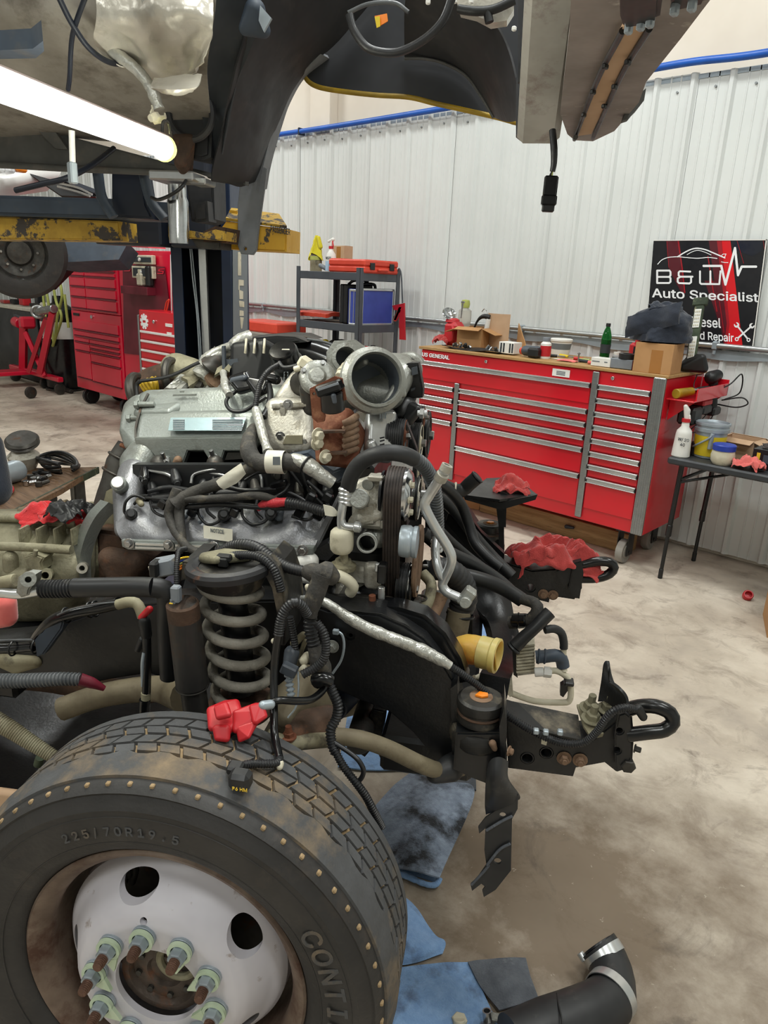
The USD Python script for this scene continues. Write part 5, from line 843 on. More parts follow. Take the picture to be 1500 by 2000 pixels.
obj('cable', T([(222, 290, 2.6), (180, 322, 2.4), (130, 348, 2.3), (80, 360, 2.3), (30, 372, 2.3)], .009), M['navy_dark'], cab); obj('cable', T([(366, 348, 2.55), (355, 365, 2.5), (335, 380, 2.5), (310, 390, 2.55), (296, 386, 2.6)], .006), M['plastic_black'], cab)
obj('corner_box', [tb(-2.2, -1.28, 1.42, 1.62, 2.06, 2.3, .03), plate([Z(-40, 100, 2.1), Z(64, 95, 2.1), Z(84, 80, 2.1), Z(86, 100, 2.1), Z(70, 114, 2.1), Z(-40, 116, 2.1)], .04, toward=(0, 0, 1))], M['bluegrey_coat'], cab)
obj('wire_loop', T([(682, 28, 2.2), (692, 60, 2.2), (716, 92, 2.2), (750, 103, 2.2), (785, 100, 2.2), (830, 76, 2.2), (865, 40, 2.2), (885, -10, 2.2)], .011), M['loom'], cab); obj('wire_loop', T([(680, 25, 2.4), (720, 8, 2.4), (770, 6, 2.4), (798, 24, 2.4)], .006), M['loom_grey'], cab)
obj('sticker', plate([K(732, 32, 2.7), K(756, 27, 2.7), K(758, 42, 2.7), K(736, 55, 2.7)], .004, toward=EYE-K(740, 40, 2.7)), M['orange_lens'], cab, label='orange and yellow sticker'); obj('sticker', plate([K(732, 34, 2.69), K(742, 32, 2.69), K(743, 52, 2.69), K(736, 55, 2.69)], .004, toward=EYE-K(740, 40, 2.7)), M['yellow_plastic'], cab)
obj('vent_panel', plateK([(880, -40), (1000, -40), (1004, 18), (990, 40), (958, 45), (930, 30), (898, 22)], .05, 2.35), M['heat_foil'], cab); obj('vent_rib', [T([(895, 18, 2.33), (930, 22, 2.32), (965, 18, 2.32), (1005, 0, 2.32)], .012), T([(952, 22, 2.32), (956, 44, 2.32)], .012)], M['plastic_black'], cab)
obj('fir_tree_clip', [rbox(K(x, y, 2.3), (.012, .012, .012), .003) for x, y in ((1004, 56), (836, 4), (888, 2), (920, 3))], M['white_plastic'], cab, kind='stuff')
pl = thing('hanging_plug', 'black electrical plug hanging on its cable below the raised cab', 'electrical plug', K(1072, 403, 2.1))
obj('cable', T([(1079, 255, 2.12), (1082, 290, 2.1), (1082, 318, 2.1), (1079, 335, 2.1)], [.009, .009, .008, .007]), M['loom'], pl)
for dx in (-6, -2, 2): obj('wire', T([(1079, 332, 2.1), (1076+dx, 350, 2.1)], .0018, n=6), M['hose_green' if dx == 2 else 'plastic_black'], pl)
pc = K(1074, 374, 2.1); u_ = unit(K(1077, 350, 2.1)-K(1071, 403, 2.1)); s_ = unit(np.cross(TV, u_)); R = np.stack([s_, np.cross(u_, s_), u_], 1)
obj('body', [rbox(pc+u_*.012, (.036, .028, .05), .004, R), rbox(pc-u_*.022, (.04, .032, .026), .004, R)], M['gloss_black'], pl); obj('nose', rbox(pc-u_*.04, (.032, .024, .02), .003, R), M['plastic_black'], pl)

# ------------------------------------------------------------------ lit work light tube hung under the cab
wl = thing('work_light', 'lit white tube work light slung beneath the raised cab', 'work light', K(160, 230, 1.6))
e0, e1 = K(-130, 122, 1.1), K(318, 289, 1.92); d = unit(e1-e0)
obj('lamp_tube', cyl(e0, e1, .024, n=24), M['tube_glow'], wl); up = unit(TZ-d*d[2]); sd = np.cross(d, up)
ang = np.linspace(math.radians(48), math.radians(132), 10)
obj('housing', skin([[e+up*.03*math.sin(q)+sd*.03*math.cos(q) for q in ang] for e in (e0, e1)], .004, 2), mat('lamp_housing', '7e6d66', '6f5f59', rough=.5), wl); obj('end_cap', [lathe(e1-d*.002, d, [(0, 0), (.03, 0), (.032, .012), (.026, .03), (0, .032)], 24)], mat('lamp_cap', 'd9d884', rough=.4, trans=.3), wl, label='yellowish end cap'); obj('hook', tube([e1+up*.03, e1+up*.06+d*.01, e1+up*.065+d*.04, e1+up*.04+d*.05], .004), M['dark_steel'], wl)
# ------------------------------------------------------------------ near front wheel
WA, WB, WZ = -.50, .922, .4235
WV, WU = unit(TV*math.cos(.038)-TZ*math.sin(.038)), unit(TZ*math.cos(.038)+TV*math.sin(.038))   # axle stub droops a little
wc = tw(WA, WB, WZ)
wh = thing('front_wheel', 'large truck wheel with worn muddy tyre and white steel rim in the foreground', 'wheel', tw(WA, 1.0, 0))
W0 = wc-WV*.037                        # outer sidewall plane, profile heights run inboard
def wp(ang, r, h): return W0 + TU*(r*math.cos(ang)) + WU*(r*math.sin(ang)) + WV*h
side = [(.262, .052), (.266, .034), (.275, .022), (.284, .016), (.296, .012), (.302, .008), (.318, .004), (.345, .0), (.362, .002), (.366, .0), (.378, .006), (.388, .012), (.392, .010), (.399, .020), (.404, .034)]
tyre = obj('tyre', lathe(W0, WV, side+[(.404, .034), (.404, .225), (.396, .245), (.37, .26), (.33, .262), (.27, .235), (.262, .21), (.262, .052)], 96), M['tyre_wall'], wh, label='black tyre sidewall')
obj('tread_base', lathe(W0, WV, [(.400, .074), (.4125, .08), (.4135, .215), (.403, .226)], 120), M['tyre_mud'], tyre, label='mud caked between the tread blocks')
def rib(h0, h1, r0, r1, zig, n=144, seg=4):   # smooth shoulder rib with zigzag inner edge
    t = np.arange(n)*2*np.pi/n; z = (np.arange(n) % seg < seg/2)*zig; v = []
    for r, h in ((r0-.012, h0), (r0, h0+.002), (r1, None), (r1-.012, None)):
        for k in range(n): v.append(wp(t[k], r, (h1+z[k]) if h is None else h))
    i, j = np.meshgrid(np.arange(3), np.arange(n), indexing='ij'); a = i*n+j; b = i*n+(j+1) % n
    return TM(v, np.concatenate([np.stack([a, b, b+n], -1).reshape(-1, 3), np.stack([a, b+n, a+n], -1).reshape(-1, 3)]))
obj('shoulder_rib', rib(.034, .080, .409, .4215, .008), M['tyre_rubber'], tyre); 
NB = 62
blocks = [(.089, .113, .010, 0), (.117, .141, -.012, .5), (.145, .168, .012, .2), (.172, .196, -.010, .7)]
rb = random.Random(2)
for h0, h1, sk, ph in blocks:
    for k in range(NB):
        w = 2*np.pi/NB; p = (k+ph)*w
        if not (-.35 < ((p+np.pi) % (2*np.pi))-np.pi < 3.1): continue
        g = .0045/.42; s_ = sk/.42; V = []; rr = .4205+rb.uniform(-.0012, .0006)
        for r, e in ((.411, 0), (rr, .0012)):
            q = e/.42
            V += [wp(p+g/2+q, r, h0+e), wp(p+w-g/2-q, r, h0+e), wp(p+w-g/2-q+s_, r, h1-e), wp(p+g/2+q+s_, r, h1-e)]
        obj('tread_block', TM(V, [[4, 5, 6], [4, 6, 7], [0, 1, 5], [0, 5, 4], [1, 2, 6], [1, 6, 5], [2, 3, 7], [2, 7, 6], [3, 0, 4], [3, 4, 7]]), M['tyre_rubber'], tyre, smooth=False)
obj('far_rib', lathe(W0, WV, [(.41, .2), (.4205, .2), (.4195, .222), (.404, .228)], 96), M['tyre_rubber'], tyre)
obj('shoulder_lug', [rbox(wp(a, .4005, .024), (.008, .007, .009), .002, np.stack([-TU*math.sin(a)+WU*math.cos(a), TU*math.cos(a)+WU*math.sin(a), WV], 1)) for a in np.arange(64)*2*np.pi/64], M['tyre_mud'], tyre, kind='stuff')
obj('shoulder_ring', [ring(W0+WV*.014, WV, .387, .0022, 96, 6), ring(W0+WV*.0015, WV, .353, .0016, 96, 6), ring(W0+WV*.010, WV, .299, .0016, 96, 6)], M['tyre_wall'], tyre)
def arc_words(s, a0, step, r, h, hh, m):
    L = []
    for k, chx in enumerate(s):
        if chx == ' ': continue
        a = a0-step*k; g = meshkit.text_mesh(chx, h, .0016, True); v = g.vertices-A([np.ptp(g.vertices[:, 0])/2, 0, 0]); up = TU*math.cos(a)+WU*math.sin(a); rt = TU*math.sin(a)-WU*math.cos(a)
        L.append(TM(wp(a, r, hh)+np.outer(v[:, 0], rt)+np.outer(v[:, 1], up)-np.outer(v[:, 2], WV), g.faces))
    obj('lettering', L, m, tyre, kind='stuff')
arc_words('CONTINENTAL', .56, .118, .312, .034, .0012, M['tyre_rubber']); arc_words('225/70R19.5', 2.05, .062, .318, .016, .002, M['tyre_rubber'])
def on_tyre(px, py, off=0.):                 # where a picture point meets the tread, off above it
    d = unit(ray(px, py)); e = EYE-W0; dp, ep = d-WV*(d@WV), e-WV*(e@WV); r = .4215+off
    A_, B_, C_ = dp@dp, dp@ep, ep@ep-r*r; D = B_*B_-A_*C_; t = (-B_-math.sqrt(max(D, 0)))/A_; p = EYE+d*t; h = (p-W0)@WV
    return p if h > .03 else EYE+d*(((W0+WV*.03)-EYE)@WV/(d@WV))
# steel rim
obj('rim_barrel', lathe(wc, WV, [(.236, .015), (.246, .004), (.252, -.004), (.262, -.010), (.2665, -.006), (.2665, .004), (.258, .012), (.252, .02), (.25, .19), (.244, .19), (.240, .12), (.236, .05), (.232, .03), (.236, .015)], 96), M['rim_rust'], wh, label='rusty rim lip and barrel')
prof = [(.0785, -.028), (.130, -.032), (.148, -.025), (.162, -.012), (.177, .010), (.192, .032), (.206, .046), (.214, .058), (.2165, .085), (.217, .12), (.209, .12), (.206, .085), (.198, .060), (.184, .040), (.168, .016), (.152, -.005), (.140, -.016), (.126, -.020), (.0785, -.016), (.0785, -.028)]
def mani(t): 
    t = t.copy(); t.merge_vertices(); return m3.Manifold(m3.Mesh(vert_properties=np.asarray(t.vertices, np.float32), tri_verts=np.asarray(t.faces, np.uint32)))
def unmani(q): mm = q.to_mesh(); return TM(mm.vert_properties[:, :3], mm.tri_verts)
disc = lathe((0, 0, 0), (0, 0, 1), prof, 120)
if disc.volume < 0: disc.invert()
dm = mani(disc).refine_to_length(.007)
HA = [math.radians(q) for q in (106, 34, -38, -110, 178)]; Bw = basis(WV)
def local_dir(a): d = TU*math.cos(a)+WU*math.sin(a); return A([d@Bw[:, 0], d@Bw[:, 1]])
for a in HA:
    d = local_dir(a); c = cyl((0, 0, -.1), (0, 0, .3), 1, n=40, bev=0); v = c.vertices*A([.0185, .039, 1]); ca, sa = d
    v = np.stack([v[:, 0]*ca-v[:, 1]*sa+d[0]*.178, v[:, 0]*sa+v[:, 1]*ca+d[1]*.178, v[:, 2]], 1); cc = TM(v, c.faces); cc = cc if cc.volume > 0 else TM(v, c.faces[:, ::-1]); dm = dm-mani(cc)
d2 = local_dir(math.radians(98)); c = cyl((d2[0]*.139, d2[1]*.139, -.09), (d2[0]*.139, d2[1]*.139, .05), .007, n=16, bev=0); dm = dm-mani(c if c.volume > 0 else TM(c.vertices, c.faces[:, ::-1]))
dd = unmani(dm); obj('rim_disc', TM(dd.vertices@Bw.T+wc, dd.faces), M['wheel_white'], wh, smooth=28, label='white painted disc with oval hand holes')
hub = obj('hub', [lathe(wc, WV, [(0, .012), (.03, .010), (.034, .002), (.06, .004), (.064, -.008), (.078, -.006), (.078, .16), (0, .16)], 48)], M['hub_grease'], wh)
obj('hub_bolt', [cyl(wc+TU*(.05*math.cos(a))+WU*(.05*math.sin(a))+WV*.004, wc+TU*(.05*math.cos(a))+WU*(.05*math.sin(a))-WV*.003, .006, n=8) for a in np.arange(8)*np.pi/4+.2], M['dark_steel'], hub); obj('lock_ring', ring(wc-WV*.006+TU*.03+WU*.04, WV, .034, .007, 32, 8), M['trans_case'], hub)
dirs = [24, 60, 96, 132, 168, 204, 240, 276, 312, 348]; pts = [215, 262, 250, 283, 320, 330, 300, 215, 180, 200]
for k, dg in enumerate(dirs):
    a = math.radians(dg+3); p = wc+TU*(.1125*math.cos(a))+WU*(.1125*math.sin(a))-WV*.027
    ln = obj('lug_nut', [lathe(p-WV*.004, -WV, [(.0, 0), (.0195, 0), (.0195, .005), (.016, .008), (.0155, .026), (.0135, .030), (0, .030)], 6), cyl(p-WV*.003, p-WV*.010, .022, n=24)], M['galvanized'], wh)
    obj('stud', tube([p-WV*.03, p-WV*.044, p-WV*.054], [.0098, .0098, .008], n=12, corr=(.003, .0009)), M['stud_rust'], ln)
    b = math.radians(pts[k]); e = TU*math.cos(b)+WU*math.sin(b); n_ = -TU*math.sin(b)+WU*math.cos(b)
    obj('pointer', [pipe(p-WV*.012, p-WV*.019, .0215, .0158, 28), plate([p-WV*.0125+e*.018+n_*.013, p-WV*.0125+e*.043+n_*.001, p-WV*.0125+e*.043-n_*.001, p-WV*.0125+e*.018-n_*.013], .007, toward=-WV)], M['pointer_green'], ln, label='pale green loose-nut pointer')
obj('brake_drum', lathe(wc, WV, [(0, .13), (.2, .13), (.205, .14), (.205, .2), (0, .2)], 40), M['dark_steel'], wh); obj('knuckle_rod', [T([(238, 1672, .99), (243, 1690, .99), (252, 1712, .99)], .006), T([(258, 1675, 1.0), (262, 1700, 1.0), (256, 1722, 1.0)], .009)], M['dark_steel'], wh)

# ------------------------------------------------------------------ chassis: frame, springs, axle, brackets
fr = thing('truck_chassis', 'bare black truck frame with coil springs, axle and tow hooks', 'truck chassis', tw(-.5, 1.9, 0))
NB_ = 1.40; q = lambda x, y: (840+x/2.885, 950+y/2.885)
obj('frame_rail', plateK([(560, 1172), (600, 1178), (640, 1192), (690, 1196), (740, 1200), (790, 1222), (830, 1248), (862, 1290), (893, 1340), (905, 1400), (905, 1500), (880, 1500), (846, 1480), (808, 1434), (760, 1392), (700, 1368), (650, 1345), (610, 1342), (560, 1340)], .085, NB_, bev=.006, holes=[((684, 1243), .0045), ((583, 1268), .01)]), M['frame_black'], fr, label='curved near frame rail')
obj('rail_scale', skin([[K(*p, NB_+.004)+TZ*.0045, K(*p, NB_+.075)+TZ*.003] for p in ((640, 1194), (700, 1198), (745, 1203), (790, 1224), (828, 1249))], .001, 4, .004, 30, 2), M['frame_dusty'], fr)
obj('frame_rail', [plateK([(-80, 1262), (0, 1254), (92, 1246), (132, 1214), (200, 1190), (330, 1176), (560, 1172), (560, 1340), (420, 1335), (330, 1330), (290, 1316), (230, 1325), (150, 1340), (60, 1345), (-80, 1345)], .085, NB_+.02, bev=.005)], M['frame_black'], fr)
obj('frame_rail', [plateK([q(*p) for p in ((425, 1310), (600, 1370), (760, 1424), (840, 1440), (905, 1436), (1040, 1330), (1100, 1300), (1120, 1420), (1085, 1590), (1050, 1612), (985, 1560), (822, 1590), (806, 1640), (440, 1592))], .085, NB_, bev=.004, holes=[(q(548, 1530), .012), (q(655, 1500), .012)])], M['frame_black'], fr, label='front horn of the near frame rail')
obj('rail_top', [plate([K(*q(428, 1222), NB_+.085), K(*q(840, 1270), NB_+.085), K(*q(850, 1436), NB_+.004), K(*q(760, 1424), NB_+.004), K(*q(600, 1368), NB_+.004), K(*q(430, 1312), NB_+.004)], .006, toward=-TZ)], M['frame_dusty'], fr, label='dirty upper flange')
for p in ((755, 1530), (845, 1540)): obj('flange_bolt', bolt(K(*q(*p), NB_-.001), -TV, .0105, .011, stud=.008), M['rust_tan'], fr)
obj('clip', plateK([(1058, 1437), (1071, 1440), (1067, 1456), (1057, 1453)], .004, NB_-.006), M['ivory'], fr); obj('slot_rim', [ring(K(*q(*p), NB_), TV, .013, .002, 20, 6) for p in ((548, 1530), (655, 1500))], M['frame_black'], fr)
# bumper bracket and tow hook
BZ = 1.43
bbr = [((825, 1225), 1.50), ((950, 1216), 1.50), ((1030, 1238), 1.495), ((1062, 1290), 1.455), ((1000, 1380), 1.402), ((905, 1412), 1.392), ((862, 1350), 1.43)]
obj('bumper_bracket', plate([K(*q(*p), b) for p, b in bbr], .008, toward=-TZ), M['grease_tan'], fr, label='dirty bolted bracket plate'); obj('bracket_web', plateK([q(*p) for p in ((905, 1412), (1000, 1380), (1062, 1292), (1070, 1420), (1000, 1470), (930, 1450))], .01, 1.405), M['frame_dusty'], fr)
obj('bumper_plate', plateK([q(*p) for p in ((1062, 1290), (1100, 1278), (1130, 1300), (1135, 1420), (1130, 1540), (1092, 1600), (1054, 1612), (1042, 1560), (1040, 1400))], .014, NB_-.02, bev=.003, holes=[(q(1068, 1380), .007), (q(1052, 1490), .008)]), M['frame_black'], fr); obj('bumper_plate', plateK([q(*p) for p in ((1100, 1284), (1140, 1300), (1150, 1420), (1140, 1560), (1100, 1606), (1075, 1606))], .05, NB_+.012, bev=.004), M['frame_dusty'], fr)
obj('bracket_fin', skin([[K(*q(*p), b) for p, b in r] for r in ([((985, 985), 1.50), ((975, 1010), 1.50), ((965, 1090), 1.50), ((945, 1212), 1.50)], [((996, 992), 1.48), ((1000, 1060), 1.47), ((1005, 1130), 1.47), ((1000, 1220), 1.46)], [((1006, 1100), 1.45), ((1040, 1140), 1.44), ((1070, 1180), 1.43), ((1060, 1270), 1.42)], [((1010, 1104), 1.44), ((1060, 1140), 1.42), ((1100, 1190), 1.41), ((1110, 1250), 1.40)])], .006, 5), M['frame_black'], fr)
for p, b in (((900, 1252), 1.474), ((1000, 1258), 1.472), ((912, 1312), 1.44)): obj('stud_nut', bolt(K(*q(*p), b), unit(TZ*.95-TV*.1+TU*.05), .0155, .016, stud=.022), M['trans_case'], fr)
obj('end_bolt', [bolt(K(*q(1150, 1475), 1.40), unit(TU*.8-TV*.3), .006, .012), hexn(K(*q(1112, 1560), 1.39), -TV, .016, .016)], M['dark_steel'], fr)
obj('tow_hook', T([(*q(1105, 1260), 1.42), (*q(1180, 1240), 1.42), (*q(1270, 1240), 1.41), (*q(1350, 1275), 1.405), (*q(1368, 1330), 1.40), (*q(1320, 1372), 1.395), (*q(1230, 1385), 1.39), (*q(1110, 1400), 1.39)], .0155, n=16), M['gloss_black'], fr)
# cab mounts
def mount(px, py, b, s, m1='plastic_black'):
    c = K(px, py, b); 
    g = obj('cab_mount', lathe(c, TZ, [(0, 0), (.04*s, 0), (.0455*s, -.004*s), (.047*s, -.012*s), (.046*s, -.022*s), (.042*s, -.026*s), (.0425*s, -.036*s), (.045*s, -.042*s), (.044*s, -.05*s), (.036*s, -.055*s), (.036*s, -.06*s), (.05*s, -.064*s), (.056*s, -.074*s), (.056*s, -.09*s), (.05*s, -.1*s), (0, -.1*s)], 40), M['frame_dusty'], fr, label='round rubber cab mount')
    obj('mount_band', ring(c-TZ*.032*s, TZ, .0425*s, .003*s, 36, 8), M['rust_dark'], g); obj('mount_sleeve', lathe(c+TZ*.0005, TZ, [(0, .0), (.022*s, .001), (.023*s, .0), (.017*s, -.004), (.014*s, -.008)], 28), M['rust_tan'], g); obj('mount_bolt', plate([c+TZ*.002+TU*x*s+TV*y*s for x, y in ((-.012, -.006), (.002, -.010), (.013, -.004), (.012, .007), (-.004, .009))], .004, toward=TZ), M['orange_lens'], g, label='orange marked bolt')
    return c
mc_ = mount(940, 1360, 1.375, 1.1)
obj('mount_bracket', [plateK([(890, 1432), (990, 1432), (986, 1500), (990, 1532), (960, 1536), (918, 1520), (885, 1504)], .12, 1.325, bev=.004), plateK([(985, 1380), (990, 1420), (986, 1480), (990, 1510), (980, 1520), (975, 1420)], .09, 1.31)], M['frame_black'], fr); obj('mount_bracket', plateK([(880, 1345), (893, 1335), (896, 1500), (884, 1505)], .1, 1.37), M['frame_black'], fr)
obj('flap_bolt', bolt(K(993, 1466, 1.31), unit(TU-TV*.4), .007, .008), M['rust_tan'], fr); obj('nut_shadow', hull([(K(962, 1452, 1.318), .008), (K(966, 1462, 1.318), .006)]), M['rust_tan'], fr)
# coil spring, seat, shock
def helix(c0, c1, R, r, turns, ph):
    t = np.linspace(0, 1, int(turns*22)); P = []
    for s in t:
        a = ph+2*np.pi*turns*s; c = c0+(c1-c0)*s; P.append(c+TU*(R*math.cos(a))+TV*(R*math.sin(a)))
    return tube(P, r, n=14, step=.008)
c0, c1 = K(449, 1128, 1.29), K(474, 1352, 1.29)
obj('coil_spring', helix(c0, c1, .0565, .0108, 5.35, 2.3), M['coil_tan'], fr, label='dusty front coil spring')
obj('spring_cap', lathe(c0+TZ*.03, unit(c1-c0), [(0, 0), (.07, 0), (.078, .01), (.07, .034), (.06, .05), (.05, .054), (.045, .045), (0, .045)], 40), M['frame_dusty'], fr); obj('spring_perch', lathe(c1-TZ*.02, TZ, [(0, -.03), (.06, -.03), (.075, -.01), (.072, 0), (0, .004)], 36), M['rust_dark'], fr)
st = obj('spring_tower', [lathe(c0+TZ*.038, unit(c1-c0), [(.062, .006), (.074, .0), (.086, .003), (.090, .010), (.088, .022), (.082, .022), (.08, .012), (.062, .012)], 44)], M['tower_rust'], fr, label='black and rusty upper spring seat')
obj('tower_arm', plateK([(518, 1096), (540, 1112), (553, 1150), (560, 1200), (556, 1262), (545, 1262), (540, 1200), (530, 1150), (515, 1122)], .13, 1.27, bev=.004), M['frame_dusty'], fr); obj('tower_arm', plateK([(355, 1098), (380, 1100), (372, 1130), (352, 1135)], .12, 1.3, bev=.004), M['frame_dusty'], fr)
obj('seat_plate', hull([(K(400, 1090, 1.30), .012), (K(440, 1084, 1.33), .014), (K(480, 1086, 1.31), .012), (K(420, 1094, 1.26), .008)]), M['trans_case'], fr); obj('bump_tube', cyl(c0, c1, .03), M['frame_black'], fr)
s0, s1, s2 = K(356, 1176, 1.2), K(376, 1338, 1.22), K(388, 1420, 1.22)
sk = obj('shock_absorber', [cyl(s0, s1, .031, .033, 28)], M['shock_dark'], fr, label='dark shock absorber'); obj('shock_band', [cyl(s0, s0+(s1-s0)*.2, .0315, n=28)], M['rust_dark'], sk); obj('shock_rod', cyl(s1, s2, .026, n=24), M['frame_dusty'], sk); obj('shock_seam', ring(s1, s1-s0, .033, .0015, 30, 6), M['dark_steel'], sk)
# axle, knuckle and links behind the wheel
obj('axle_tube', tube([tw(-.5, 1.14, .40), tw(-.5, 1.3, .42), tw(-.5, 1.55, .43), tw(-.5, 2.6, .43)], [.06, .055, .048, .048]), M['tan_pipe'], fr, label='dusty front axle'); obj('differential', hull([(tw(-.5, 1.95, .43), .14), (tw(-.38, 1.95, .43), .1), (tw(-.62, 1.95, .43), .09)]), M['tan_pipe'], fr)
obj('radius_arm', T([(120, 1385, 1.36), (200, 1358, 1.38), (300, 1345, 1.38), (360, 1360, 1.32)], [.028, .028, .03, .036]), M['tan_pipe'], fr)
obj('spring_seat_arm', hull([(K(600, 1318, 1.34), .022), (K(560, 1400, 1.27), .024), (K(630, 1395, 1.36), .03), (K(540, 1370, 1.3), .024)]), M['tan_pipe'], fr); obj('steering_knuckle', hull([(K(600, 1410, 1.26), .026), (K(640, 1395, 1.3), .02), (K(575, 1436, 1.2), .022), (K(645, 1430, 1.28), .016)]), M['rust_dark'], fr)
obj('drag_link', T([(520, 1440, 1.16), (560, 1452, 1.17), (600, 1448, 1.2), (640, 1445, 1.25)], .016), M['grease_tan'], fr); obj('stabilizer_bar', T([(586, 1440, 1.24), (640, 1438, 1.26), (700, 1443, 1.28), (760, 1463, 1.30), (820, 1492, 1.32), (862, 1506, 1.35), (900, 1500, 1.42)], .0185, n=16), M['tan_pipe'], fr, label='dusty bent stabilizer bar')
obj('stabilizer_end', hull([(K(880, 1500, 1.36), .03), (K(850, 1512, 1.34), .02), (K(900, 1480, 1.4), .02)]), M['rubber_hose'], fr); obj('link_bolt', [tube([K(565, 1455, 1.17), K(564, 1436, 1.17), K(563, 1418, 1.17)], [.011, .009, .006]), bolt(K(564, 1440, 1.17), TZ, .010, .01)], M['rust'], fr)
obj('steering_rod', cyl(K(655, 1385, 1.45), K(690, 1350, 1.62), .028), M['navy_dark'], fr); obj('steering_damper', [cyl(K(700, 1450, 1.5), K(720, 1380, 1.75), .033), cyl(K(770, 1470, 1.5), K(790, 1395, 1.75), .04)], M['dark_steel'], fr)
obj('cross_brace', [plateK([(728, 1385), (752, 1390), (745, 1440), (712, 1480), (696, 1470)], .06, 1.6, bev=.004), plateK([(640, 1345), (668, 1350), (612, 1440), (590, 1420)], .05, 1.55, bev=.004)], M['frame_dusty'], fr)
# far rail and front cross pieces
FB = 2.33
obj('frame_rail', plateK([(830, 930), (880, 958), (920, 1010), (955, 1062), (985, 1098), (1040, 1114), (1090, 1110), (1136, 1108), (1137, 1150), (1122, 1172), (1075, 1165), (1072, 1178), (1000, 1160), (940, 1128), (880, 1080), (830, 1040)], .08, FB, bev=.006, holes=[((1036, 1148), .012)]), M['frame_black'], fr, label='far frame rail')
for x, y in ((1061, 1160), (1080, 1162)): obj('flange_bolt', bolt(K(x, y, FB-.001), -TV, .0115, .012), M['rust_tan'], fr)
obj('bumper_plate', [plateK([(1120, 1100), (1136, 1096), (1140, 1120), (1132, 1170), (1120, 1168), (1110, 1150)], .03, FB-.04, bev=.003), plateK([(1085, 1115), (1118, 1104), (1120, 1132), (1100, 1150)], .06, FB-.03, bev=.003)], M['frame_black'], fr); obj('tow_hook', T([(1135, 1104, FB), (1165, 1097, FB), (1190, 1098, FB), (1199, 1108, FB), (1190, 1121, FB), (1165, 1129, FB), (1135, 1130, FB)], .0165, n=14), M['gloss_black'], fr)
fc = mount(957, 1022, 2.34, 1.0); obj('mount_bracket', [plateK([(936, 1052), (984, 1056), (985, 1090), (975, 1088), (935, 1078)], .12, 2.3, bev=.004), plateK([(972, 985), (985, 990), (984, 1092), (976, 1094)], .01, 2.28)], M['frame_black'], fr)
obj('step_bracket', [plateK([(968, 982), (980, 960), (990, 965), (988, 1030), (974, 1028)], .05, 2.26), plate([K(905, 968, 2.22), K(950, 940, 2.45), K(1005, 935, 2.5), K(1048, 968, 2.3), K(975, 984, 2.2)], .008, toward=TZ), plateK([(905, 968), (975, 982), (1050, 966), (1046, 976), (978, 996), (908, 976)], .008, 2.22)], M['frame_black'], fr, label='black folded tray bracket')
obj('inner_fender_arm', [plateK([(862, 968), (900, 985), (940, 1040), (985, 1082), (980, 1098), (930, 1060), (880, 1010)], .03, 2.18), plateK([(880, 990), (935, 1050), (965, 1100), (955, 1110), (905, 1060), (870, 1020)], .03, 2.12)], M['gloss_black'], fr)
obj('cross_member', skin([[K(928, 1145, 2.28), K(952, 1140, 2.28), K(976, 1150, 2.28)], [K(932, 1190, 2.2), K(960, 1185, 2.2), K(985, 1200, 2.2)], [K(950, 1240, 2.1), K(975, 1245, 2.1), K(992, 1262, 2.1)], [K(950, 1300, 1.9), K(975, 1310, 1.9), K(995, 1320, 1.9)], [K(930, 1352, 1.6), K(965, 1360, 1.6), K(990, 1365, 1.6)]], .05, 5), M['frame_black'], fr, label='curved black front cross member'); obj('cross_strap', plateK([(902, 1200), (923, 1190), (922, 1300), (903, 1300)], .03, 2.0), M['dark_steel'], fr)
obj('cross_member', [tb(-.2, .02, 1.46, 2.36, .50, .60, .01)], M['frame_black'], fr); obj('cross_member', [tb(-1.3, -1.15, 1.46, 2.36, .56, .66, .01)], M['frame_black'], fr)
obj('upper_shell', [plateK([(690, 1200), (730, 1186), (780, 1190), (830, 1205), (870, 1240), (900, 1290), (915, 1335), (890, 1340), (860, 1290), (828, 1248), (790, 1222), (740, 1202)], .07, 1.44, bev=.01)], M['gloss_black'], fr, label='glossy upper part of the near rail')
obj('engine_mount', hull([(K(700, 1186, 1.5), .03), (K(760, 1190, 1.52), .03), (K(640, 1180, 1.52), .025), (K(740, 1180, 1.6), .03)]), M['frame_dusty'], fr); obj('mount_stud', [cyl(K(728, 1192, 1.47), K(727, 1162, 1.47), .008), bolt(K(728, 1196, 1.468), TZ, .016, .01)], M['rust'], fr)
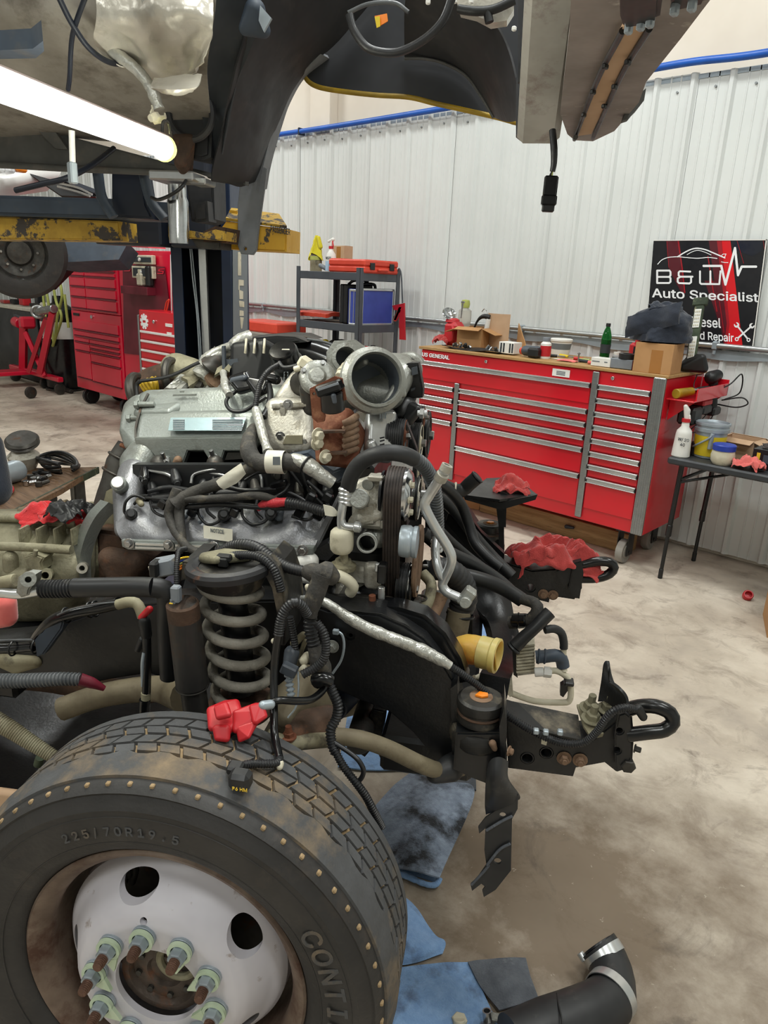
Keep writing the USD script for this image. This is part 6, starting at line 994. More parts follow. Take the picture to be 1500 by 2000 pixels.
# hanging flap
fl = [[(963, 1480), (978, 1488), (988, 1484), (991, 1468)], [(966, 1500), (985, 1512), (992, 1506), (990, 1490)], [(952, 1530), (975, 1538), (1000, 1540), (1014, 1552)], [(950, 1582), (970, 1572), (995, 1560), (1012, 1556)]]
obj('rubber_flap', [skin([[K(955, 1500, 1.30), K(961, 1485, 1.29), K(974, 1478, 1.285), K(990, 1486, 1.30)], [K(952, 1530, 1.30), K(960, 1520, 1.275), K(975, 1515, 1.27), K(990, 1520, 1.29)], [K(950, 1570, 1.31), K(965, 1555, 1.28), K(990, 1545, 1.28), K(1012, 1552, 1.31)], [K(950, 1588, 1.32), K(975, 1578, 1.30), K(1000, 1566, 1.30), K(1013, 1558, 1.32)]], .004, 6)], M['rubber_hose'], fr, label='curled black rubber flap')
obj('flap_plate', [plateK([(934, 1616), (948, 1598), (1012, 1552), (1011, 1580), (1000, 1600), (998, 1700), (968, 1738), (945, 1752), (942, 1740), (948, 1732), (940, 1726), (922, 1740), (919, 1728), (932, 1716), (950, 1690), (946, 1660), (948, 1618), (936, 1628)], .005, 1.30, holes=[((982, 1592), .007), ((972, 1682), .008)])], M['rubber_hose'], fr, label='hanging slotted rubber plate'); obj('flap_rib', [T([(950, 1622, 1.295), (980, 1604, 1.295), (1000, 1594, 1.295)], .003), T([(951, 1690, 1.295), (975, 1660, 1.295), (996, 1648, 1.295)], .003), T([(921, 1728, 1.295), (945, 1702, 1.295), (955, 1690, 1.295)], .003)], M['pad_grey'], fr)
# ------------------------------------------------------------------ engine
en = thing('engine', 'grey V8 diesel engine standing bare in the black truck frame', 'engine', tw(-.55, 1.9, .8))
z3 = lambda x, y: (200+x/3, 850+y/3); z4 = lambda x, y: (220+x/4.41, 640+y/4.41); z5 = lambda x, y: (500+x/4.167, 660+y/4.167); z6 = lambda x, y: (600+x/4.167, 850+y/4.167)
z7 = lambda x, y: (420+x/5.77, 640+y/5.77); z8 = lambda x, y: (640+x/6.82, 660+y/6.82)
def HK(L, fine=True): return hull([(K(x, y, b), r) for x, y, b, r in L], fine)
obj('block', [tb(-.86, -.30, 1.78, 2.16, .72, 1.2, .04), tb(-.80, -.28, 1.64, 2.25, .60, .86, .03)], M['frame_black'], en, label='dark engine block and valley')
obj('oil_pan', hull([(tw(-.75, 1.78, .55), .06), (tw(-.3, 1.78, .55), .06), (tw(-.75, 2.02, .55), .06), (tw(-.3, 2.02, .55), .06), (tw(-.5, 1.9, .48), .08)]), M['frame_black'], en)
# near valve cover
cols = np.linspace(0, 1, 15)
def vrow(y0, y1, x0, x1, b, wav): return [K(x0+(x1-x0)*t, y0+(y1-y0)*t, b+wav*math.cos(2*np.pi*(t*4+.12))) for t in cols]
vc = obj('valve_cover', skin([vrow(1058, 1074, 240, 612, 1.505, 0), vrow(1040, 1060, 229, 618, 1.512, .003), vrow(1018, 1036, 226, 630, 1.535, .012), vrow(998, 1014, 229, 645, 1.57, .02), vrow(978, 994, 236, 658, 1.61, .02)], .008, 5), M['valve_grey'], en, label='silver grey near valve cover')
obj('gasket_rail', [plateK([(236, 1056), (612, 1070), (612, 1082), (600, 1088), (250, 1074), (238, 1068)], .03, 1.492, bev=.002)], M['alu_grey'], vc); obj('rail_groove', [plateK([(x0, 1063+k+(x0-250)*.038), (x1, 1063+k+(x1-250)*.038), (x1, 1067+k+(x1-250)*.038), (x0, 1067+k+(x0-250)*.038)], .004, 1.489) for x0, x1 in ((264, 320), (342, 408), (430, 500), (524, 582)) for k in (-3, 4)], M['bright_alu'], vc, kind='stuff')
for x in (253, 330, 418, 512, 592): obj('cover_bolt', [bolt(K(x, 1061+(x-250)*.038, 1.49), -TV, .0085, .009)], M['steel'], vc)
obj('cover_lobe', [HK([(250, 1010, 1.58, .03), (248, 960, 1.64, .035), (262, 925, 1.70, .04), (240, 1035, 1.545, .02)])], M['valve_grey'], vc); obj('head_lobe', HK([(268, 905, 1.74, .045), (285, 890, 1.76, .05), (258, 930, 1.70, .03)]), M['alu_grey'], vc)
obj('boss', [cyl(K(240, 955, 1.63), K(231, 944, 1.58), .019)], M['alu_grey'], vc); obj('boss_plug', cyl(K(231, 944, 1.58), K(229, 941, 1.572), .015), M['bright_alu'], vc)
obj('front_web', [plateK([(598, 1072), (625, 1030), (650, 985), (668, 948), (672, 960), (650, 1010), (625, 1062), (612, 1080)], .03, 1.52, bev=.004), plateK([(606, 1080), (640, 1060), (660, 1075), (640, 1095), (612, 1092)], .06, 1.6)], M['valve_grey'], en)
# injector valley
obj('valley', [plateK([(258, 908), (640, 908), (670, 950), (655, 1004), (560, 1008), (400, 1004), (262, 1000)], .03, 1.655, bev=.002)], M['plastic_black'], en, label='dark injector recess')
for x, y in ((257, 1007), (438, 1008), (530, 1005)): obj('injector_plug', [cyl(K(x, y, 1.57), K(x-1, y-3, 1.53), .016, .014), cyl(K(x-1, y-3, 1.53), K(x-1, y-5, 1.52), .009)], M['plastic_black'], en)
for x, y in ((361, 1010), (388, 1023), (480, 1030), (566, 1030), (545, 1010)): obj('plug_boot', HK([(x, y, 1.545, .010), (x+3, y-10, 1.56, .009)], False), M['slate_plastic'], en)
rj = random.Random(9)
for k, (x, y) in enumerate(((282, 935), (300, 965), (392, 960), (420, 955), (470, 965), (500, 960), (555, 945), (585, 965), (610, 955), (640, 960), (345, 940), (540, 925))): obj('injector', [HK([(x, y, 1.63, .014), (x+rj.uniform(-8, 8), y-18, 1.655, .011)], False), cyl(K(x, y+2, 1.62), K(x+2, y+6, 1.60), .008, n=10)], M[rj.choice(['plastic_black', 'gloss_black', 'dark_steel'])], en)
for L in ([(271, 916, 1.66), (300, 921, 1.655), (325, 926, 1.65), (338, 936, 1.645), (343, 962, 1.63)], [(362, 914, 1.66), (400, 922, 1.66), (440, 930, 1.655), (455, 945, 1.65)], [(373, 944, 1.64), (378, 928, 1.65), (400, 920, 1.655), (430, 916, 1.66), (446, 920, 1.66)], [(469, 960, 1.64), (468, 940, 1.65), (462, 920, 1.66)], [(512, 960, 1.64), (511, 935, 1.65), (505, 920, 1.66)]): obj('fuel_line', T(L, .0042, n=10), M['steel'], en)
for x, y in ((343, 966), (470, 964), (512, 964)): obj('line_nut', [hexn(K(x, y+4, 1.628), TZ, .009, .014)], M['steel'], en)
obj('fuel_rail', T([(300, 975, 1.6), (360, 968, 1.61), (440, 964, 1.61), (520, 962, 1.61)], .012), M['plastic_black'], en)
# intake plenum
pl_ = obj('intake_plenum', [HK([(296, 787, 1.87, .036), (548, 778, 1.87, .036), (290, 792, 1.93, .04), (548, 782, 1.93, .04), (300, 812, 1.84, .03), (520, 806, 1.84, .03)])], M['alu_grey'], en, label='grey cast intake plenum')
obj('lower_plenum', [HK([(292, 826, 1.80, .03), (494, 822, 1.80, .03), (286, 862, 1.765, .028), (486, 862, 1.765, .028), (292, 850, 1.9, .04), (490, 846, 1.9, .04)])], M['alu_grey'], pl_)
obj('end_cover', [HK([(276, 800, 1.87, .042), (256, 818, 1.83, .026), (250, 842, 1.80, .022), (256, 868, 1.775, .018), (276, 868, 1.78, .034), (262, 800, 1.9, .03)])], M['alu_grey'], pl_); obj('cover_seam', skin([[K(x, y, b), K(x+4, y+1, b)] for x, y, b in ((288, 770, 1.835), (278, 790, 1.81), (269, 815, 1.782), (264, 842, 1.765), (266, 868, 1.745), (272, 884, 1.75))], .006, 4), M['dark_steel'], pl_)
for L in (((271, 790), (302, 789)), ((256, 816), (284, 815))): a, b = K(*L[0], 1.795), K(*L[1], 1.80); obj('clamp_bolt', [cyl(a, b, .0075), hexn(a, a-b, .011, .012)], M['alu_grey'], pl_)
obj('plenum_step', HK([(330, 806, 1.80, .014), (278, 808, 1.81, .022), (345, 800, 1.83, .02)]), M['alu_grey'], pl_); obj('cast_pad', [plateK([z4(520, 575), z4(720, 570), z4(715, 588), z4(515, 590)], .004, 1.826), plateK([z4(575, 545), z4(615, 543), z4(612, 558), z4(580, 560)], .004, 1.83)], M['alu_grey'], pl_)
lb = obj('label', [plate([K(*z4(500, 775), 1.766), K(*z4(1150, 772), 1.766), K(*z4(1110, 886), 1.734), K(*z4(478, 885), 1.734)], .0015)], M['label_silver'], pl_, label='shiny blue-grey data label')
obj('print', [plate([K(*z4(x0, y), b-.002), K(*z4(x1, y), b-.002), K(*z4(x1-2, y+7), b-.004), K(*z4(x0-2, y+7), b-.004)], .001) for y, b in ((790, 1.761), (806, 1.756), (822, 1.752), (838, 1.747), (854, 1.743), (868, 1.739)) for x0, x1 in ((520, 620), (860, 1120))], M['print_grey'], lb, kind='stuff')
obj('skirt', [plateK([z4(*p) for p in ((185, 950), (1150, 940), (1165, 1062), (960, 1062), (925, 1180), (862, 1192), (780, 1060), (645, 1060), (600, 1185), (480, 1190), (420, 1180), (322, 1062), (205, 1066))], .03, 1.728, bev=.003)], M['alu_grey'], pl_, label='scalloped lower flange'); obj('skirt_recess', [plateK([z4(*p) for p in Q], .004, 1.739) for Q in (((990, 1075), (1145, 1072), (1150, 1130), (965, 1140)),)], M['dark_steel'], pl_)
for x, y in ((450, 1140), (870, 1120)): obj('flange_stud', [cyl(K(*z4(x, y), 1.72), K(*z4(x-25, y-65), 1.712), .006), bolt(K(*z4(x, y+10), 1.722), unit(-TV+TZ*.4), .009, .008)], M['steel'], pl_)
obj('oil_stain', HK([(*z4(565, 1140), 1.728, .012), (*z4(540, 1165), 1.728, .008)], False), M['rust_tan'], pl_)
for xx in (310, 420): obj('runner', HK([(xx, 905, 1.72, .022), (xx+6, 945, 1.69, .018)]), M['dark_steel'], en)
# rear of the engine: downpipe and flange
obj('downpipe', [tube([K(250, 870, 1.86), K(232, 905, 1.84), K(222, 940, 1.82), K(206, 985, 1.8), K(196, 1040, 1.78)], [.03, .036, .034, .032, .034])], M['dark_steel'], en); obj('pipe_band', [ring(K(238, 895, 1.845), K(250, 870, 1.86)-K(232, 905, 1.84), .037, .004, 30, 8), ring(K(226, 925, 1.83), K(250, 870, 1.86)-K(232, 905, 1.84), .037, .004, 30, 8)], M['dark_steel'], en)
obj('rear_shield', [plateK([(206, 960), (225, 950), (232, 1000), (228, 1040), (190, 1040), (196, 1000)], .03, 1.72, bev=.004)], M['grease_tan'], en, label='dusty rear shield'); obj('rear_block', [plateK([(186, 1036), (236, 1042), (250, 1075), (300, 1090), (300, 1150), (190, 1130)], .2, 1.66, bev=.01), HK([(215, 1090, 1.62, .03), (270, 1100, 1.62, .03), (240, 1140, 1.62, .03)])], M['rust_dark'], en)
obj('tip', cyl(K(236, 869, 1.8), K(252, 874, 1.79), .006), M['rust'], en)
# turbo pieces behind the plenum
obj('turbo_pipe', [T([(262, 770, 2.05), (300, 745, 2.08), (345, 735, 2.1), (400, 742, 2.1)], .045)], M['rust_dark'], en); obj('turbo_flange', [ring(K(272, 768, 2.02), unit(TU+TZ*.3), .05, .014, 30, 10), ring(K(336, 735, 2.05), unit(TU+TZ*.1), .046, .012, 30, 10)], M['dark_steel'], en); obj('brass_braid', T([(280, 762, 1.99), (296, 752, 2.0), (308, 750, 2.01)], .024, corr=(.008, .003)), M['yellow_edge'], en)
obj('turbo_housing', [HK([(345, 722, 2.1, .05), (375, 725, 2.1, .04)]), HK([(395, 735, 2.05, .03), (430, 728, 2.05, .03), (415, 745, 2.0, .025)])], M['trans_case'], en)
rt = random.Random(4)
for k, (x, y, w) in enumerate(((352, 752, .05), (376, 742, .045), (398, 724, .05), (418, 708, .05), (430, 738, .055), (446, 752, .04), (440, 718, .045), (408, 752, .04), (390, 748, .05))): c = K(x, y, 2.0+.01*(k % 3)); a_ = rt.uniform(-.7, .3); R_ = TB@A([[math.cos(a_), 0, -math.sin(a_)], [0, 1, 0], [math.sin(a_), 0, math.cos(a_)]]); obj('turbo_part', skin([[c+R_@A([i*w*.5, j*.03+.02*math.cos(i*2+k), (j*.35+.1*math.sin(i+k))*w]) for j in (-1, 0, 1)] for i in (-1, 0, 1)], .012, 4, .012, 28, k), M[['silver_wrap', 'trans_case', 'silver_wrap', 'dark_steel', 'rust_tan'][k % 5]], en)
obj('foil_pipe', [T([(396, 715, 2.0), (425, 692, 2.02), (445, 685, 2.05), (458, 672, 2.08), (470, 662, 2.1), (488, 658, 2.12)], .018, wob=.25)], M['silver_wrap'], en); obj('foil_pipe', [T([(400, 700, 2.0), (430, 682, 2.02), (452, 676, 2.02)], .012, wob=.25)], M['silver_wrap'], en)
# black air ducts over the engine
obj('air_duct', [T([(452, 722, 2.12), (480, 704, 2.14), (530, 692, 2.16), (590, 690, 2.18), (640, 704, 2.18), (672, 722, 2.16), (685, 742, 2.1)], [.045, .053, .055, .053, .053, .05, .045], n=20)], M['gloss_black'], en, label='glossy black air duct'); obj('duct_box', [HK([(464, 682, 2.02, .02), (514, 676, 2.02, .02), (462, 735, 2.0, .02), (500, 745, 2.0, .02), (540, 690, 2.04, .02)])], M['plastic_black'], en); obj('duct_top', [plateK([(470, 662), (540, 656), (575, 658), (600, 668), (520, 676), (470, 676)], .2, 2.1, bev=.006)], M['plastic_black'], en)
for x in (481, 498, 517): obj('duct_clip', T([(x, 662, 2.0), (x-1, 676, 1.985), (x-2, 690, 1.985)], .0035), M['ivory'], en)
obj('duct_seam', T([(600, 662, 2.1), (640, 670, 2.1), (676, 690, 2.09), (695, 705, 2.08)], .004), M['loom_grey'], en)
obj('loom_guide', [plateK([(433, 676), (438, 676), (440, 735), (434, 735)], .012, 1.98), plateK([(436, 704), (464, 700), (466, 712), (440, 716)], .03, 1.99)], M['slate_plastic'], en)
# black round cap and bracket with it
oc = K(560, 706, 1.86); ocu = unit(TZ*.75-TV*.55-TU*.1); fc_ = obj('filter_cap', [lathe(oc-ocu*.05, ocu, [(0, 0), (.028, 0), (.03, .03), (.043, .034), (.043, .05), (.038, .056), (.038, .085), (.034, .092), (0, .094)], 32)], M['gloss_black'], en, label='black round filter cap'); obj('cap_tag', [plate([oc+ocu*.045+TU*x+TV*y for x, y in ((.008, -.028), (.026, -.02), (.022, -.008), (.006, -.016))], .002, toward=-ocu)], M['paper'], fc_)
zz_ = [z7(775, 505), z7(790, 700), z7(800, 745)]; obj('zigzag_strip', [plateK([z7(775, 500), z7(818, 500), z7(822, 715), z7(800, 750), z7(768, 715)], .006, 1.78, holes=[(z7(797, 520+k*32), .005) for k in range(6)])], M['galvanized'], en, label='perforated silver strip')
# pale front housing
obj('front_housing', [HK([(540, 800, 1.74, .03), (598, 802, 1.74, .03), (540, 868, 1.70, .03), (600, 868, 1.70, .03), (545, 830, 1.82, .04), (598, 830, 1.82, .04)]), HK([(552, 778, 1.76, .02), (585, 745, 1.80, .03), (598, 775, 1.78, .02)])], M['alu_pale'], en, label='pale cast front housing')
for P in (((530, 790), (600, 787), (600, 796), (530, 799)), ((528, 832), (604, 830), (604, 842), (528, 843)), ((545, 788), (558, 788), (560, 845), (546, 845)), ((562, 822), (606, 820), (606, 850), (562, 852))): obj('housing_rib', plateK(P, .02, 1.702, bev=.003), M['alu_pale'], en)
obj('housing_window', plateK([z7(800, 1215), z7(985, 1215), z7(985, 1310), z7(760, 1310)], .004, 1.668), M['grease_tan'], en); 
for x, y in ((548, 852), (575, 884), (563, 790), (596, 862)): obj('housing_bolt', bolt(K(x, y, 1.682), -TV, .008, .008), M['steel'], en)
obj('lower_housing', HK([(552, 882, 1.72, .02), (605, 880, 1.72, .025), (570, 895, 1.74, .02)]), M['alu_grey'], en); obj('black_cover', [plateK([(548, 895), (600, 885), (625, 905), (650, 920), (690, 905), (694, 918), (660, 945), (625, 935), (590, 905)], .05, 1.62, bev=.005)], M['bluegrey_coat'], en)
# EGR cooler valve
ec = K(620, 736, 1.70); ea = unit(-TV*.8+TZ*.4+TU*.2); obj('egr_valve', [lathe(ec-ea*.05, ea, [(0, 0), (.036, 0), (.038, .03), (.043, .034), (.043, .048), (.039, .054), (.03, .058), (.022, .057), (.016, .064), (0, .066)], 36)], M['alu_cast'], en, label='round silver valve head'); obj('egr_body', [cyl(K(588, 752, 1.78), K(608, 740, 1.74), .033), HK([(600, 760, 1.72, .02), (606, 800, 1.72, .018)])], M['dark_steel'], en); obj('valve_plug', [rbox(K(600, 712, 1.74), (.045, .03, .03), .006, TB@A([[.86, 0, .5], [0, 1, 0], [-.5, 0, .86]])), cyl(K(588, 718, 1.73), K(575, 722, 1.73), .008)], M['ivory'], en)
for k in range(3): a = 1.2+k*1.6; Bq = basis(ea); obj('valve_bolt', bolt(ec+Bq@A([.034*math.cos(a), .034*math.sin(a), .004]), ea, .0055, .007), M['steel'], en)
# rusty exhaust housing with framed black sensor
obj('exhaust_housing', [HK([(628, 822, 1.62, .02), (676, 815, 1.64, .022), (630, 895, 1.58, .016), (680, 898, 1.62, .02), (690, 850, 1.68, .03), (640, 850, 1.6, .02)])], M['rust'], en, label='rusty brown exhaust housing'); obj('housing_groove', [plateK([z5(x0, y0), z5(x1, y0-4), z5(x1, y0+14), z5(x0, y0+18)], .02, 1.563) for x0, x1, y0 in ((520, 720, 760), (560, 730, 935))], M['rust_dark'], en); obj('rust_fin', [T([z5(755, 640+k*55)+(1.61,), z5(800, 610+k*55)+(1.61,), z5(828, 600+k*55)+(1.65,)], .012) for k in range(6)] if False else [T([(*z5(715, 700+k*48), 1.588), (*z5(770, 672+k*48), 1.592), (*z5(815, 640+k*52), 1.64)], .0085) for k in range(6)], M['rust_tan'], en, kind='stuff')
obj('heat_bracket', [plateK([z5(*p) for p in ((435, 412), (640, 312), (700, 330), (735, 505), (690, 520), (655, 380), (560, 400), (515, 440), (560, 640), (555, 680), (510, 690), (455, 650))], .008, 1.545, bev=.001, holes=[(z5(470, 455), .003)])], M['rust'], en, label='rusty sheet bracket'); obj('bracket_face', plateK([z5(*p) for p in ((440, 420), (520, 425), (565, 640), (550, 682), (500, 690), (458, 655))], .004, 1.541, holes=[(z5(470, 455), .0035)]), M['rust'], en)
sc_ = K(*z5(630, 500), 1.58); obj('sensor', [cyl(K(*z5(628, 590), 1.55), K(*z5(612, 430), 1.54), .027, .025, 24), rbox(K(*z5(602, 405), 1.535), (.056, .045, .024), .004, TB@A([[.93, 0, -.36], [0, 1, 0], [.36, 0, .93]]))], M['gloss_black'], en, label='black round sensor'); obj('sensor_lever', hull([(K(*z5(630, 470), 1.52), .006), (K(*z5(640, 520), 1.52), .005)]), M['slate_plastic'], en); obj('sensor_cap', [rbox(K(*z5(600, 388), 1.532), (.05, .04, .008), .002, TB@A([[.93, 0, -.36], [0, 1, 0], [.36, 0, .93]]))], M['grey_plastic'], en)
for p in ((500, 790), (495, 855), (560, 965)): obj('housing_bolt', bolt(K(*z5(*p), 1.565), unit(-TV*.6+TU*.8), .011, .012), M['ivory'], en)
# intake throat and its casting
tc_ = K(735, 739, 1.66); ta = unit(-TV*.80+TU*.40+TZ*.30)
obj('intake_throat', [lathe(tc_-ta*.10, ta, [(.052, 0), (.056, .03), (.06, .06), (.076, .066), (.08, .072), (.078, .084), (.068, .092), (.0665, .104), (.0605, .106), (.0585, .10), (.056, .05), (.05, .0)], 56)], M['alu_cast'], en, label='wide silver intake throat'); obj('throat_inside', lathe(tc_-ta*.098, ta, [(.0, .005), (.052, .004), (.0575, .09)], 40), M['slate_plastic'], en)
obj('throat_casting', [HK([(712, 770, 1.76, .04), (765, 775, 1.76, .03), (700, 735, 1.84, .04), (790, 730, 1.82, .03), (735, 710, 1.86, .03), (790, 706, 1.88, .02)]), HK([(690, 765, 1.8, .04), (660, 790, 1.82, .035)])], M['alu_cast'], en); obj('casting_arm', [HK([(772, 760, 1.72, .012), (752, 792, 1.70, .012)]), HK([(778, 745, 1.74, .012), (786, 770, 1.74, .01)]), T([(775, 706, 1.9), (805, 700, 1.9), (820, 712, 1.9)], .018), HK([(780, 712, 1.86, .022), (812, 720, 1.86, .018), (808, 750, 1.84, .02)])], M['alu_cast'], en); obj('casting_ear', HK([(692, 716, 1.74, .012), (712, 706, 1.72, .01)]), M['alu_cast'], en)
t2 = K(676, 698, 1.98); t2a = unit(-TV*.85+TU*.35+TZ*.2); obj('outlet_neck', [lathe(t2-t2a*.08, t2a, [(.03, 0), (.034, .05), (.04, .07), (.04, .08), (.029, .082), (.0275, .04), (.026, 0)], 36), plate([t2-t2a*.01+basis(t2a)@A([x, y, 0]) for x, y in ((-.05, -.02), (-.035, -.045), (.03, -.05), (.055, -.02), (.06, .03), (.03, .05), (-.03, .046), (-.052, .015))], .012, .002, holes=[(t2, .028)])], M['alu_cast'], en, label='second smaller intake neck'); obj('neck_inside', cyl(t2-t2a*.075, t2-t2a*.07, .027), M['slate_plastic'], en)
obj('sender', [cyl(K(*z8(150, 510), 1.7), K(*z8(250, 380), 1.74), .010, .013), cyl(K(*z8(185, 470), 1.71), K(*z8(210, 440), 1.72), .014)], M['ivory'], en)
obj('black_module', [plateK([z8(*p) for p in ((1045, 350), (1060, 340), (1205, 335), (1270, 690), (1260, 800), (1090, 810))], .045, 1.80, bev=.004), HK([(*z8(960, 780), 1.84, .02), (*z8(1080, 790), 1.84, .02), (*z8(980, 600), 1.84, .02)])], M['plastic_black'], en, label='black throttle module'); obj('module_rib', [plateK([z8(1115, 400), z8(1190, 380), z8(1200, 480), z8(1125, 500)], .006, 1.793), plateK([z8(1110, 680), z8(1165, 660), z8(1160, 690), z8(1110, 715)], .006, 1.792)], M['slate_plastic'], en)
# alternator and brackets
al = obj('alternator', [HK([(726, 812, 1.7, .014), (764, 812, 1.72, .014), (722, 888, 1.66, .016), (756, 892, 1.68, .016), (745, 850, 1.78, .05)]), HK([(724, 868, 1.65, .014), (738, 895, 1.65, .012)])], M['bright_alu'], en, label='pale ribbed alternator'); obj('vent_slot', [plateK([z8(x, y), z8(x+60, y-14), z8(x+66, y), z8(x+10, y+16)], .004, 1.645) for x, y in ((690, 1330), (690, 1370), (690, 1420), (700, 1450))], M['print_black'], al, kind='stuff'); obj('fin', [plateK([z8(690+k*32, 975), z8(712+k*32, 975), z8(708+k*32, 1080), z8(690+k*32, 1080)], .008, 1.678, bev=.001) for k in range(3)], M['galvanized'], al)
obj('bracket_block', [plateK([z8(370, 990), z8(500, 960), z8(640, 950), z8(620, 1090), z8(520, 1180), z8(430, 1080)], .03, 1.74, bev=.004)], M['alu_pale'], en); obj('warning_tag', plateK([z8(528, 985), z8(610, 985), z8(608, 1030), z8(525, 1030)], .003, 1.735), M['paper'], en)
obj('tensioner', [HK([(*z8(960, 900), 1.78, .02), (*z8(1060, 920), 1.78, .025), (*z8(990, 1010), 1.76, .02)]), HK([(*z8(1130, 930), 1.76, .014), (*z8(1200, 960), 1.74, .012), (*z8(1080, 1090), 1.74, .014)])], M['plastic_black'], en); obj('tension_bolt', [cyl(K(*z8(1195, 1005), 1.7), K(*z8(1330, 1005), 1.7), .008), hexn(K(*z8(1230, 1005), 1.7), TU, .013, .01)], M['bright_alu'], en)
# pulleys and belts: all turn about the truck's length
def pulley(px, py, b, r, wd, m='plastic_black', ribs=6, face=None, fr_=.8, lab=None):
    c = K(px, py, b); pr = [(0, 0), (r*.9, 0), (r*1.03, .002)]
    for k in range(ribs): a = .004+(wd-.008)*k/ribs; w = (wd-.008)/ribs; pr += [(r, a), (r, a+w*.55), (r*.955, a+w*.6), (r*.955, a+w*.95)]
    pr += [(r*1.03, wd-.003), (r*.98, wd), (r*.8, wd), (r*.75, wd-.006), (0, wd-.006)]
    g = obj('pulley', lathe(c-TU*wd, TU, pr, 48), M[m], en, label=lab)
    if face: obj('pulley_face', lathe(c-TU*.004, TU, [(0, .006), (r*.3, .006), (r*.4, .001), (r*fr_*.9, .0), (r*fr_, .006), (r*fr_, .002), (r*fr_*.85, -.004), (0, -.002)], 40), M[face], g); obj('pulley_nut', hexn(c+TU*.002, TU, r*.2, .012), M['steel'], g)
    return c
pulley(792, 852, 1.72, .042, .045, 'rubber_hose', 7, 'rust', .95); pulley(822, 865, 1.84, .052, .03, 'rubber_hose', 6, 'ivory', .9); pulley(838, 850, 1.98, .066, .02, 'plastic_black', 4, 'plastic_black'); pulley(828, 815, 1.9, .03, .028, 'rubber_hose', 5, 'rust')
obj('belt_run', [skin([[K(*z8(1050, 1110), 1.68), K(*z8(1065, 1105), 1.68)], [K(*z8(1120, 1290), 1.69), K(*z8(1135, 1285), 1.69)], [K(*z8(1190, 1500), 1.7), K(*z8(1205, 1495), 1.7)], [K(820, 935, 1.72), K(822, 933, 1.72)]], .02, 4)], M['rubber_hose'], en); pulley(818, 918, 1.78, .042, .012, 'plastic_black', 2, 'ivory', .95)
cA = pulley(792, 966, 1.56, .058, .044, 'plastic_black', 7, lab='ribbed compressor pulley'); cB = K(795, 1140, 1.60); rA, rB = .0605, .052
a0 = float(cA@TU); sA, sB = (float(cA@TV), cA[2]), (float(cB@TV), cB[2])
def belt_loop(off, w):
    g = unary_union([Point(*sA).buffer(rA+off, 24), Point(*sB).buffer(rB+off, 24)]).convex_hull; h = unary_union([Point(*sA).buffer(rA+off-.004, 24), Point(*sB).buffer(rB+off-.004, 24)]).convex_hull
    return g.difference(h)
Lb = [solid(belt_loop(0, 0), .040, np.stack([TV, TZ, TU], 1), TU*(a0-.042))]+[solid(belt_loop(.0022, 0), .0042, np.stack([TV, TZ, TU], 1), TU*(a0-.0415+k*.0066)) for k in range(6)]
obj('drive_belt', Lb, M['rust_dark'] if False else mat('belt_brown', '3d322c', '2c2522', rough=.6, scale=30), en, label='long ribbed brown-black drive belt')
obj('clutch_plate', [lathe(cA-TU*.002, TU, [(0, .016), (.02, .016), (.03, .02), (.05, .016), (.06, .006), (.06, .0), (0, 0)], 44)], M['chrome'], en, label='shiny compressor clutch'); obj('clutch_bolt', [bolt(cA+TU*.012+TV*(.042*math.cos(a))+TZ*(.042*math.sin(a)), TU, .007, .008) for a in (2.3, 3.1, 4.0)], M['ivory'], en, kind='stuff')
cC = pulley(818, 975, 1.66, .052, .02, 'plastic_black', 4, 'alu_pale', .95); obj('shaft_stub', [cyl(K(822, 966, 1.62), K(838, 966, 1.62), .012)], M['steel'], en)
obj('idler', lathe(K(782, 1056, 1.50), TU, [(0, 0), (.034, .0), (.036, .005), (.0365, .02), (.033, .026), (.036, .03), (.036, .038), (.02, .04), (0, .04)], 36), M['galvanized'], en, label='smooth pale idler'); obj('rust_disc', lathe(K(812, 1095, 1.64), TU, [(0, 0), (.088, 0), (.09, .004), (.088, .010), (.07, .011), (0, .011)], 52), M['rust_tan'], en, label='rusty thin pulley disc')
pulley(800, 1142, 1.58, .052, .03, 'plastic_black', 3, 'chrome', .96); pulley(806, 1150, 1.60, .046, .010, 'plastic_black', 1, 'dark_steel')
obj('fan_stud', cyl(K(826, 1105, 1.62), K(836, 1105, 1.62), .004), M['steel'], en)
# compressor, accumulator, water neck
obj('compressor', [cyl(K(700, 975, 1.58), K(748, 975, 1.58), .045, .046), rbox(K(728, 1005, 1.56), (.07, .08, .05), .012, TB), HK([(700, 950, 1.56, .016), (742, 935, 1.56, .014), (742, 1005, 1.53, .014), (705, 1012, 1.53, .02)]), rbox(K(735, 933, 1.54), (.035, .03, .014), .004, TB)], M['alu_pale'], en, label='pale cast compressor'); obj('compressor_plate', plateK([z6(390, 620), z6(460, 565), z6(555, 565), z6(555, 735), z6(320, 735), z6(335, 690)], .03, 1.515, bev=.005), M['alu_pale'], en); obj('port', [cyl(K(*z6(430, 525), 1.52), K(*z6(418, 515), 1.49), .022), lathe(K(*z6(495, 400), 1.53), -TV, [(.0, 0), (.014, 0), (.012, .004), (0, .003)], 24)], M['alu_cast'], en)
obj('compressor_clutch_gap', lathe(cA-TU*.055, TU, [(0, 0), (.05, 0), (.052, .006), (0, .008)], 40), M['print_black'], en)
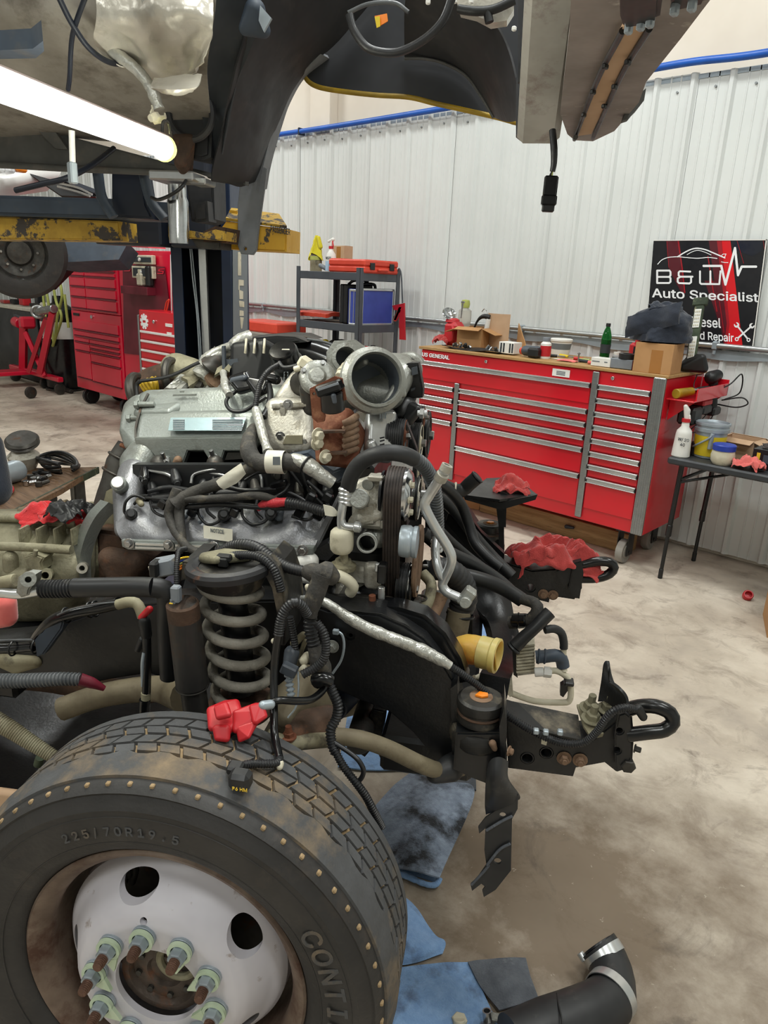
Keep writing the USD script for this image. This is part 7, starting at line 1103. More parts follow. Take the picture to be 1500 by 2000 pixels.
obj('water_neck', [pipe(K(716, 1062, 1.48), K(722, 1052, 1.58), .0215, .0185), ring(K(717, 1060, 1.487), K(722, 1052, 1.58)-K(716, 1062, 1.48), .021, .003, 30, 8), HK([(738, 1050, 1.56, .025), (725, 1045, 1.58, .02)])], M['alu_cast'], en, label='open water neck'); obj('neck_inside', cyl(K(720, 1056, 1.54), K(721, 1055, 1.545), .019), M['print_black'], en); obj('sender_nut', [hexn(K(752, 1062, 1.54), TU, .013, .02), rbox(K(751, 1022, 1.53), (.016, .03, .02), .003, TB)], M['alu_pale'], en)
obj('power_steering', [rbox(K(690, 1112, 1.56), (.09, .08, .045), .008, TB), HK([(722, 1108, 1.52, .014), (732, 1108, 1.52, .014), (722, 1140, 1.52, .012), (735, 1142, 1.52, .012)]), cyl(K(650, 1130, 1.56), K(700, 1148, 1.6), .05)], M['alu_pale'], en); obj('pump_base', [HK([(660, 1160, 1.56, .04), (740, 1170, 1.58, .04), (690, 1140, 1.62, .05)])], M['frame_black'], en); obj('valve_block', [rbox(K(747, 1118, 1.49), (.02, .03, .045), .003, TB), rbox(K(746, 1160, 1.5), (.018, .03, .034), .004, TB)], M['gloss_black'], en); obj('valve_tip', [cyl(K(745, 1146, 1.49), K(745, 1178, 1.49), .008), rbox(K(738, 1108, 1.488), (.012, .012, .02), .002, TB)], M['bright_alu'], en)
obj('white_canister', [HK([(590, 1098, 1.5, .02), (606, 1096, 1.5, .02), (590, 1122, 1.5, .02), (606, 1124, 1.5, .02)])], M['white_plastic'], en); obj('block_face', [tb(-.34, -.20, 1.56, 2.2, .62, 1.05, .03)], M['frame_black'], en)
# notice label on the valve cover
nl = obj('notice_label', plate([K(397, 1026, 1.502), K(454, 1034, 1.502), K(454, 1059, 1.494), K(398, 1051, 1.494)], .0015), M['paper'], en, label='small printed notice label'); obj('print', words3('NOTICE', K(411, 1039, 1.498), K(450, 1044, 1.498)-K(411, 1039, 1.498), (0, 0, 1), .009, .0008, True, .032), M['print_grey'], nl); obj('print', [plate([K(x0, y, 1.4985-.0022*k), K(x1, y+(x1-x0)*.13, 1.4985-.0022*k), K(x1, y+2+(x1-x0)*.13, 1.498-.0022*k), K(x0, y+2, 1.498-.0022*k)], .0008) for k, (x0, x1, y) in enumerate(((405, 448, 1042), (404, 446, 1046)))], M['print_grey'], nl)

# ------------------------------------------------------------------ gearbox behind the engine
gb = thing('gearbox', 'dusty tan gearbox case behind the engine at the left edge', 'gearbox', tw(-1.2, 1.85, .7))
obj('case', [HK([(-80, 1035, 1.75, .05), (150, 1035, 1.75, .05), (-80, 1110, 1.66, .06), (140, 1110, 1.66, .06), (-80, 1180, 1.72, .06), (130, 1170, 1.72, .06), (-80, 1030, 2.0, .06), (150, 1030, 2.0, .06)])], M['trans_case'], gb)
obj('top_rail', [T([(-80, 1012, 1.72), (30, 1012, 1.71), (90, 1018, 1.7), (150, 1024, 1.69)], .012), T([(-80, 1066, 1.61), (40, 1068, 1.6), (140, 1074, 1.6)], .012)], M['trans_case'], gb); obj('web', [plateK([(x, 1034), (x+5, 1034), (x+9, 1066), (x+3, 1066)], .05, 1.63, bev=.002) for x in (34, 68, 102, 136)], M['trans_case'], gb)
obj('shift_bracket', [plateK([(44, 1090), (66, 1082), (86, 1090), (80, 1100), (84, 1114), (70, 1122), (52, 1106)], .05, 1.57, bev=.004), cyl(K(68, 1085, 1.57), K(70, 1074, 1.57), .006)], M['trans_case'], gb); obj('drain_boss', [pipe(K(88, 1124, 1.55), K(96, 1120, 1.62), .017, .009), HK([(20, 1120, 1.6, .02), (60, 1125, 1.6, .02)]), HK([(20, 1090, 1.6, .02), (22, 1110, 1.6, .02)])], M['trans_case'], gb)
bh = [(140, 1128), (139, 1090), (150, 1045), (170, 1005), (196, 976)]
obj('bell_flange', [skin([[K(x, y, 1.66), K(x+16, y+5, 1.62)] for x, y in bh], .03, 6)], M['alu_grey'], gb, label='wide worn bell housing flange'); obj('bell_housing', [HK([(150, 1050, 1.78, .05), (180, 1020, 1.82, .06), (160, 1100, 1.76, .05), (200, 1100, 1.78, .05)])], M['trans_case'], gb); obj('lug', [pipe(K(160, 1110, 1.6), K(164, 1106, 1.64), .014, .007)], M['alu_pale'], gb)
# ------------------------------------------------------------------ harnesses, hoses and lines about the engine
def line(name, label, category, at, m, L, r, part='hose', **k):
    t = thing(name, label, category, K(*at)); obj(part, T(L, r, **k), M[m], t); return t
wv = lambda x, y: (280+x/3.75, 1060+y/3.75)
eh = thing('engine_harness', 'thick taped wiring harness with white labels across the engine', 'wiring harness', K(500, 900, 1.55))
obj('trunk', T([(497, 838, 1.68), (487, 858, 1.62), (486, 880, 1.57), (497, 900, 1.545), (520, 905, 1.54), (560, 902, 1.54), (590, 910, 1.545)], [.016, .018, .02, .021, .021, .02, .017], wob=.08), M['tape_dusty'], eh, label='dusty black taped trunk')
obj('branch', T([(505, 905, 1.545), (470, 925, 1.54), (430, 944, 1.535), (395, 955, 1.53), (360, 972, 1.525), (345, 985, 1.52)], [.016, .014, .014, .014, .017, .02], wob=.15), M['tape_dusty'], eh)
obj('branch', T([(347, 955, 1.53), (337, 985, 1.52), (331, 1005, 1.515), (338, 1030, 1.49), (352, 1052, 1.47), (372, 1072, 1.44), (405, 1084, 1.42), (440, 1088, 1.40)], [.012, .015, .013, .0105, .0095, .009, .008, .008], wob=.1), M['tape_dusty'], eh); obj('branch', T([(352, 975, 1.52), (350, 1000, 1.515), (352, 1030, 1.49), (356, 1060, 1.47), (350, 1078, 1.45)], [.014, .012, .011, .010, .010], wob=.1), M['tape_dusty'], eh)
obj('branch', T([(345, 975, 1.52), (400, 974, 1.515), (450, 972, 1.515), (500, 968, 1.52), (540, 975, 1.53)], [.010, .009, .009, .010, .008], wob=.2), M['tape_dusty'], eh)
obj('label_wrap', pipe(K(523, 902, 1.54), K(557, 903, 1.54), .0265, .0255, 32), M['paper'], eh, label='white label wrapped round the trunk'); obj('print', skin([[K(533, 892, 1.5125), K(547, 892, 1.5125)], [K(533, 908, 1.5135), K(547, 908, 1.5135)]], .0006, 2), M['print_grey'], eh)
obj('label_wrap', skin([[K(423, 940, 1.51), K(448, 921, 1.512), K(471, 905, 1.515)], [K(428, 949, 1.506), K(453, 934, 1.508), K(476, 916, 1.51)], [K(437, 955, 1.512), K(460, 944, 1.514), K(480, 924, 1.516)]], .003, 5, .004, 40, 2), M['paper'], eh, label='loose white label on the left branch')
obj('foil_branch', T([(500, 800, 1.70), (508, 830, 1.65), (516, 860, 1.60), (524, 884, 1.56)], .0115, wob=.2), M['silver_wrap'], eh, label='silver foil sleeve'); obj('foil_branch', T([(572, 896, 1.545), (592, 903, 1.535), (612, 916, 1.53), (632, 932, 1.53), (650, 944, 1.535)], [.013, .017, .018, .018, .014], wob=.2, seed=3), M['silver_wrap'], eh, label='silver foil sleeve'); obj('foil_band', ring(K(598, 906, 1.532), K(612, 916, 1.53)-K(592, 903, 1.535), .0178, .003, 24, 6), M['plastic_black'], eh)
obj('loom', T([(498, 802, 1.70), (503, 770, 1.72), (510, 745, 1.74), (524, 725, 1.76), (545, 712, 1.80)], .0075, corr=(.005, .001)), M['loom'], eh); obj('wire', T([(545, 708, 1.8), (555, 718, 1.79), (580, 714, 1.79), (590, 706, 1.8)], .006), M['plastic_black'], eh)
obj('wire', T([(460, 765, 1.80), (444, 778, 1.77), (443, 792, 1.76), (455, 803, 1.755), (478, 802, 1.755), (500, 788, 1.76), (520, 775, 1.77)], .005), M['plastic_black'], eh); obj('wire', T([(524, 750, 1.76), (528, 770, 1.75), (524, 795, 1.73), (514, 815, 1.7)], .008), M['plastic_black'], eh)
obj('connector', [HK([(455, 742, 1.82, .012), (480, 735, 1.82, .014), (470, 760, 1.8, .014), (492, 755, 1.8, .012)]), HK([(490, 745, 1.8, .012), (520, 750, 1.79, .012), (505, 765, 1.78, .014), (515, 762, 1.78, .012)]), HK([(520, 738, 1.8, .012), (540, 742, 1.8, .012)])], M['gloss_black'], eh, label='cluster of black connectors'); obj('connector', HK([(455, 743, 1.81, .008), (478, 738, 1.80, .008)]), M['slate_plastic'], eh)
obj('sleeve', T([(448, 772, 1.77), (441, 758, 1.8), (438, 742, 1.84), (436, 728, 1.88)], [.009, .011, .01, .009], wob=.3), M['silver_wrap'], eh); obj('wire', T([(270, 745, 1.96), (330, 735, 1.98), (380, 712, 2.0), (430, 690, 2.02)], .005), M['plastic_black'], eh); obj('wire', T([(268, 775, 1.95), (267, 752, 1.96), (275, 744, 1.96)], .006), M['plastic_black'], eh)
for L in ([(285, 975, 1.56), (262, 968, 1.55), (246, 980, 1.54), (243, 1000, 1.54), (252, 1006, 1.54)], [(285, 972, 1.56), (320, 975, 1.54), (336, 978, 1.53)], [(293, 978, 1.56), (300, 998, 1.55), (318, 1008, 1.54), (330, 1004, 1.53)], [(388, 978, 1.55), (388, 1005, 1.54), (405, 1024, 1.535), (425, 1020, 1.535), (432, 1010, 1.54)], [(472, 980, 1.55), (474, 1008, 1.54), (492, 1024, 1.535), (515, 1020, 1.54), (526, 1008, 1.545)], [(262, 985, 1.57), (275, 970, 1.57), (290, 968, 1.56)]): obj('wire', T(L, .0035), M['plastic_black'], eh)
for L in ([(556, 905, 1.6), (575, 930, 1.6), (590, 950, 1.6)], [(590, 920, 1.6), (598, 945, 1.6), (612, 965, 1.6), (630, 985, 1.59)], [(478, 938, 1.58), (500, 925, 1.59), (540, 920, 1.6)], [(566, 945, 1.58), (555, 960, 1.57), (530, 975, 1.56)]): obj('wire', T(L, .0035), M['plastic_black'], eh)
for L, r in (([(300, 988, 1.55), (360, 990, 1.53), (430, 985, 1.53), (500, 990, 1.53), (560, 992, 1.53), (610, 985, 1.54)], .007), ([(290, 960, 1.6), (330, 952, 1.6), (380, 958, 1.58), (430, 950, 1.58), (480, 958, 1.58), (540, 955, 1.58)], .006), ([(560, 960, 1.58), (590, 975, 1.57), (615, 1000, 1.55), (600, 1015, 1.54), (570, 1008, 1.54)], .0045), ([(600, 940, 1.6), (625, 962, 1.59), (640, 985, 1.57), (632, 1012, 1.55)], .0045), ([(410, 965, 1.57), (404, 995, 1.545), (420, 1012, 1.54)], .004), ([(505, 965, 1.57), (500, 998, 1.545), (512, 1014, 1.54)], .004)): obj('wire', T(L, r, wob=.1), M['loom'], eh)
for x, y in ((318, 985), (376, 1000), (458, 1000), (585, 1002), (608, 972), (622, 1006), (640, 972)): obj('connector', rbox(K(x, y, 1.535), (.022, .018, .024), .004, TB@A([[.9, 0, .43], [0, 1, 0], [-.43, 0, .9]])), M['gloss_black'], eh)
obj('connector', rbox(K(545, 946, 1.585), (.04, .02, .016), .003, TB@A([[.94, 0, -.34], [0, 1, 0], [.34, 0, .94]])), M['gloss_black'], eh); obj('clip', HK([(272, 978, 1.56, .009), (276, 985, 1.55, .007)], False), M['grease_tan'], eh)
# red sleeved battery cable
bc = thing('battery_cable', 'black corrugated cable with a red taped end across the engine', 'cable', K(580, 985, 1.5))
obj('red_sleeve', T([(504, 994, 1.535), (514, 985, 1.53), (535, 982, 1.525), (561, 980, 1.52)], [.007, .010, .0105, .0105], wob=.15), M['red_tape'], bc, label='red taped end'); obj('loom', T([(560, 981, 1.52), (590, 986, 1.515), (615, 994, 1.51), (636, 1000, 1.505)], .0125, corr=(.006, .0015)), M['loom'], bc); obj('tag', [skin([[K(632, 985, 1.50), K(650, 990, 1.497), K(662, 1002, 1.50)], [K(636, 1006, 1.498), K(648, 1008, 1.495), K(656, 1006, 1.50)]], .003, 4)], M['paper'], bc, label='white tag')
# air conditioning hoses and accumulator
ac = thing('refrigerant_hose', 'fat black refrigerant hose arching over the pulleys to a pale pipe', 'hose', K(740, 890, 1.5))
obj('hose', T([(680, 953, 1.50), (686, 930, 1.49), (702, 906, 1.48), (728, 890, 1.47), (760, 884, 1.47), (790, 888, 1.48), (808, 896, 1.50)], .0175, n=18), M['rubber_hose'], ac); obj('loom', T([(804, 893, 1.50), (826, 908, 1.53), (842, 934, 1.56), (849, 960, 1.58), (853, 1000, 1.6), (855, 1052, 1.62)], .0165, corr=(.008, .003), n=16), M['loom_grey'], ac, label='grey corrugated cover')
obj('pipe_end', T([(853, 1050, 1.6), (850, 1075, 1.58), (853, 1100, 1.56), (860, 1122, 1.55), (868, 1132, 1.55)], .0105, n=14), M['bright_alu'], ac); obj('crimp', [ring(K(853, y, 1.6), TZ, .010, .005, 24, 8) for y in (1058, 1066, 1074)], M['bright_alu'], ac)
rp_ = thing('refrigerant_pipe', 'bent pale aluminium pipe with block fitting beside the pulleys', 'pipe', K(860, 1020, 1.52))
obj('pipe', T([(872, 912, 1.50), (858, 936, 1.51), (838, 968, 1.52), (830, 982, 1.52), (832, 996, 1.52), (850, 1030, 1.53), (874, 1068, 1.54), (882, 1088, 1.54), (879, 1106, 1.545), (868, 1130, 1.55), (864, 1142, 1.55), (872, 1156, 1.545), (895, 1167, 1.54), (906, 1171, 1.54)], .0115, n=16), M['bright_alu'], rp_); obj('pipe_nut', [cyl(K(866, 925, 1.50), K(858, 938, 1.505), .0145), pipe(K(874, 908, 1.50), K(868, 920, 1.50), .0125, .008)], M['alu_pale'], rp_); obj('block_fitting', [rbox(K(912, 1165, 1.53), (.028, .03, .045), .004, TB@A([[.85, 0, .52], [0, 1, 0], [-.52, 0, .85]])), cyl(K(908, 1178, 1.50), K(912, 1172, 1.53), .013)], M['alu_cast'], rp_)
ak = thing('accumulator', 'small pale canister with crimped pipe beside the compressor', 'canister', K(667, 1060, 1.5))
obj('can', lathe(K(667, 1079, 1.49), TZ, [(0, 0), (.02, .001), (.0255, .008), (.027, .018), (.027, .04), (.0255, .05), (.02, .056), (.012, .058), (0, .058)], 32), M['ivory'], ak); obj('pipe', T([(667, 1034, 1.49), (666, 1015, 1.49), (669, 990, 1.49), (673, 970, 1.495), (678, 952, 1.50)], .0095, n=14), M['bright_alu'], ak); obj('side_pipe', [T([(666, 1012, 1.49), (672, 1026, 1.487), (686, 1029, 1.485), (706, 1030, 1.485)], .0085), cyl(K(692, 1029, 1.485), K(704, 1030, 1.485), .0125)], M['bright_alu'], ak); obj('crimp', [ring(K(675, y, 1.497), K(678, 952, 1.5)-K(670, 985, 1.49), .011, .006, 24, 8) for y in (958, 966, 974, 982)], M['bright_alu'], ak); obj('stem', [cyl(K(673, 1100, 1.49), K(672, 1080, 1.49), .009), lathe(K(670, 1110, 1.5), TZ, [(0, 0), (.03, 0), (.03, .01), (.02, .014), (.018, .022), (0, .022)], 24)], M['grease_tan'], ak)
hl = line('heater_line', 'bent pale pipe stub emerging from black tape by the white canister', 'pipe', (670, 1130, 1.46), 'ivory', [(640, 1118, 1.45), (660, 1124, 1.45), (680, 1134, 1.455), (690, 1146, 1.46), (684, 1158, 1.47)], .013, 'pipe')
# loom over the spring tower and down past the spring
tl = thing('chassis_harness', 'black harness looping over the spring tower and down past the spring', 'wiring harness', K(600, 1200, 1.3))
obj('loom', T([(425, 1080, 1.36), (450, 1068, 1.35), (478, 1064, 1.34), (505, 1072, 1.33), (530, 1090, 1.32), (562, 1108, 1.31), (600, 1118, 1.30), (622, 1124, 1.30)], [.010, .012, .0125, .0125, .0125, .012, .0115, .0125], corr=(.006, .001), n=14), M['loom'], tl); obj('loom', T([(432, 1090, 1.30), (470, 1084, 1.29), (505, 1088, 1.28), (530, 1106, 1.27), (542, 1130, 1.265), (549, 1155, 1.265)], .009, corr=(.005, .0012)), M['loom'], tl); obj('loom', T([(440, 1096, 1.3), (480, 1086, 1.29), (515, 1084, 1.29), (540, 1112, 1.28), (552, 1150, 1.28)], .006), M['tape_dusty'], tl)
obj('clip', [rbox(K(438, 1089, 1.27), (.03, .015, .014), .003, TB), rbox(K(436, 1098, 1.265), (.02, .012, .02), .003, TB)], M['plastic_black'], tl)
obj('joint', T([(596, 1116, 1.29), (622, 1120, 1.28), (640, 1122, 1.28), (652, 1130, 1.29)], [.013, .022, .022, .014], wob=.2), M['tape_dusty'], tl, label='lumpy taped joint'); obj('trunk', T([(630, 1124, 1.27), (620, 1150, 1.26), (610, 1180, 1.25), (606, 1205, 1.245)], [.021, .019, .0175, .013], wob=.12), M['tape_dusty'], tl); obj('loom', T([(607, 1200, 1.25), (606, 1225, 1.245), (612, 1255, 1.24), (618, 1275, 1.24)], .0135, corr=(.007, .0025), n=14), M['loom'], tl)
obj('trunk', T([(614, 1262, 1.24), (620, 1285, 1.235), (630, 1305, 1.235), (634, 1325, 1.235)], [.014, .017, .018, .014], wob=.15), M['tape_dusty'], tl); obj('tape_band', T([(618, 1330, 1.22), (632, 1325, 1.215), (646, 1330, 1.22)], .013, wob=.3), M['gloss_black'], tl); obj('loom', T([(640, 1332, 1.235), (650, 1352, 1.23), (660, 1378, 1.225), (657, 1402, 1.22), (646, 1425, 1.21), (648, 1452, 1.20), (656, 1472, 1.19)], .0105, corr=(.006, .0018), n=12), M['loom'], tl); obj('loom', T([(654, 1466, 1.19), (668, 1492, 1.18), (682, 1512, 1.175), (698, 1532, 1.17), (715, 1556, 1.17), (730, 1585, 1.17), (745, 1615, 1.18)], .0085, corr=(.005, .0015)), M['loom'], tl); obj('loom', T([(652, 1450, 1.2), (680, 1468, 1.19), (700, 1485, 1.18), (710, 1505, 1.18), (704, 1522, 1.18), (690, 1530, 1.18)], .005), M['loom'], tl)
obj('loom', T([(600, 1200, 1.22), (590, 1184, 1.21), (575, 1177, 1.20), (560, 1188, 1.195), (549, 1210, 1.19), (544, 1240, 1.185)], .010, corr=(.005, .0012)), M['loom'], tl); obj('brake_hose', [T([(544, 1236, 1.185), (538, 1275, 1.18), (535, 1320, 1.17), (535, 1380, 1.14)], .0075, n=14), tube([K(535, 1376, 1.14)]+[on_tyre(x, y, o) for x, y, o in ((535, 1410, .03), (537, 1440, .014), (543, 1468, .01), (546, 1482, .01))], .0075, n=14)], M['gloss_black'], tl, label='smooth black hose'); obj('loom', tube([on_tyre(x, y, .01) for x, y in ((546, 1480), (541, 1490), (515, 1492), (490, 1492), (472, 1496))], .0075, corr=(.005, .0014)), M['loom'], tl); obj('clip', hull([(on_tyre(546, 1492, .008), .008), (on_tyre(546, 1498, .006), .006)], False), M['ivory'], tl)
wcn = obj('wheel_sensor_plug', [rbox(on_tyre(470, 1522, .016), (.036, .03, .032), .007, TB), rbox(on_tyre(460, 1500, .014), (.026, .026, .016), .004, TB)], M['plastic_black'], tl, label='black plug lying on the tyre'); obj('marking', words3('F6 HM', on_tyre(460, 1530, .016)-TV*.016, TU, TZ, .006, .0006), M['label_yellow'], wcn)
obj('loom', T([(618, 1216, 1.22), (632, 1236, 1.215), (637, 1262, 1.21), (632, 1288, 1.205), (615, 1304, 1.2), (590, 1318, 1.19)], .009, corr=(.005, .0013)), M['loom'], tl); obj('loom', T([(566, 1205, 1.25), (572, 1235, 1.25), (576, 1262, 1.25), (575, 1290, 1.25)], .0075, corr=(.005, .0013)), M['loom'], tl); obj('cable', T([(519, 1376, 1.12), (545, 1368, 1.13), (575, 1369, 1.15), (605, 1367, 1.18), (625, 1354, 1.21), (637, 1338, 1.23)], [.006, .007, .0075, .0075, .0075, .0075]), M['gloss_black'], tl)
obj('sensor_block', [rbox(K(565, 1308, 1.2), (.032, .02, .022), .003, TB@A([[.93, 0, .36], [0, 1, 0], [-.36, 0, .93]])), HK([(570, 1275, 1.25, .016), (566, 1295, 1.24, .014)], False)], M['slate_plastic'], tl); obj('bracket', [plateK([(552, 1296), (590, 1288), (592, 1300), (556, 1306)], .01, 1.25), HK([(592, 1240, 1.26, .007), (575, 1256, 1.26, .009)], False), HK([(596, 1252, 1.26, .005), (582, 1288, 1.26, .005)], False)], M['grease_tan'], tl); obj('boot', T([(563, 1318, 1.21), (566, 1340, 1.205), (569, 1362, 1.2)], .0085, corr=(.009, .003)), M['galvanized'], tl); obj('thin_wire', T([(582, 1312, 1.2), (583, 1345, 1.19), (578, 1380, 1.18), (562, 1402, 1.17)], .002, n=6), M['galvanized'], tl); obj('knob', [HK([(601, 1146, 1.26, .006), (601, 1150, 1.26, .005)], False), HK([(535, 1252, 1.2, .006), (545, 1252, 1.19, .004)], False), HK([(594, 1290, 1.24, .01), (600, 1282, 1.25, .01)], False), HK([(594, 1304, 1.23, .007), (590, 1308, 1.23, .007)], False)], M['ivory'], tl, kind='stuff')
obj('ground_strap', [T([(655, 1232, 1.39), (668, 1240, 1.385), (672, 1262, 1.38), (666, 1290, 1.38), (650, 1315, 1.38)], .003, n=8), rbox(K(656, 1234, 1.385), (.014, .01, .012), .002, TB)], M['galvanized'], tl); obj('ground_bolt', bolt(K(649, 1262, 1.395), -TV, .010, .012), M['alu_cast'], fr)
# connectors by the spring tower
cn = thing('grey_connector', 'blue-grey square connector with coloured wires beside the spring tower', 'connector', K(320, 1105, 1.3))
obj('shell', [rbox(K(322, 1106, 1.3), (.05, .035, .036), .004, TB@A([[.96, 0, -.28], [0, 1, 0], [.28, 0, .96]]))], M['grey_plastic'], cn); obj('mouth', rbox(K(304, 1110, 1.285), (.018, .03, .034), .004, TB), M['plastic_black'], cn); obj('tail', plateK([(289, 1107), (303, 1120), (300, 1124), (292, 1118)], .012, 1.3), M['ivory'], cn)
for k, m in enumerate(('label_yellow', 'blue_lid', 'hose_green', 'orange_lens', 'orange_lens')): obj('wire', T([(340, 1096+k*5, 1.3), (355, 1090+k*5, 1.31), (368, 1088+k*4, 1.33)], .0022, n=6), M[m], cn)
ln = thing('pigtail_connector', 'clear grey connector hanging on a thin loom before the shock absorber', 'connector', K(344, 1170, 1.2)); obj('loom', T([(362, 1072, 1.3), (350, 1076, 1.27), (346, 1095, 1.24), (345, 1120, 1.22), (345, 1142, 1.21)], .0055, corr=(.004, .001)), M['loom'], ln); obj('body', [rbox(K(344, 1160, 1.2), (.018, .018, .034), .003, TB), rbox(K(341, 1174, 1.2), (.014, .018, .016), .003, TB)], M['grey_plastic'], ln); obj('lock', rbox(K(336, 1178, 1.195), (.008, .012, .005), .001, TB), M['label_yellow'], ln); obj('wire', T([(345, 1142, 1.21), (345, 1152, 1.205)], .002, n=6), M['white_plastic'], ln)
# big black hose elbow at left with alloy fitting
bh_ = thing('insulated_hose', 'fat black insulated hose with corrugated end and alloy fitting at left', 'hose', K(200, 1147, 1.2))
obj('hose', T([(146, 1148, 1.2), (200, 1147, 1.2), (260, 1146, 1.2), (300, 1147, 1.2)], .0195, n=18), M['plastic_black'], bh_); obj('elbow', T([(296, 1147, 1.2), (320, 1152, 1.21), (327, 1172, 1.215), (326, 1220, 1.23), (328, 1270, 1.24), (330, 1322, 1.25)], [.0195, .0205, .02, .0195, .0195, .0185], n=18), M['plastic_black'], bh_); obj('loom', T([(82, 1150, 1.2), (112, 1150, 1.2), (150, 1148, 1.2)], .0185, corr=(.007, .003), n=16), M['loom'], bh_, label='corrugated end')
obj('pipe', T([(-40, 1156, 1.2), (10, 1158, 1.2), (40, 1160, 1.2), (84, 1152, 1.2)], .0105, n=14), M['bright_alu'], bh_); obj('fitting', [plateK([(30, 1158), (34, 1128), (48, 1122), (66, 1124), (64, 1140), (56, 1154), (54, 1164), (40, 1168)], .03, 1.185, bev=.003), pipe(K(55, 1132, 1.165), K(57, 1130, 1.20), .0145, .006)], M['alu_cast'], bh_); obj('sleeve', [cyl(K(-30, 1146, 1.21), K(30, 1133, 1.21), .0135)], M['grease_tan'], bh_)
# black channel and straps along the left rail
ch_ = thing('wiring_channel', 'black wiring channel strapped along the left frame rail', 'wiring channel', K(150, 1220, 1.36))
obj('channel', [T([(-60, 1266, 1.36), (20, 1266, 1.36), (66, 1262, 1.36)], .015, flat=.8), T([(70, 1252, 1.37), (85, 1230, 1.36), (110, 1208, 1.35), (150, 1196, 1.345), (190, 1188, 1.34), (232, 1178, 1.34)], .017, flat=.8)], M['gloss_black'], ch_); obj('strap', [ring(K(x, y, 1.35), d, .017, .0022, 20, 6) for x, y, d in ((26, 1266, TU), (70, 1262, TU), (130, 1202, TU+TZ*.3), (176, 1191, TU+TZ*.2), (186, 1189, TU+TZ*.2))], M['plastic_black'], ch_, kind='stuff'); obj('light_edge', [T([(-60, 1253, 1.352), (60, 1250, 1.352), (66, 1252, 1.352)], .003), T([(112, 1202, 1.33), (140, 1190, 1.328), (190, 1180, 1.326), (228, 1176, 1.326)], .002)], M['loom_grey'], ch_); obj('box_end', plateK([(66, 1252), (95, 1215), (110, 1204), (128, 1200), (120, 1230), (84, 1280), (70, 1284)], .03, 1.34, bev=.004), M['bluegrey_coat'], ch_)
obj('tan_elbow', T([(230, 1181, 1.33), (250, 1176, 1.33), (266, 1178, 1.33), (274, 1190, 1.325), (279, 1206, 1.32)], .012), M['grease_tan'], ch_); obj('red_clip', HK([(276, 1206, 1.3, .007), (292, 1190, 1.3, .008)], False), M['red_plastic'], ch_, label='red tape end'); obj('plug', [HK([(282, 1214, 1.3, .013), (286, 1240, 1.3, .012)], False), HK([(270, 1268, 1.3, .008), (278, 1250, 1.3, .009)], False)], M['plastic_black'], ch_)
sr = thing('strut_rod', 'slim black rod hanging beside the shock absorber with brass fitting', 'rod', K(286, 1320, 1.28)); obj('rod', [T([(286, 1238, 1.3), (287, 1290, 1.29), (286, 1355, 1.28)], .0095), T([(283, 1366, 1.28), (282, 1395, 1.28)], .012)], M['gloss_black'], sr); obj('fitting', cyl(K(285, 1366, 1.28), K(285, 1352, 1.28), .0105), M['grease_tan'], sr); obj('strip', T([(281, 1275, 1.285), (278, 1300, 1.28), (279, 1340, 1.28)], .004), M['galvanized'], sr)
l1 = thing('corrugated_hose', 'grey corrugated hose with a dark red taped end at left', 'hose', K(80, 1328, 1.25)); obj('hose', T([(-60, 1328, 1.24), (20, 1330, 1.245), (80, 1328, 1.25), (120, 1326, 1.255), (158, 1327, 1.26)], [.0165, .0165, .016, .015, .0145], corr=(.008, .003), n=14), M['loom_grey'], l1); obj('red_end', T([(156, 1327, 1.26), (180, 1334, 1.27), (204, 1345, 1.28)], [.014, .012, .006]), M['maroon'], l1)
l2 = line('tan_loom', 'dusty corrugated loom slanting behind the tyre at left', 'hose', (50, 1440, 1.24), 'grease_tan', [(-60, 1378, 1.22), (10, 1418, 1.22), (60, 1450, 1.22), (118, 1486, 1.22)], [.022, .02, .017, .014], corr=(.005, .0015), n=14)
single('salmon_funnel', HK([(-30, 1180, 1.3, .03), (8, 1178, 1.3, .026), (14, 1205, 1.3, .022), (-30, 1215, 1.3, .02)]), M['rag_coral'], 'salmon pink rounded cloth at the left edge under the alloy fitting', 'cloth')
# foil sleeve along the rail
fs = thing('foil_sleeve', 'long silver foil sleeve lying along the near frame rail', 'wiring sleeve', K(720, 1235, 1.38))
obj('sleeve', T([(552, 1160, 1.38), (585, 1168, 1.375), (620, 1170, 1.37), (645, 1182, 1.36), (680, 1206, 1.36), (720, 1228, 1.365), (770, 1248, 1.375), (820, 1268, 1.385), (862, 1290, 1.385), (880, 1301, 1.385)], [.004, .006, .008, .0105, .012, .0125, .0135, .014, .0125, .009], wob=.18, n=14), M['silver_wrap'], fs); obj('loom', T([(876, 1299, 1.385), (905, 1318, 1.39), (935, 1340, 1.395), (970, 1370, 1.39), (995, 1398, 1.385), (1030, 1422, 1.38), (1070, 1442, 1.375), (1105, 1452, 1.37), (1140, 1450, 1.365), (1165, 1430, 1.36), (1182, 1405, 1.355), (1200, 1388, 1.355), (1222, 1382, 1.36), (1245, 1386, 1.37)], .0085, corr=(.005, .0014)), M['loom'], fs); obj('end_plug', HK([(1246, 1384, 1.37, .010), (1256, 1400, 1.375, .009)], False), M['plastic_black'], fs); obj('clip', [rbox(K(x, y, 1.37), (.012, .012, .012), .002, TB) for x, y in ((1047, 1428), (1094, 1430), (1066, 1430))], M['galvanized'], fs, kind='stuff')
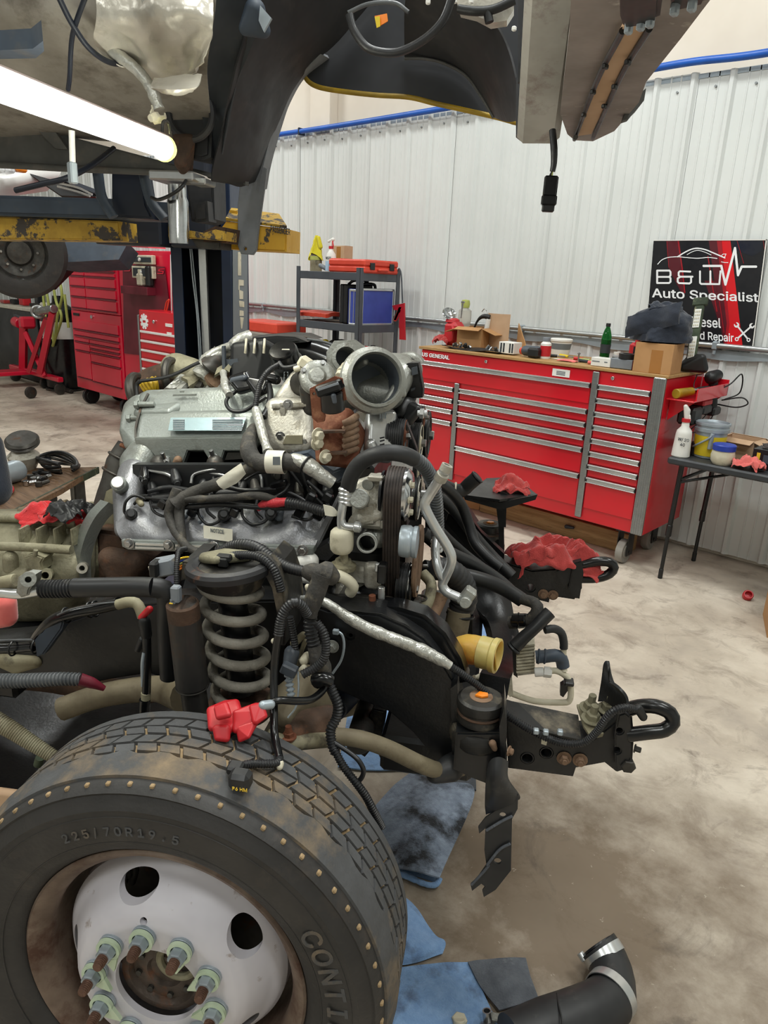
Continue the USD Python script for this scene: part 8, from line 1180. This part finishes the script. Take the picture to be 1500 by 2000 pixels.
# red terminal cover resting on the tyre
tcv = thing('terminal_cover', 'bright red plastic terminal cover resting on top of the tyre', 'terminal cover', K(460, 1440, 1.08))
obj('body', [HK([(412, 1388, 1.10, .008), (440, 1376, 1.12, .008), (460, 1374, 1.12, .008), (415, 1420, 1.07, .008), (448, 1424, 1.07, .008), (468, 1400, 1.09, .008)]), HK([(462, 1395, 1.09, .008), (500, 1380, 1.11, .007), (510, 1392, 1.10, .007), (490, 1420, 1.08, .008), (462, 1424, 1.07, .008)]), HK([(494, 1382, 1.1, .007), (510, 1378, 1.1, .006), (516, 1398, 1.09, .006), (500, 1408, 1.08, .007)])], M['red_plastic'], tcv); obj('foot', [HK([(424, 1424, 1.06, .008), (442, 1424, 1.06, .008), (426, 1440, 1.05, .007), (442, 1442, 1.05, .007)]), HK([(468, 1424, 1.07, .007), (494, 1416, 1.08, .007), (470, 1444, 1.06, .005), (484, 1438, 1.06, .005)])], M['red_plastic'], tcv); obj('lid', HK([(424, 1384, 1.075, .006), (440, 1378, 1.08, .006), (428, 1400, 1.06, .006), (446, 1396, 1.06, .006)]), M['red_plastic'], tcv); obj('cable_clamp', HK([(514, 1378, 1.1, .009), (528, 1376, 1.11, .009)]), M['galvanized'], tcv)

# ------------------------------------------------------------------ front hoses, oil cooler and amber elbow
hb = thing('heater_hoses', 'bundle of black coolant hoses running to the far front rail', 'hose', K(920, 1050, 1.9))
for L, r in (([(836, 935, 1.9), (870, 952, 1.95), (900, 985, 2.0), (916, 1025, 2.0), (928, 1060, 1.98), (955, 1090, 1.96), (978, 1108, 1.95)], .016), ([(830, 1000, 1.85), (862, 1040, 1.85), (905, 1080, 1.9), (950, 1115, 1.9), (990, 1150, 1.88)], .014), ([(826, 1040, 1.8), (870, 1075, 1.82), (930, 1105, 1.85), (975, 1135, 1.86), (1008, 1165, 1.85)], .018), ([(828, 1108, 1.75), (880, 1118, 1.78), (940, 1132, 1.8), (985, 1150, 1.82), (1020, 1172, 1.82)], .020), ([(840, 960, 2.1), (880, 990, 2.12), (925, 1045, 2.12), (960, 1085, 2.12), (1000, 1125, 2.1)], .018)): obj('hose', T(L, r, n=16), M['plastic_black'], hb)
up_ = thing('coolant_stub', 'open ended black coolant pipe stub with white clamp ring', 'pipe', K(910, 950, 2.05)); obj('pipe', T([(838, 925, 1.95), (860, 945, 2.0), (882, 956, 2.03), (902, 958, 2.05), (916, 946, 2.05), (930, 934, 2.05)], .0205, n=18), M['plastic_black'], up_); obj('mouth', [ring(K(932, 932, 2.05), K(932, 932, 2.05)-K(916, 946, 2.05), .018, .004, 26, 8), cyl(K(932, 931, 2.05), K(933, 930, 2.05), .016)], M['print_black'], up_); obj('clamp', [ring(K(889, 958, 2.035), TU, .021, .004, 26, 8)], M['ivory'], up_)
ch2 = thing('charge_hose', 'wide ribbed black charge hose over a dusty tan pipe', 'hose', K(890, 1180, 1.75)); obj('hose', T([(845, 1108, 1.72), (880, 1118, 1.74), (902, 1142, 1.76), (906, 1170, 1.76), (900, 1190, 1.76)], [.03, .034, .036, .036, .034], corr=(.012, .0015), n=22), M['rubber_hose'], ch2); obj('pipe', T([(897, 1192, 1.75), (890, 1235, 1.74), (880, 1285, 1.73)], .032, n=22), M['tan_pipe'], ch2, label='dusty tan pipe'); obj('clamp', ring(K(899, 1200, 1.755), K(897, 1192, 1.75)-K(880, 1285, 1.73), .035, .004, 32, 8), M['frame_black'], ch2)
ol = thing('rusty_pipe', 'rusty brown pipe running down beside the tan pipe', 'pipe', K(835, 1215, 1.7)); obj('pipe', T([(862, 1160, 1.72), (848, 1190, 1.7), (828, 1232, 1.66), (815, 1260, 1.64)], .020, n=16), M['rust_tan'], ol); obj('elbow', T([(826, 1120, 1.7), (842, 1140, 1.68), (838, 1170, 1.66), (822, 1205, 1.62), (812, 1225, 1.6)], .014), M['grease_tan'], ol); obj('clamp', [ring(K(820, 1168, 1.62), TZ, .016, .003, 20, 6), rbox(K(814, 1180, 1.6), (.02, .03, .03), .004, TB)], M['dark_steel'], ol)
ae = thing('amber_elbow', 'yellow amber plastic elbow pipe standing by the near cab mount', 'pipe elbow', K(920, 1275, 1.55))
obj('elbow', T([(884, 1312, 1.58), (888, 1292, 1.58), (897, 1275, 1.57), (915, 1268, 1.56), (938, 1272, 1.55), (962, 1280, 1.54)], [.030, .032, .035, .036, .035, .036], n=26), M['elbow_amber'], ae); obj('collar', [lathe(K(936, 1272, 1.55), K(974, 1282, 1.535)-K(936, 1272, 1.55), [(.034, 0), (.0385, .002), (.038, .03), (.0415, .034), (.0415, .046), (.036, .048), (.034, .044), (.034, 0)], 36)], M['elbow_amber_pale'], ae, label='paler open collar'); obj('seal', ring(K(884, 1314, 1.58), K(888, 1292, 1.58)-K(884, 1312, 1.58), .030, .003, 28, 8), M['steel'], ae); obj('inside', cyl(K(968, 1281, 1.537), K(969, 1281, 1.537), .033), M['elbow_amber'], ae)
oc_ = thing('oil_cooler', 'small pale finned oil cooler block with black hoses at the front', 'oil cooler', K(1026, 1292, 1.7))
for k in range(9): obj('fin', plateK([(1008, 1262+k*6.2), (1044, 1258+k*6.2), (1045, 1262+k*6.2), (1009, 1266+k*6.2)], .05, 1.7-.0015*(k % 2), bev=.0008), M['ivory'], oc_)
obj('core', plateK([(1009, 1262), (1043, 1259), (1044, 1316), (1011, 1320)], .045, 1.704), M['alu_pale'], oc_); obj('side_plate', plateK([(1000, 1258), (1009, 1262), (1011, 1324), (1003, 1318)], .05, 1.71), M['frame_black'], oc_)
obj('hose_elbow', T([(1046, 1283, 1.69), (1066, 1282, 1.69), (1084, 1280, 1.69), (1096, 1286, 1.70), (1100, 1302, 1.70)], .0165, n=18), M['bluegrey_coat'], oc_, label='dark blue-grey hose elbow'); obj('hose_ring', [ring(K(x, 1282, 1.69), TU, .017, .003, 24, 6) for x in (1052, 1064)], M['bluegrey_coat'], oc_); obj('fitting', [cyl(K(1044, 1313, 1.69), K(1062, 1312, 1.69), .012), hexn(K(1062, 1312, 1.69), TU, .014, .02)], M['white_plastic'], oc_)
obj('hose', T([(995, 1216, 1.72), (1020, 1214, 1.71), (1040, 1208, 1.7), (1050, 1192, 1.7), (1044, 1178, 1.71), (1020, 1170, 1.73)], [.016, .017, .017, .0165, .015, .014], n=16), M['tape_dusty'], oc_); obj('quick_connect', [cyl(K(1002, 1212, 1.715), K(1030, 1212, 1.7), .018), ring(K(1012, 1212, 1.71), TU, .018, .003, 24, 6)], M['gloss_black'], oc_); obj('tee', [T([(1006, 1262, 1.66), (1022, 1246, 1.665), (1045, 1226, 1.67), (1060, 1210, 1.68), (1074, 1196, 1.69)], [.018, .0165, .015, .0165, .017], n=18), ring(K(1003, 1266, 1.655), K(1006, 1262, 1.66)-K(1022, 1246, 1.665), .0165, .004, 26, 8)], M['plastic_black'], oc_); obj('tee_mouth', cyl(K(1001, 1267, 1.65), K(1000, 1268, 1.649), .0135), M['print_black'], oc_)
obj('hose', T([(1064, 1230, 1.68), (1082, 1228, 1.69), (1096, 1236, 1.70), (1101, 1254, 1.70), (1101, 1266, 1.70)], .0105, n=14), M['rubber_hose'], oc_); obj('pipe', T([(1062, 1312, 1.69), (1085, 1310, 1.69), (1102, 1318, 1.69), (1112, 1330, 1.69), (1115, 1352, 1.69), (1112, 1368, 1.69), (1100, 1372, 1.69), (1050, 1370, 1.69), (1020, 1362, 1.69), (985, 1348, 1.68), (950, 1332, 1.66), (925, 1324, 1.64)], .008, n=12), M['ivory'], oc_, label='pale metal line'); obj('pipe', T([(1101, 1262, 1.70), (1100, 1290, 1.70), (1102, 1312, 1.69)], .008), M['ivory'], oc_); obj('pipe', T([(1115, 1340, 1.69), (1050, 1366, 1.7), (1000, 1345, 1.69), (960, 1326, 1.67)], .007) if 0 else T([(1000, 1355, 1.70), (970, 1330, 1.69), (945, 1320, 1.68), (928, 1326, 1.66)], .008), M['ivory'], oc_); obj('clamp', [rbox(K(1111, 1332, 1.68), (.024, .03, .012), .003, TB), plateK([(1095, 1340), (1108, 1332), (1112, 1345), (1100, 1362), (1094, 1358)], .02, 1.69)], M['plastic_black'], oc_); obj('line_clip', plateK([(992, 1330), (1000, 1328), (1002, 1356), (996, 1362), (990, 1352)], .02, 1.66), M['ivory'], oc_)
# red rags on the truck
def rag_at(lab, p, sx, sy, h, seed, rot, m, **k): t = thing('shop_rag', lab, 'rag', p); obj('cloth', rag(p, sx, sy, h, seed, rot, **k), M[m], t)
rag_at('large crumpled red rag draped over the far tow hook', K(1080, 1116, 2.36)-TZ*.008, .165, .09, .14, 5, TH+.12, 'rag_red', n=60); rag_at('red rag bundled on the black tray bracket before the chest', K(996, 968, 2.32)-TZ*.004, .07, .06, .07, 12, TH, 'rag_red'); rag_at('bright red rag lying on the gearbox', K(118, 1026, 1.72)-TZ*.0, .11, .06, .06, 17, TH+.2, 'rag_bright', n=54)
single('black_gloves', [rag(K(124, 1022, 1.66)+TZ*.01, .06, .035, .05, 29, TH-.4, n=36), rag(K(150, 1016, 1.7)+TZ*.01, .05, .03, .05, 33, TH+.6, n=36)], M['plastic_black'], 'crumpled black gloves tangled in the rag on the gearbox', 'gloves')
single('tan_pipe', T([(40, 1000, 1.85), (80, 995, 1.85), (132, 985, 1.86)], .015), M['tan_pipe'], 'dusty tan pipe lying behind the rag on the gearbox', 'pipe')
# ------------------------------------------------------------------ work table at left with worn parts
BZ_ = .78
wt = thing('board_table', 'worn wooden board table with a green painted edge at left', 'table', KZ(60, 960, 0))
P4 = [KZ(-150, 918, BZ_), KZ(188, 912, BZ_), KZ(120, 955, BZ_), KZ(-150, 1085, BZ_)]
obj('board', plate(P4, .022, toward=-TZ), M['board_wood'], wt); obj('edge', plate([P4[1]+TZ*.001, P4[2]+TZ*.001, P4[3]+TZ*.001, P4[3]-TZ*.028, P4[2]-TZ*.028, P4[1]-TZ*.028], .008), M['board_green'], wt, label='chipped green front edge')
for p in (P4[1], P4[2]): c = p*.75+sum(P4)/4*.25; obj('leg', rbox((c[0], c[1], BZ_/2-.012), (.05, .05, BZ_-.03), .006), M['dark_steel'], wt)
c = P4[3]*.7+sum(P4)/4*.3; obj('leg', rbox((c[0], c[1], BZ_/2-.012), (.05, .05, BZ_-.03), .006), M['dark_steel'], wt); c = P4[0]*.7+sum(P4)/4*.3; obj('leg', rbox((c[0], c[1], BZ_/2-.012), (.05, .05, BZ_-.03), .006), M['dark_steel'], wt)
def on(px, py): return KZ(px, py, BZ_+.001)
c = on(50, 914); t = thing('pulley_housing', 'dusty metal housing with a dark pulley wheel on the board table', 'engine part', c); obj('body', lathe(c, (.1, -.1, 1), [(0, 0), (.045, 0), (.06, .03), (.066, .06), (.04, .085), (.03, .1), (0, .1)], 24), M['alu_pale'], t); obj('wheel', lathe(c+A([0, 0, .105]), (.35, -.25, 1), [(0, -.005), (.06, 0), (.07, .008), (.062, .016), (.07, .024), (.06, .034), (.03, .036), (0, .04)], 28), M['dark_steel'], t)
t = thing('spanner', 'dark double ended link lying before the pulley housing', 'tool', on(60, 920)); obj('bar', tube([on(36, 921)+TZ*.015, on(62, 908)+TZ*.012, on(78, 905)+TZ*.01, on(92, 910)+TZ*.015], .006), M['dark_steel'], t); obj('end', [cyl(on(35, 923), on(35, 923)+TZ*.04, .018), cyl(on(93, 912), on(93, 912)+TZ*.04, .018)], M['navy_dark'], t)
t = thing('cable_coil', 'coil of black cable heaped on the board table', 'cable', on(120, 918)); c = on(122, 916)
for k in range(5): obj('loop', tube([c+A([(.1+.01*k)*math.cos(a)+.012*k, .06*math.sin(a)-.01*k, .012+.012*k+.01*math.sin(a*2+k)]) for a in np.linspace(0, 5.6, 14)], .007), M[('plastic_black', 'dark_steel')[k % 2]], t)
t = thing('socket_tools', 'scatter of small dark wrenches on the middle of the board table', 'tools', on(80, 935))
for k, (x, y, x2, y2, m) in enumerate(((52, 948, 72, 946, 'chrome'), (60, 936, 92, 938, 'dark_steel'), (70, 930, 84, 942, 'plastic_black'), (76, 950, 96, 945, 'dark_steel'), (66, 941, 100, 934, 'steel'), (80, 926, 98, 930, 'plastic_black'))): obj('wrench', [cyl(on(x, y)+TZ*.008, on(x2, y2)+TZ*.012, .008), cyl(on(x, y), on(x, y)+TZ*.02, .013)], M[m], t)
single('pale_cup', lathe(on(22, 944)+TZ*.045, KZ(40, 938, BZ_)-KZ(10, 948, BZ_), [(0, -.06), (.04, -.06), (.045, .03), (.04, .05), (.036, .045), (.03, -.03), (0, -.03)], 24), M['galvanized'], 'pale grey cup lying on its side at the left edge', 'cup')
single('blue_jug', HK([(-40, 880, 2.15, .05), (-25, 870, 2.15, .05), (-14, 955, 2.1, .06), (-50, 950, 2.1, .06), (-6, 900, 2.15, .03)]), M['cloth_navy'], 'dark navy bundle of cloth at the left edge of the board table', 'cloth')
t = thing('red_cable_loop', 'red looped cable at the left corner of the board table', 'cable', on(10, 965)); obj('cord', tube([on(-20, 968)+TZ*.008, on(8, 966)+TZ*.01, on(22, 956)+TZ*.01, on(24, 964)+TZ*.01, on(10, 972)+TZ*.01, on(-5, 978)+TZ*.01], .007), M['red_plastic'], t); obj('handle', hull([(on(-4, 984)+TZ*.02, .02), (on(-2, 974)+TZ*.02, .016)]), M['red_plastic'], t)

# ------------------------------------------------------------------ on the floor
def pad(lab, G, m, amp=.006, th=.006, seed=1, extra=None):
    t = thing('absorbent_pad', lab, 'absorbent pad', np.mean([g for r in G for g in r], 0)*A([1, 1, 0])); obj('sheet', skin(G, th, 9, amp, 9, seed), M[m], t); return t
def F(x, y, z=.006): return KZ(x, y, z)
p1 = pad('dirty folded absorbent pad on the floor before the hanging flap', [[F(730, 1580), F(770, 1535, .02), F(806, 1508, .02)], [F(745, 1630, .02), F(800, 1590, .045), F(868, 1528, .03)], [F(760, 1668, .03), F(822, 1640, .05), F(926, 1548, .012)], [F(770, 1694, .035), F(812, 1704, .04), F(858, 1716, .03)]], 'pad_soiled', .007, .005, 3)
obj('folded_edge', tube([F(770, 1700, .014), F(800, 1714, .012), F(835, 1728, .012), F(853, 1727, .016), F(858, 1716, .022)], .010, flat=.7, wob=.2), M['pad_blue'], p1, label='folded lower edge'); obj('under_layer', skin([[F(765, 1690, .004), F(800, 1705, .004), F(850, 1722, .004)], [F(775, 1650, .004), F(830, 1650, .004), F(905, 1600, .004)]], .004, 4), M['pad_blue'], p1)
pad('dark grey stained pad behind the dirty folded pad', [[F(820, 1480), F(880, 1475), F(928, 1490)], [F(800, 1508), F(870, 1525), F(930, 1545)]], 'pad_grey', .004, .005, 5)
pad('pale blue crumpled pad beside the tyre', [[F(740, 1740), F(785, 1752, .015), F(810, 1775, .01)], [F(740, 1800, .012), F(795, 1812, .03), F(848, 1830, .012)], [F(745, 1860), F(800, 1858, .035), F(868, 1842, .012)], [F(750, 1890), F(800, 1880, .01), F(864, 1864)]], 'pad_blue', .012, .005, 9)
p4 = pad('large bright blue pad at the bottom of the picture', [[F(735, 1898), F(800, 1890, .01), F(860, 1884, .008), F(918, 1882)], [F(720, 1960), F(800, 1955, .014), F(880, 1948, .012), F(945, 1945)], [F(700, 2060), F(790, 2060), F(890, 2060), F(1000, 2060)]], 'pad_blue', .006, .006, 12); pad('grey crumpled pad piece at the right of the large blue pad', [[F(914, 1882, .012), F(970, 1876, .02), F(1026, 1874, .012)], [F(940, 1930, .012), F(990, 1918, .03), F(1034, 1912, .012)], [F(975, 1975, .012), F(1010, 1965, .02), F(1050, 1950, .012)]], 'pad_grey', .01, .005, 14)
pad('blue pad on the floor under the engine near the stabilizer bar', [[F(680, 1385), F(740, 1380), F(800, 1385)], [F(672, 1440), F(740, 1440), F(860, 1440)], [F(660, 1500), F(740, 1505), F(880, 1500)]], 'pad_blue', .008, .005, 21); pad('blue pad on the floor under the tan pipe', [[F(820, 1190), F(880, 1185), F(960, 1190)], [F(815, 1235), F(880, 1240), F(960, 1240)], [F(800, 1290), F(880, 1300), F(950, 1300)]], 'pad_blue', .008, .005, 24)
el = thing('rubber_elbow', 'black rubber elbow hose with two steel clamps on the floor', 'hose elbow', F(1180, 1930, 0))
path = [F(1168, 1846, .075), F(1186, 1875, .06), F(1196, 1915, .055), F(1188, 1955, .055), F(1140, 1985, .06), F(1070, 2010, .065), F(1000, 2040, .065)]
obj('hose', tube(path, [.050, .050, .053, .058, .062, .062, .06], n=28), M['rubber_hose'], el); d0 = unit(path[0]-path[1])
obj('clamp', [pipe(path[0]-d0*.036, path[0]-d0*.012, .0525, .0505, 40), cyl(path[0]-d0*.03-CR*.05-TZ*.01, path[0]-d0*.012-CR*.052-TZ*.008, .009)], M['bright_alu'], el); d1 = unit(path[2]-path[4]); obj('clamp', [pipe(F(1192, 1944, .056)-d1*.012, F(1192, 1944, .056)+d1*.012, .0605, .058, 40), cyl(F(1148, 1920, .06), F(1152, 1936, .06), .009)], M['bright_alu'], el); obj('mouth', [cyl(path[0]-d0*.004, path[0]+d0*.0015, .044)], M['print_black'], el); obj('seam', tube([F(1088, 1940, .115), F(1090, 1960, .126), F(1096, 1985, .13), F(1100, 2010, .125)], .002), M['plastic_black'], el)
ft = thing('pipe_fitting', 'small silver pipe fitting standing on the large blue pad', 'pipe fitting', F(952, 1990, 0)); obj('tube', [pipe(F(953, 2000, .02), F(951, 1974, .05), .0105, .0075), cyl(F(953, 2012, .02), F(953, 1998, .03), .018)], M['steel'], ft); obj('arm', [rbox(F(980, 1990, .03), (.05, .02, .012), .003, TB)], M['alu_cast'], ft); single('white_fitting', [cyl(F(897, 2004, .012), F(897, 1990, .025), .014), hexn(F(897, 1996, .012), TZ, .018, .012)], M['ivory'], 'off-white plastic fitting at the bottom edge on the blue pad', 'fitting')
# dark things under the truck at left
ug = thing('exhaust_and_shield', 'dark heat shield and tan exhaust pipe under the truck at left', 'exhaust', tw(-1.2, 1.6, .3)); obj('shield', skin([[tw(a, b, .33+.03*math.sin(3*a)) for b in (1.34, 1.6, 1.9, 2.25)] for a in (-2.6, -2.0, -1.5, -1.05, -.72)], .01, 5, .01, 6, 4), M['frame_black'], ug); obj('pipe', T([(-60, 1318, 1.6), (90, 1330, 1.6), (180, 1345, 1.58), (300, 1350, 1.56)], .03, n=18), M['rust_dark'], ug); obj('hanger', [HK([(10, 1290, 1.42, .02), (70, 1292, 1.42, .016), (30, 1305, 1.42, .014)])], M['grease_tan'], ug)
single('green_line', T([(74, 1494, 1.26), (78, 1480, 1.26)], .010), M['board_green'], 'short green line end showing behind the tyre at left', 'hose'); single('tan_block', HK([(-20, 1545, 1.28, .012), (30, 1552, 1.28, .012), (-20, 1575, 1.28, .012), (20, 1580, 1.28, .012)]), M['card_light'], 'tan block edge at the left behind the tyre', 'block')
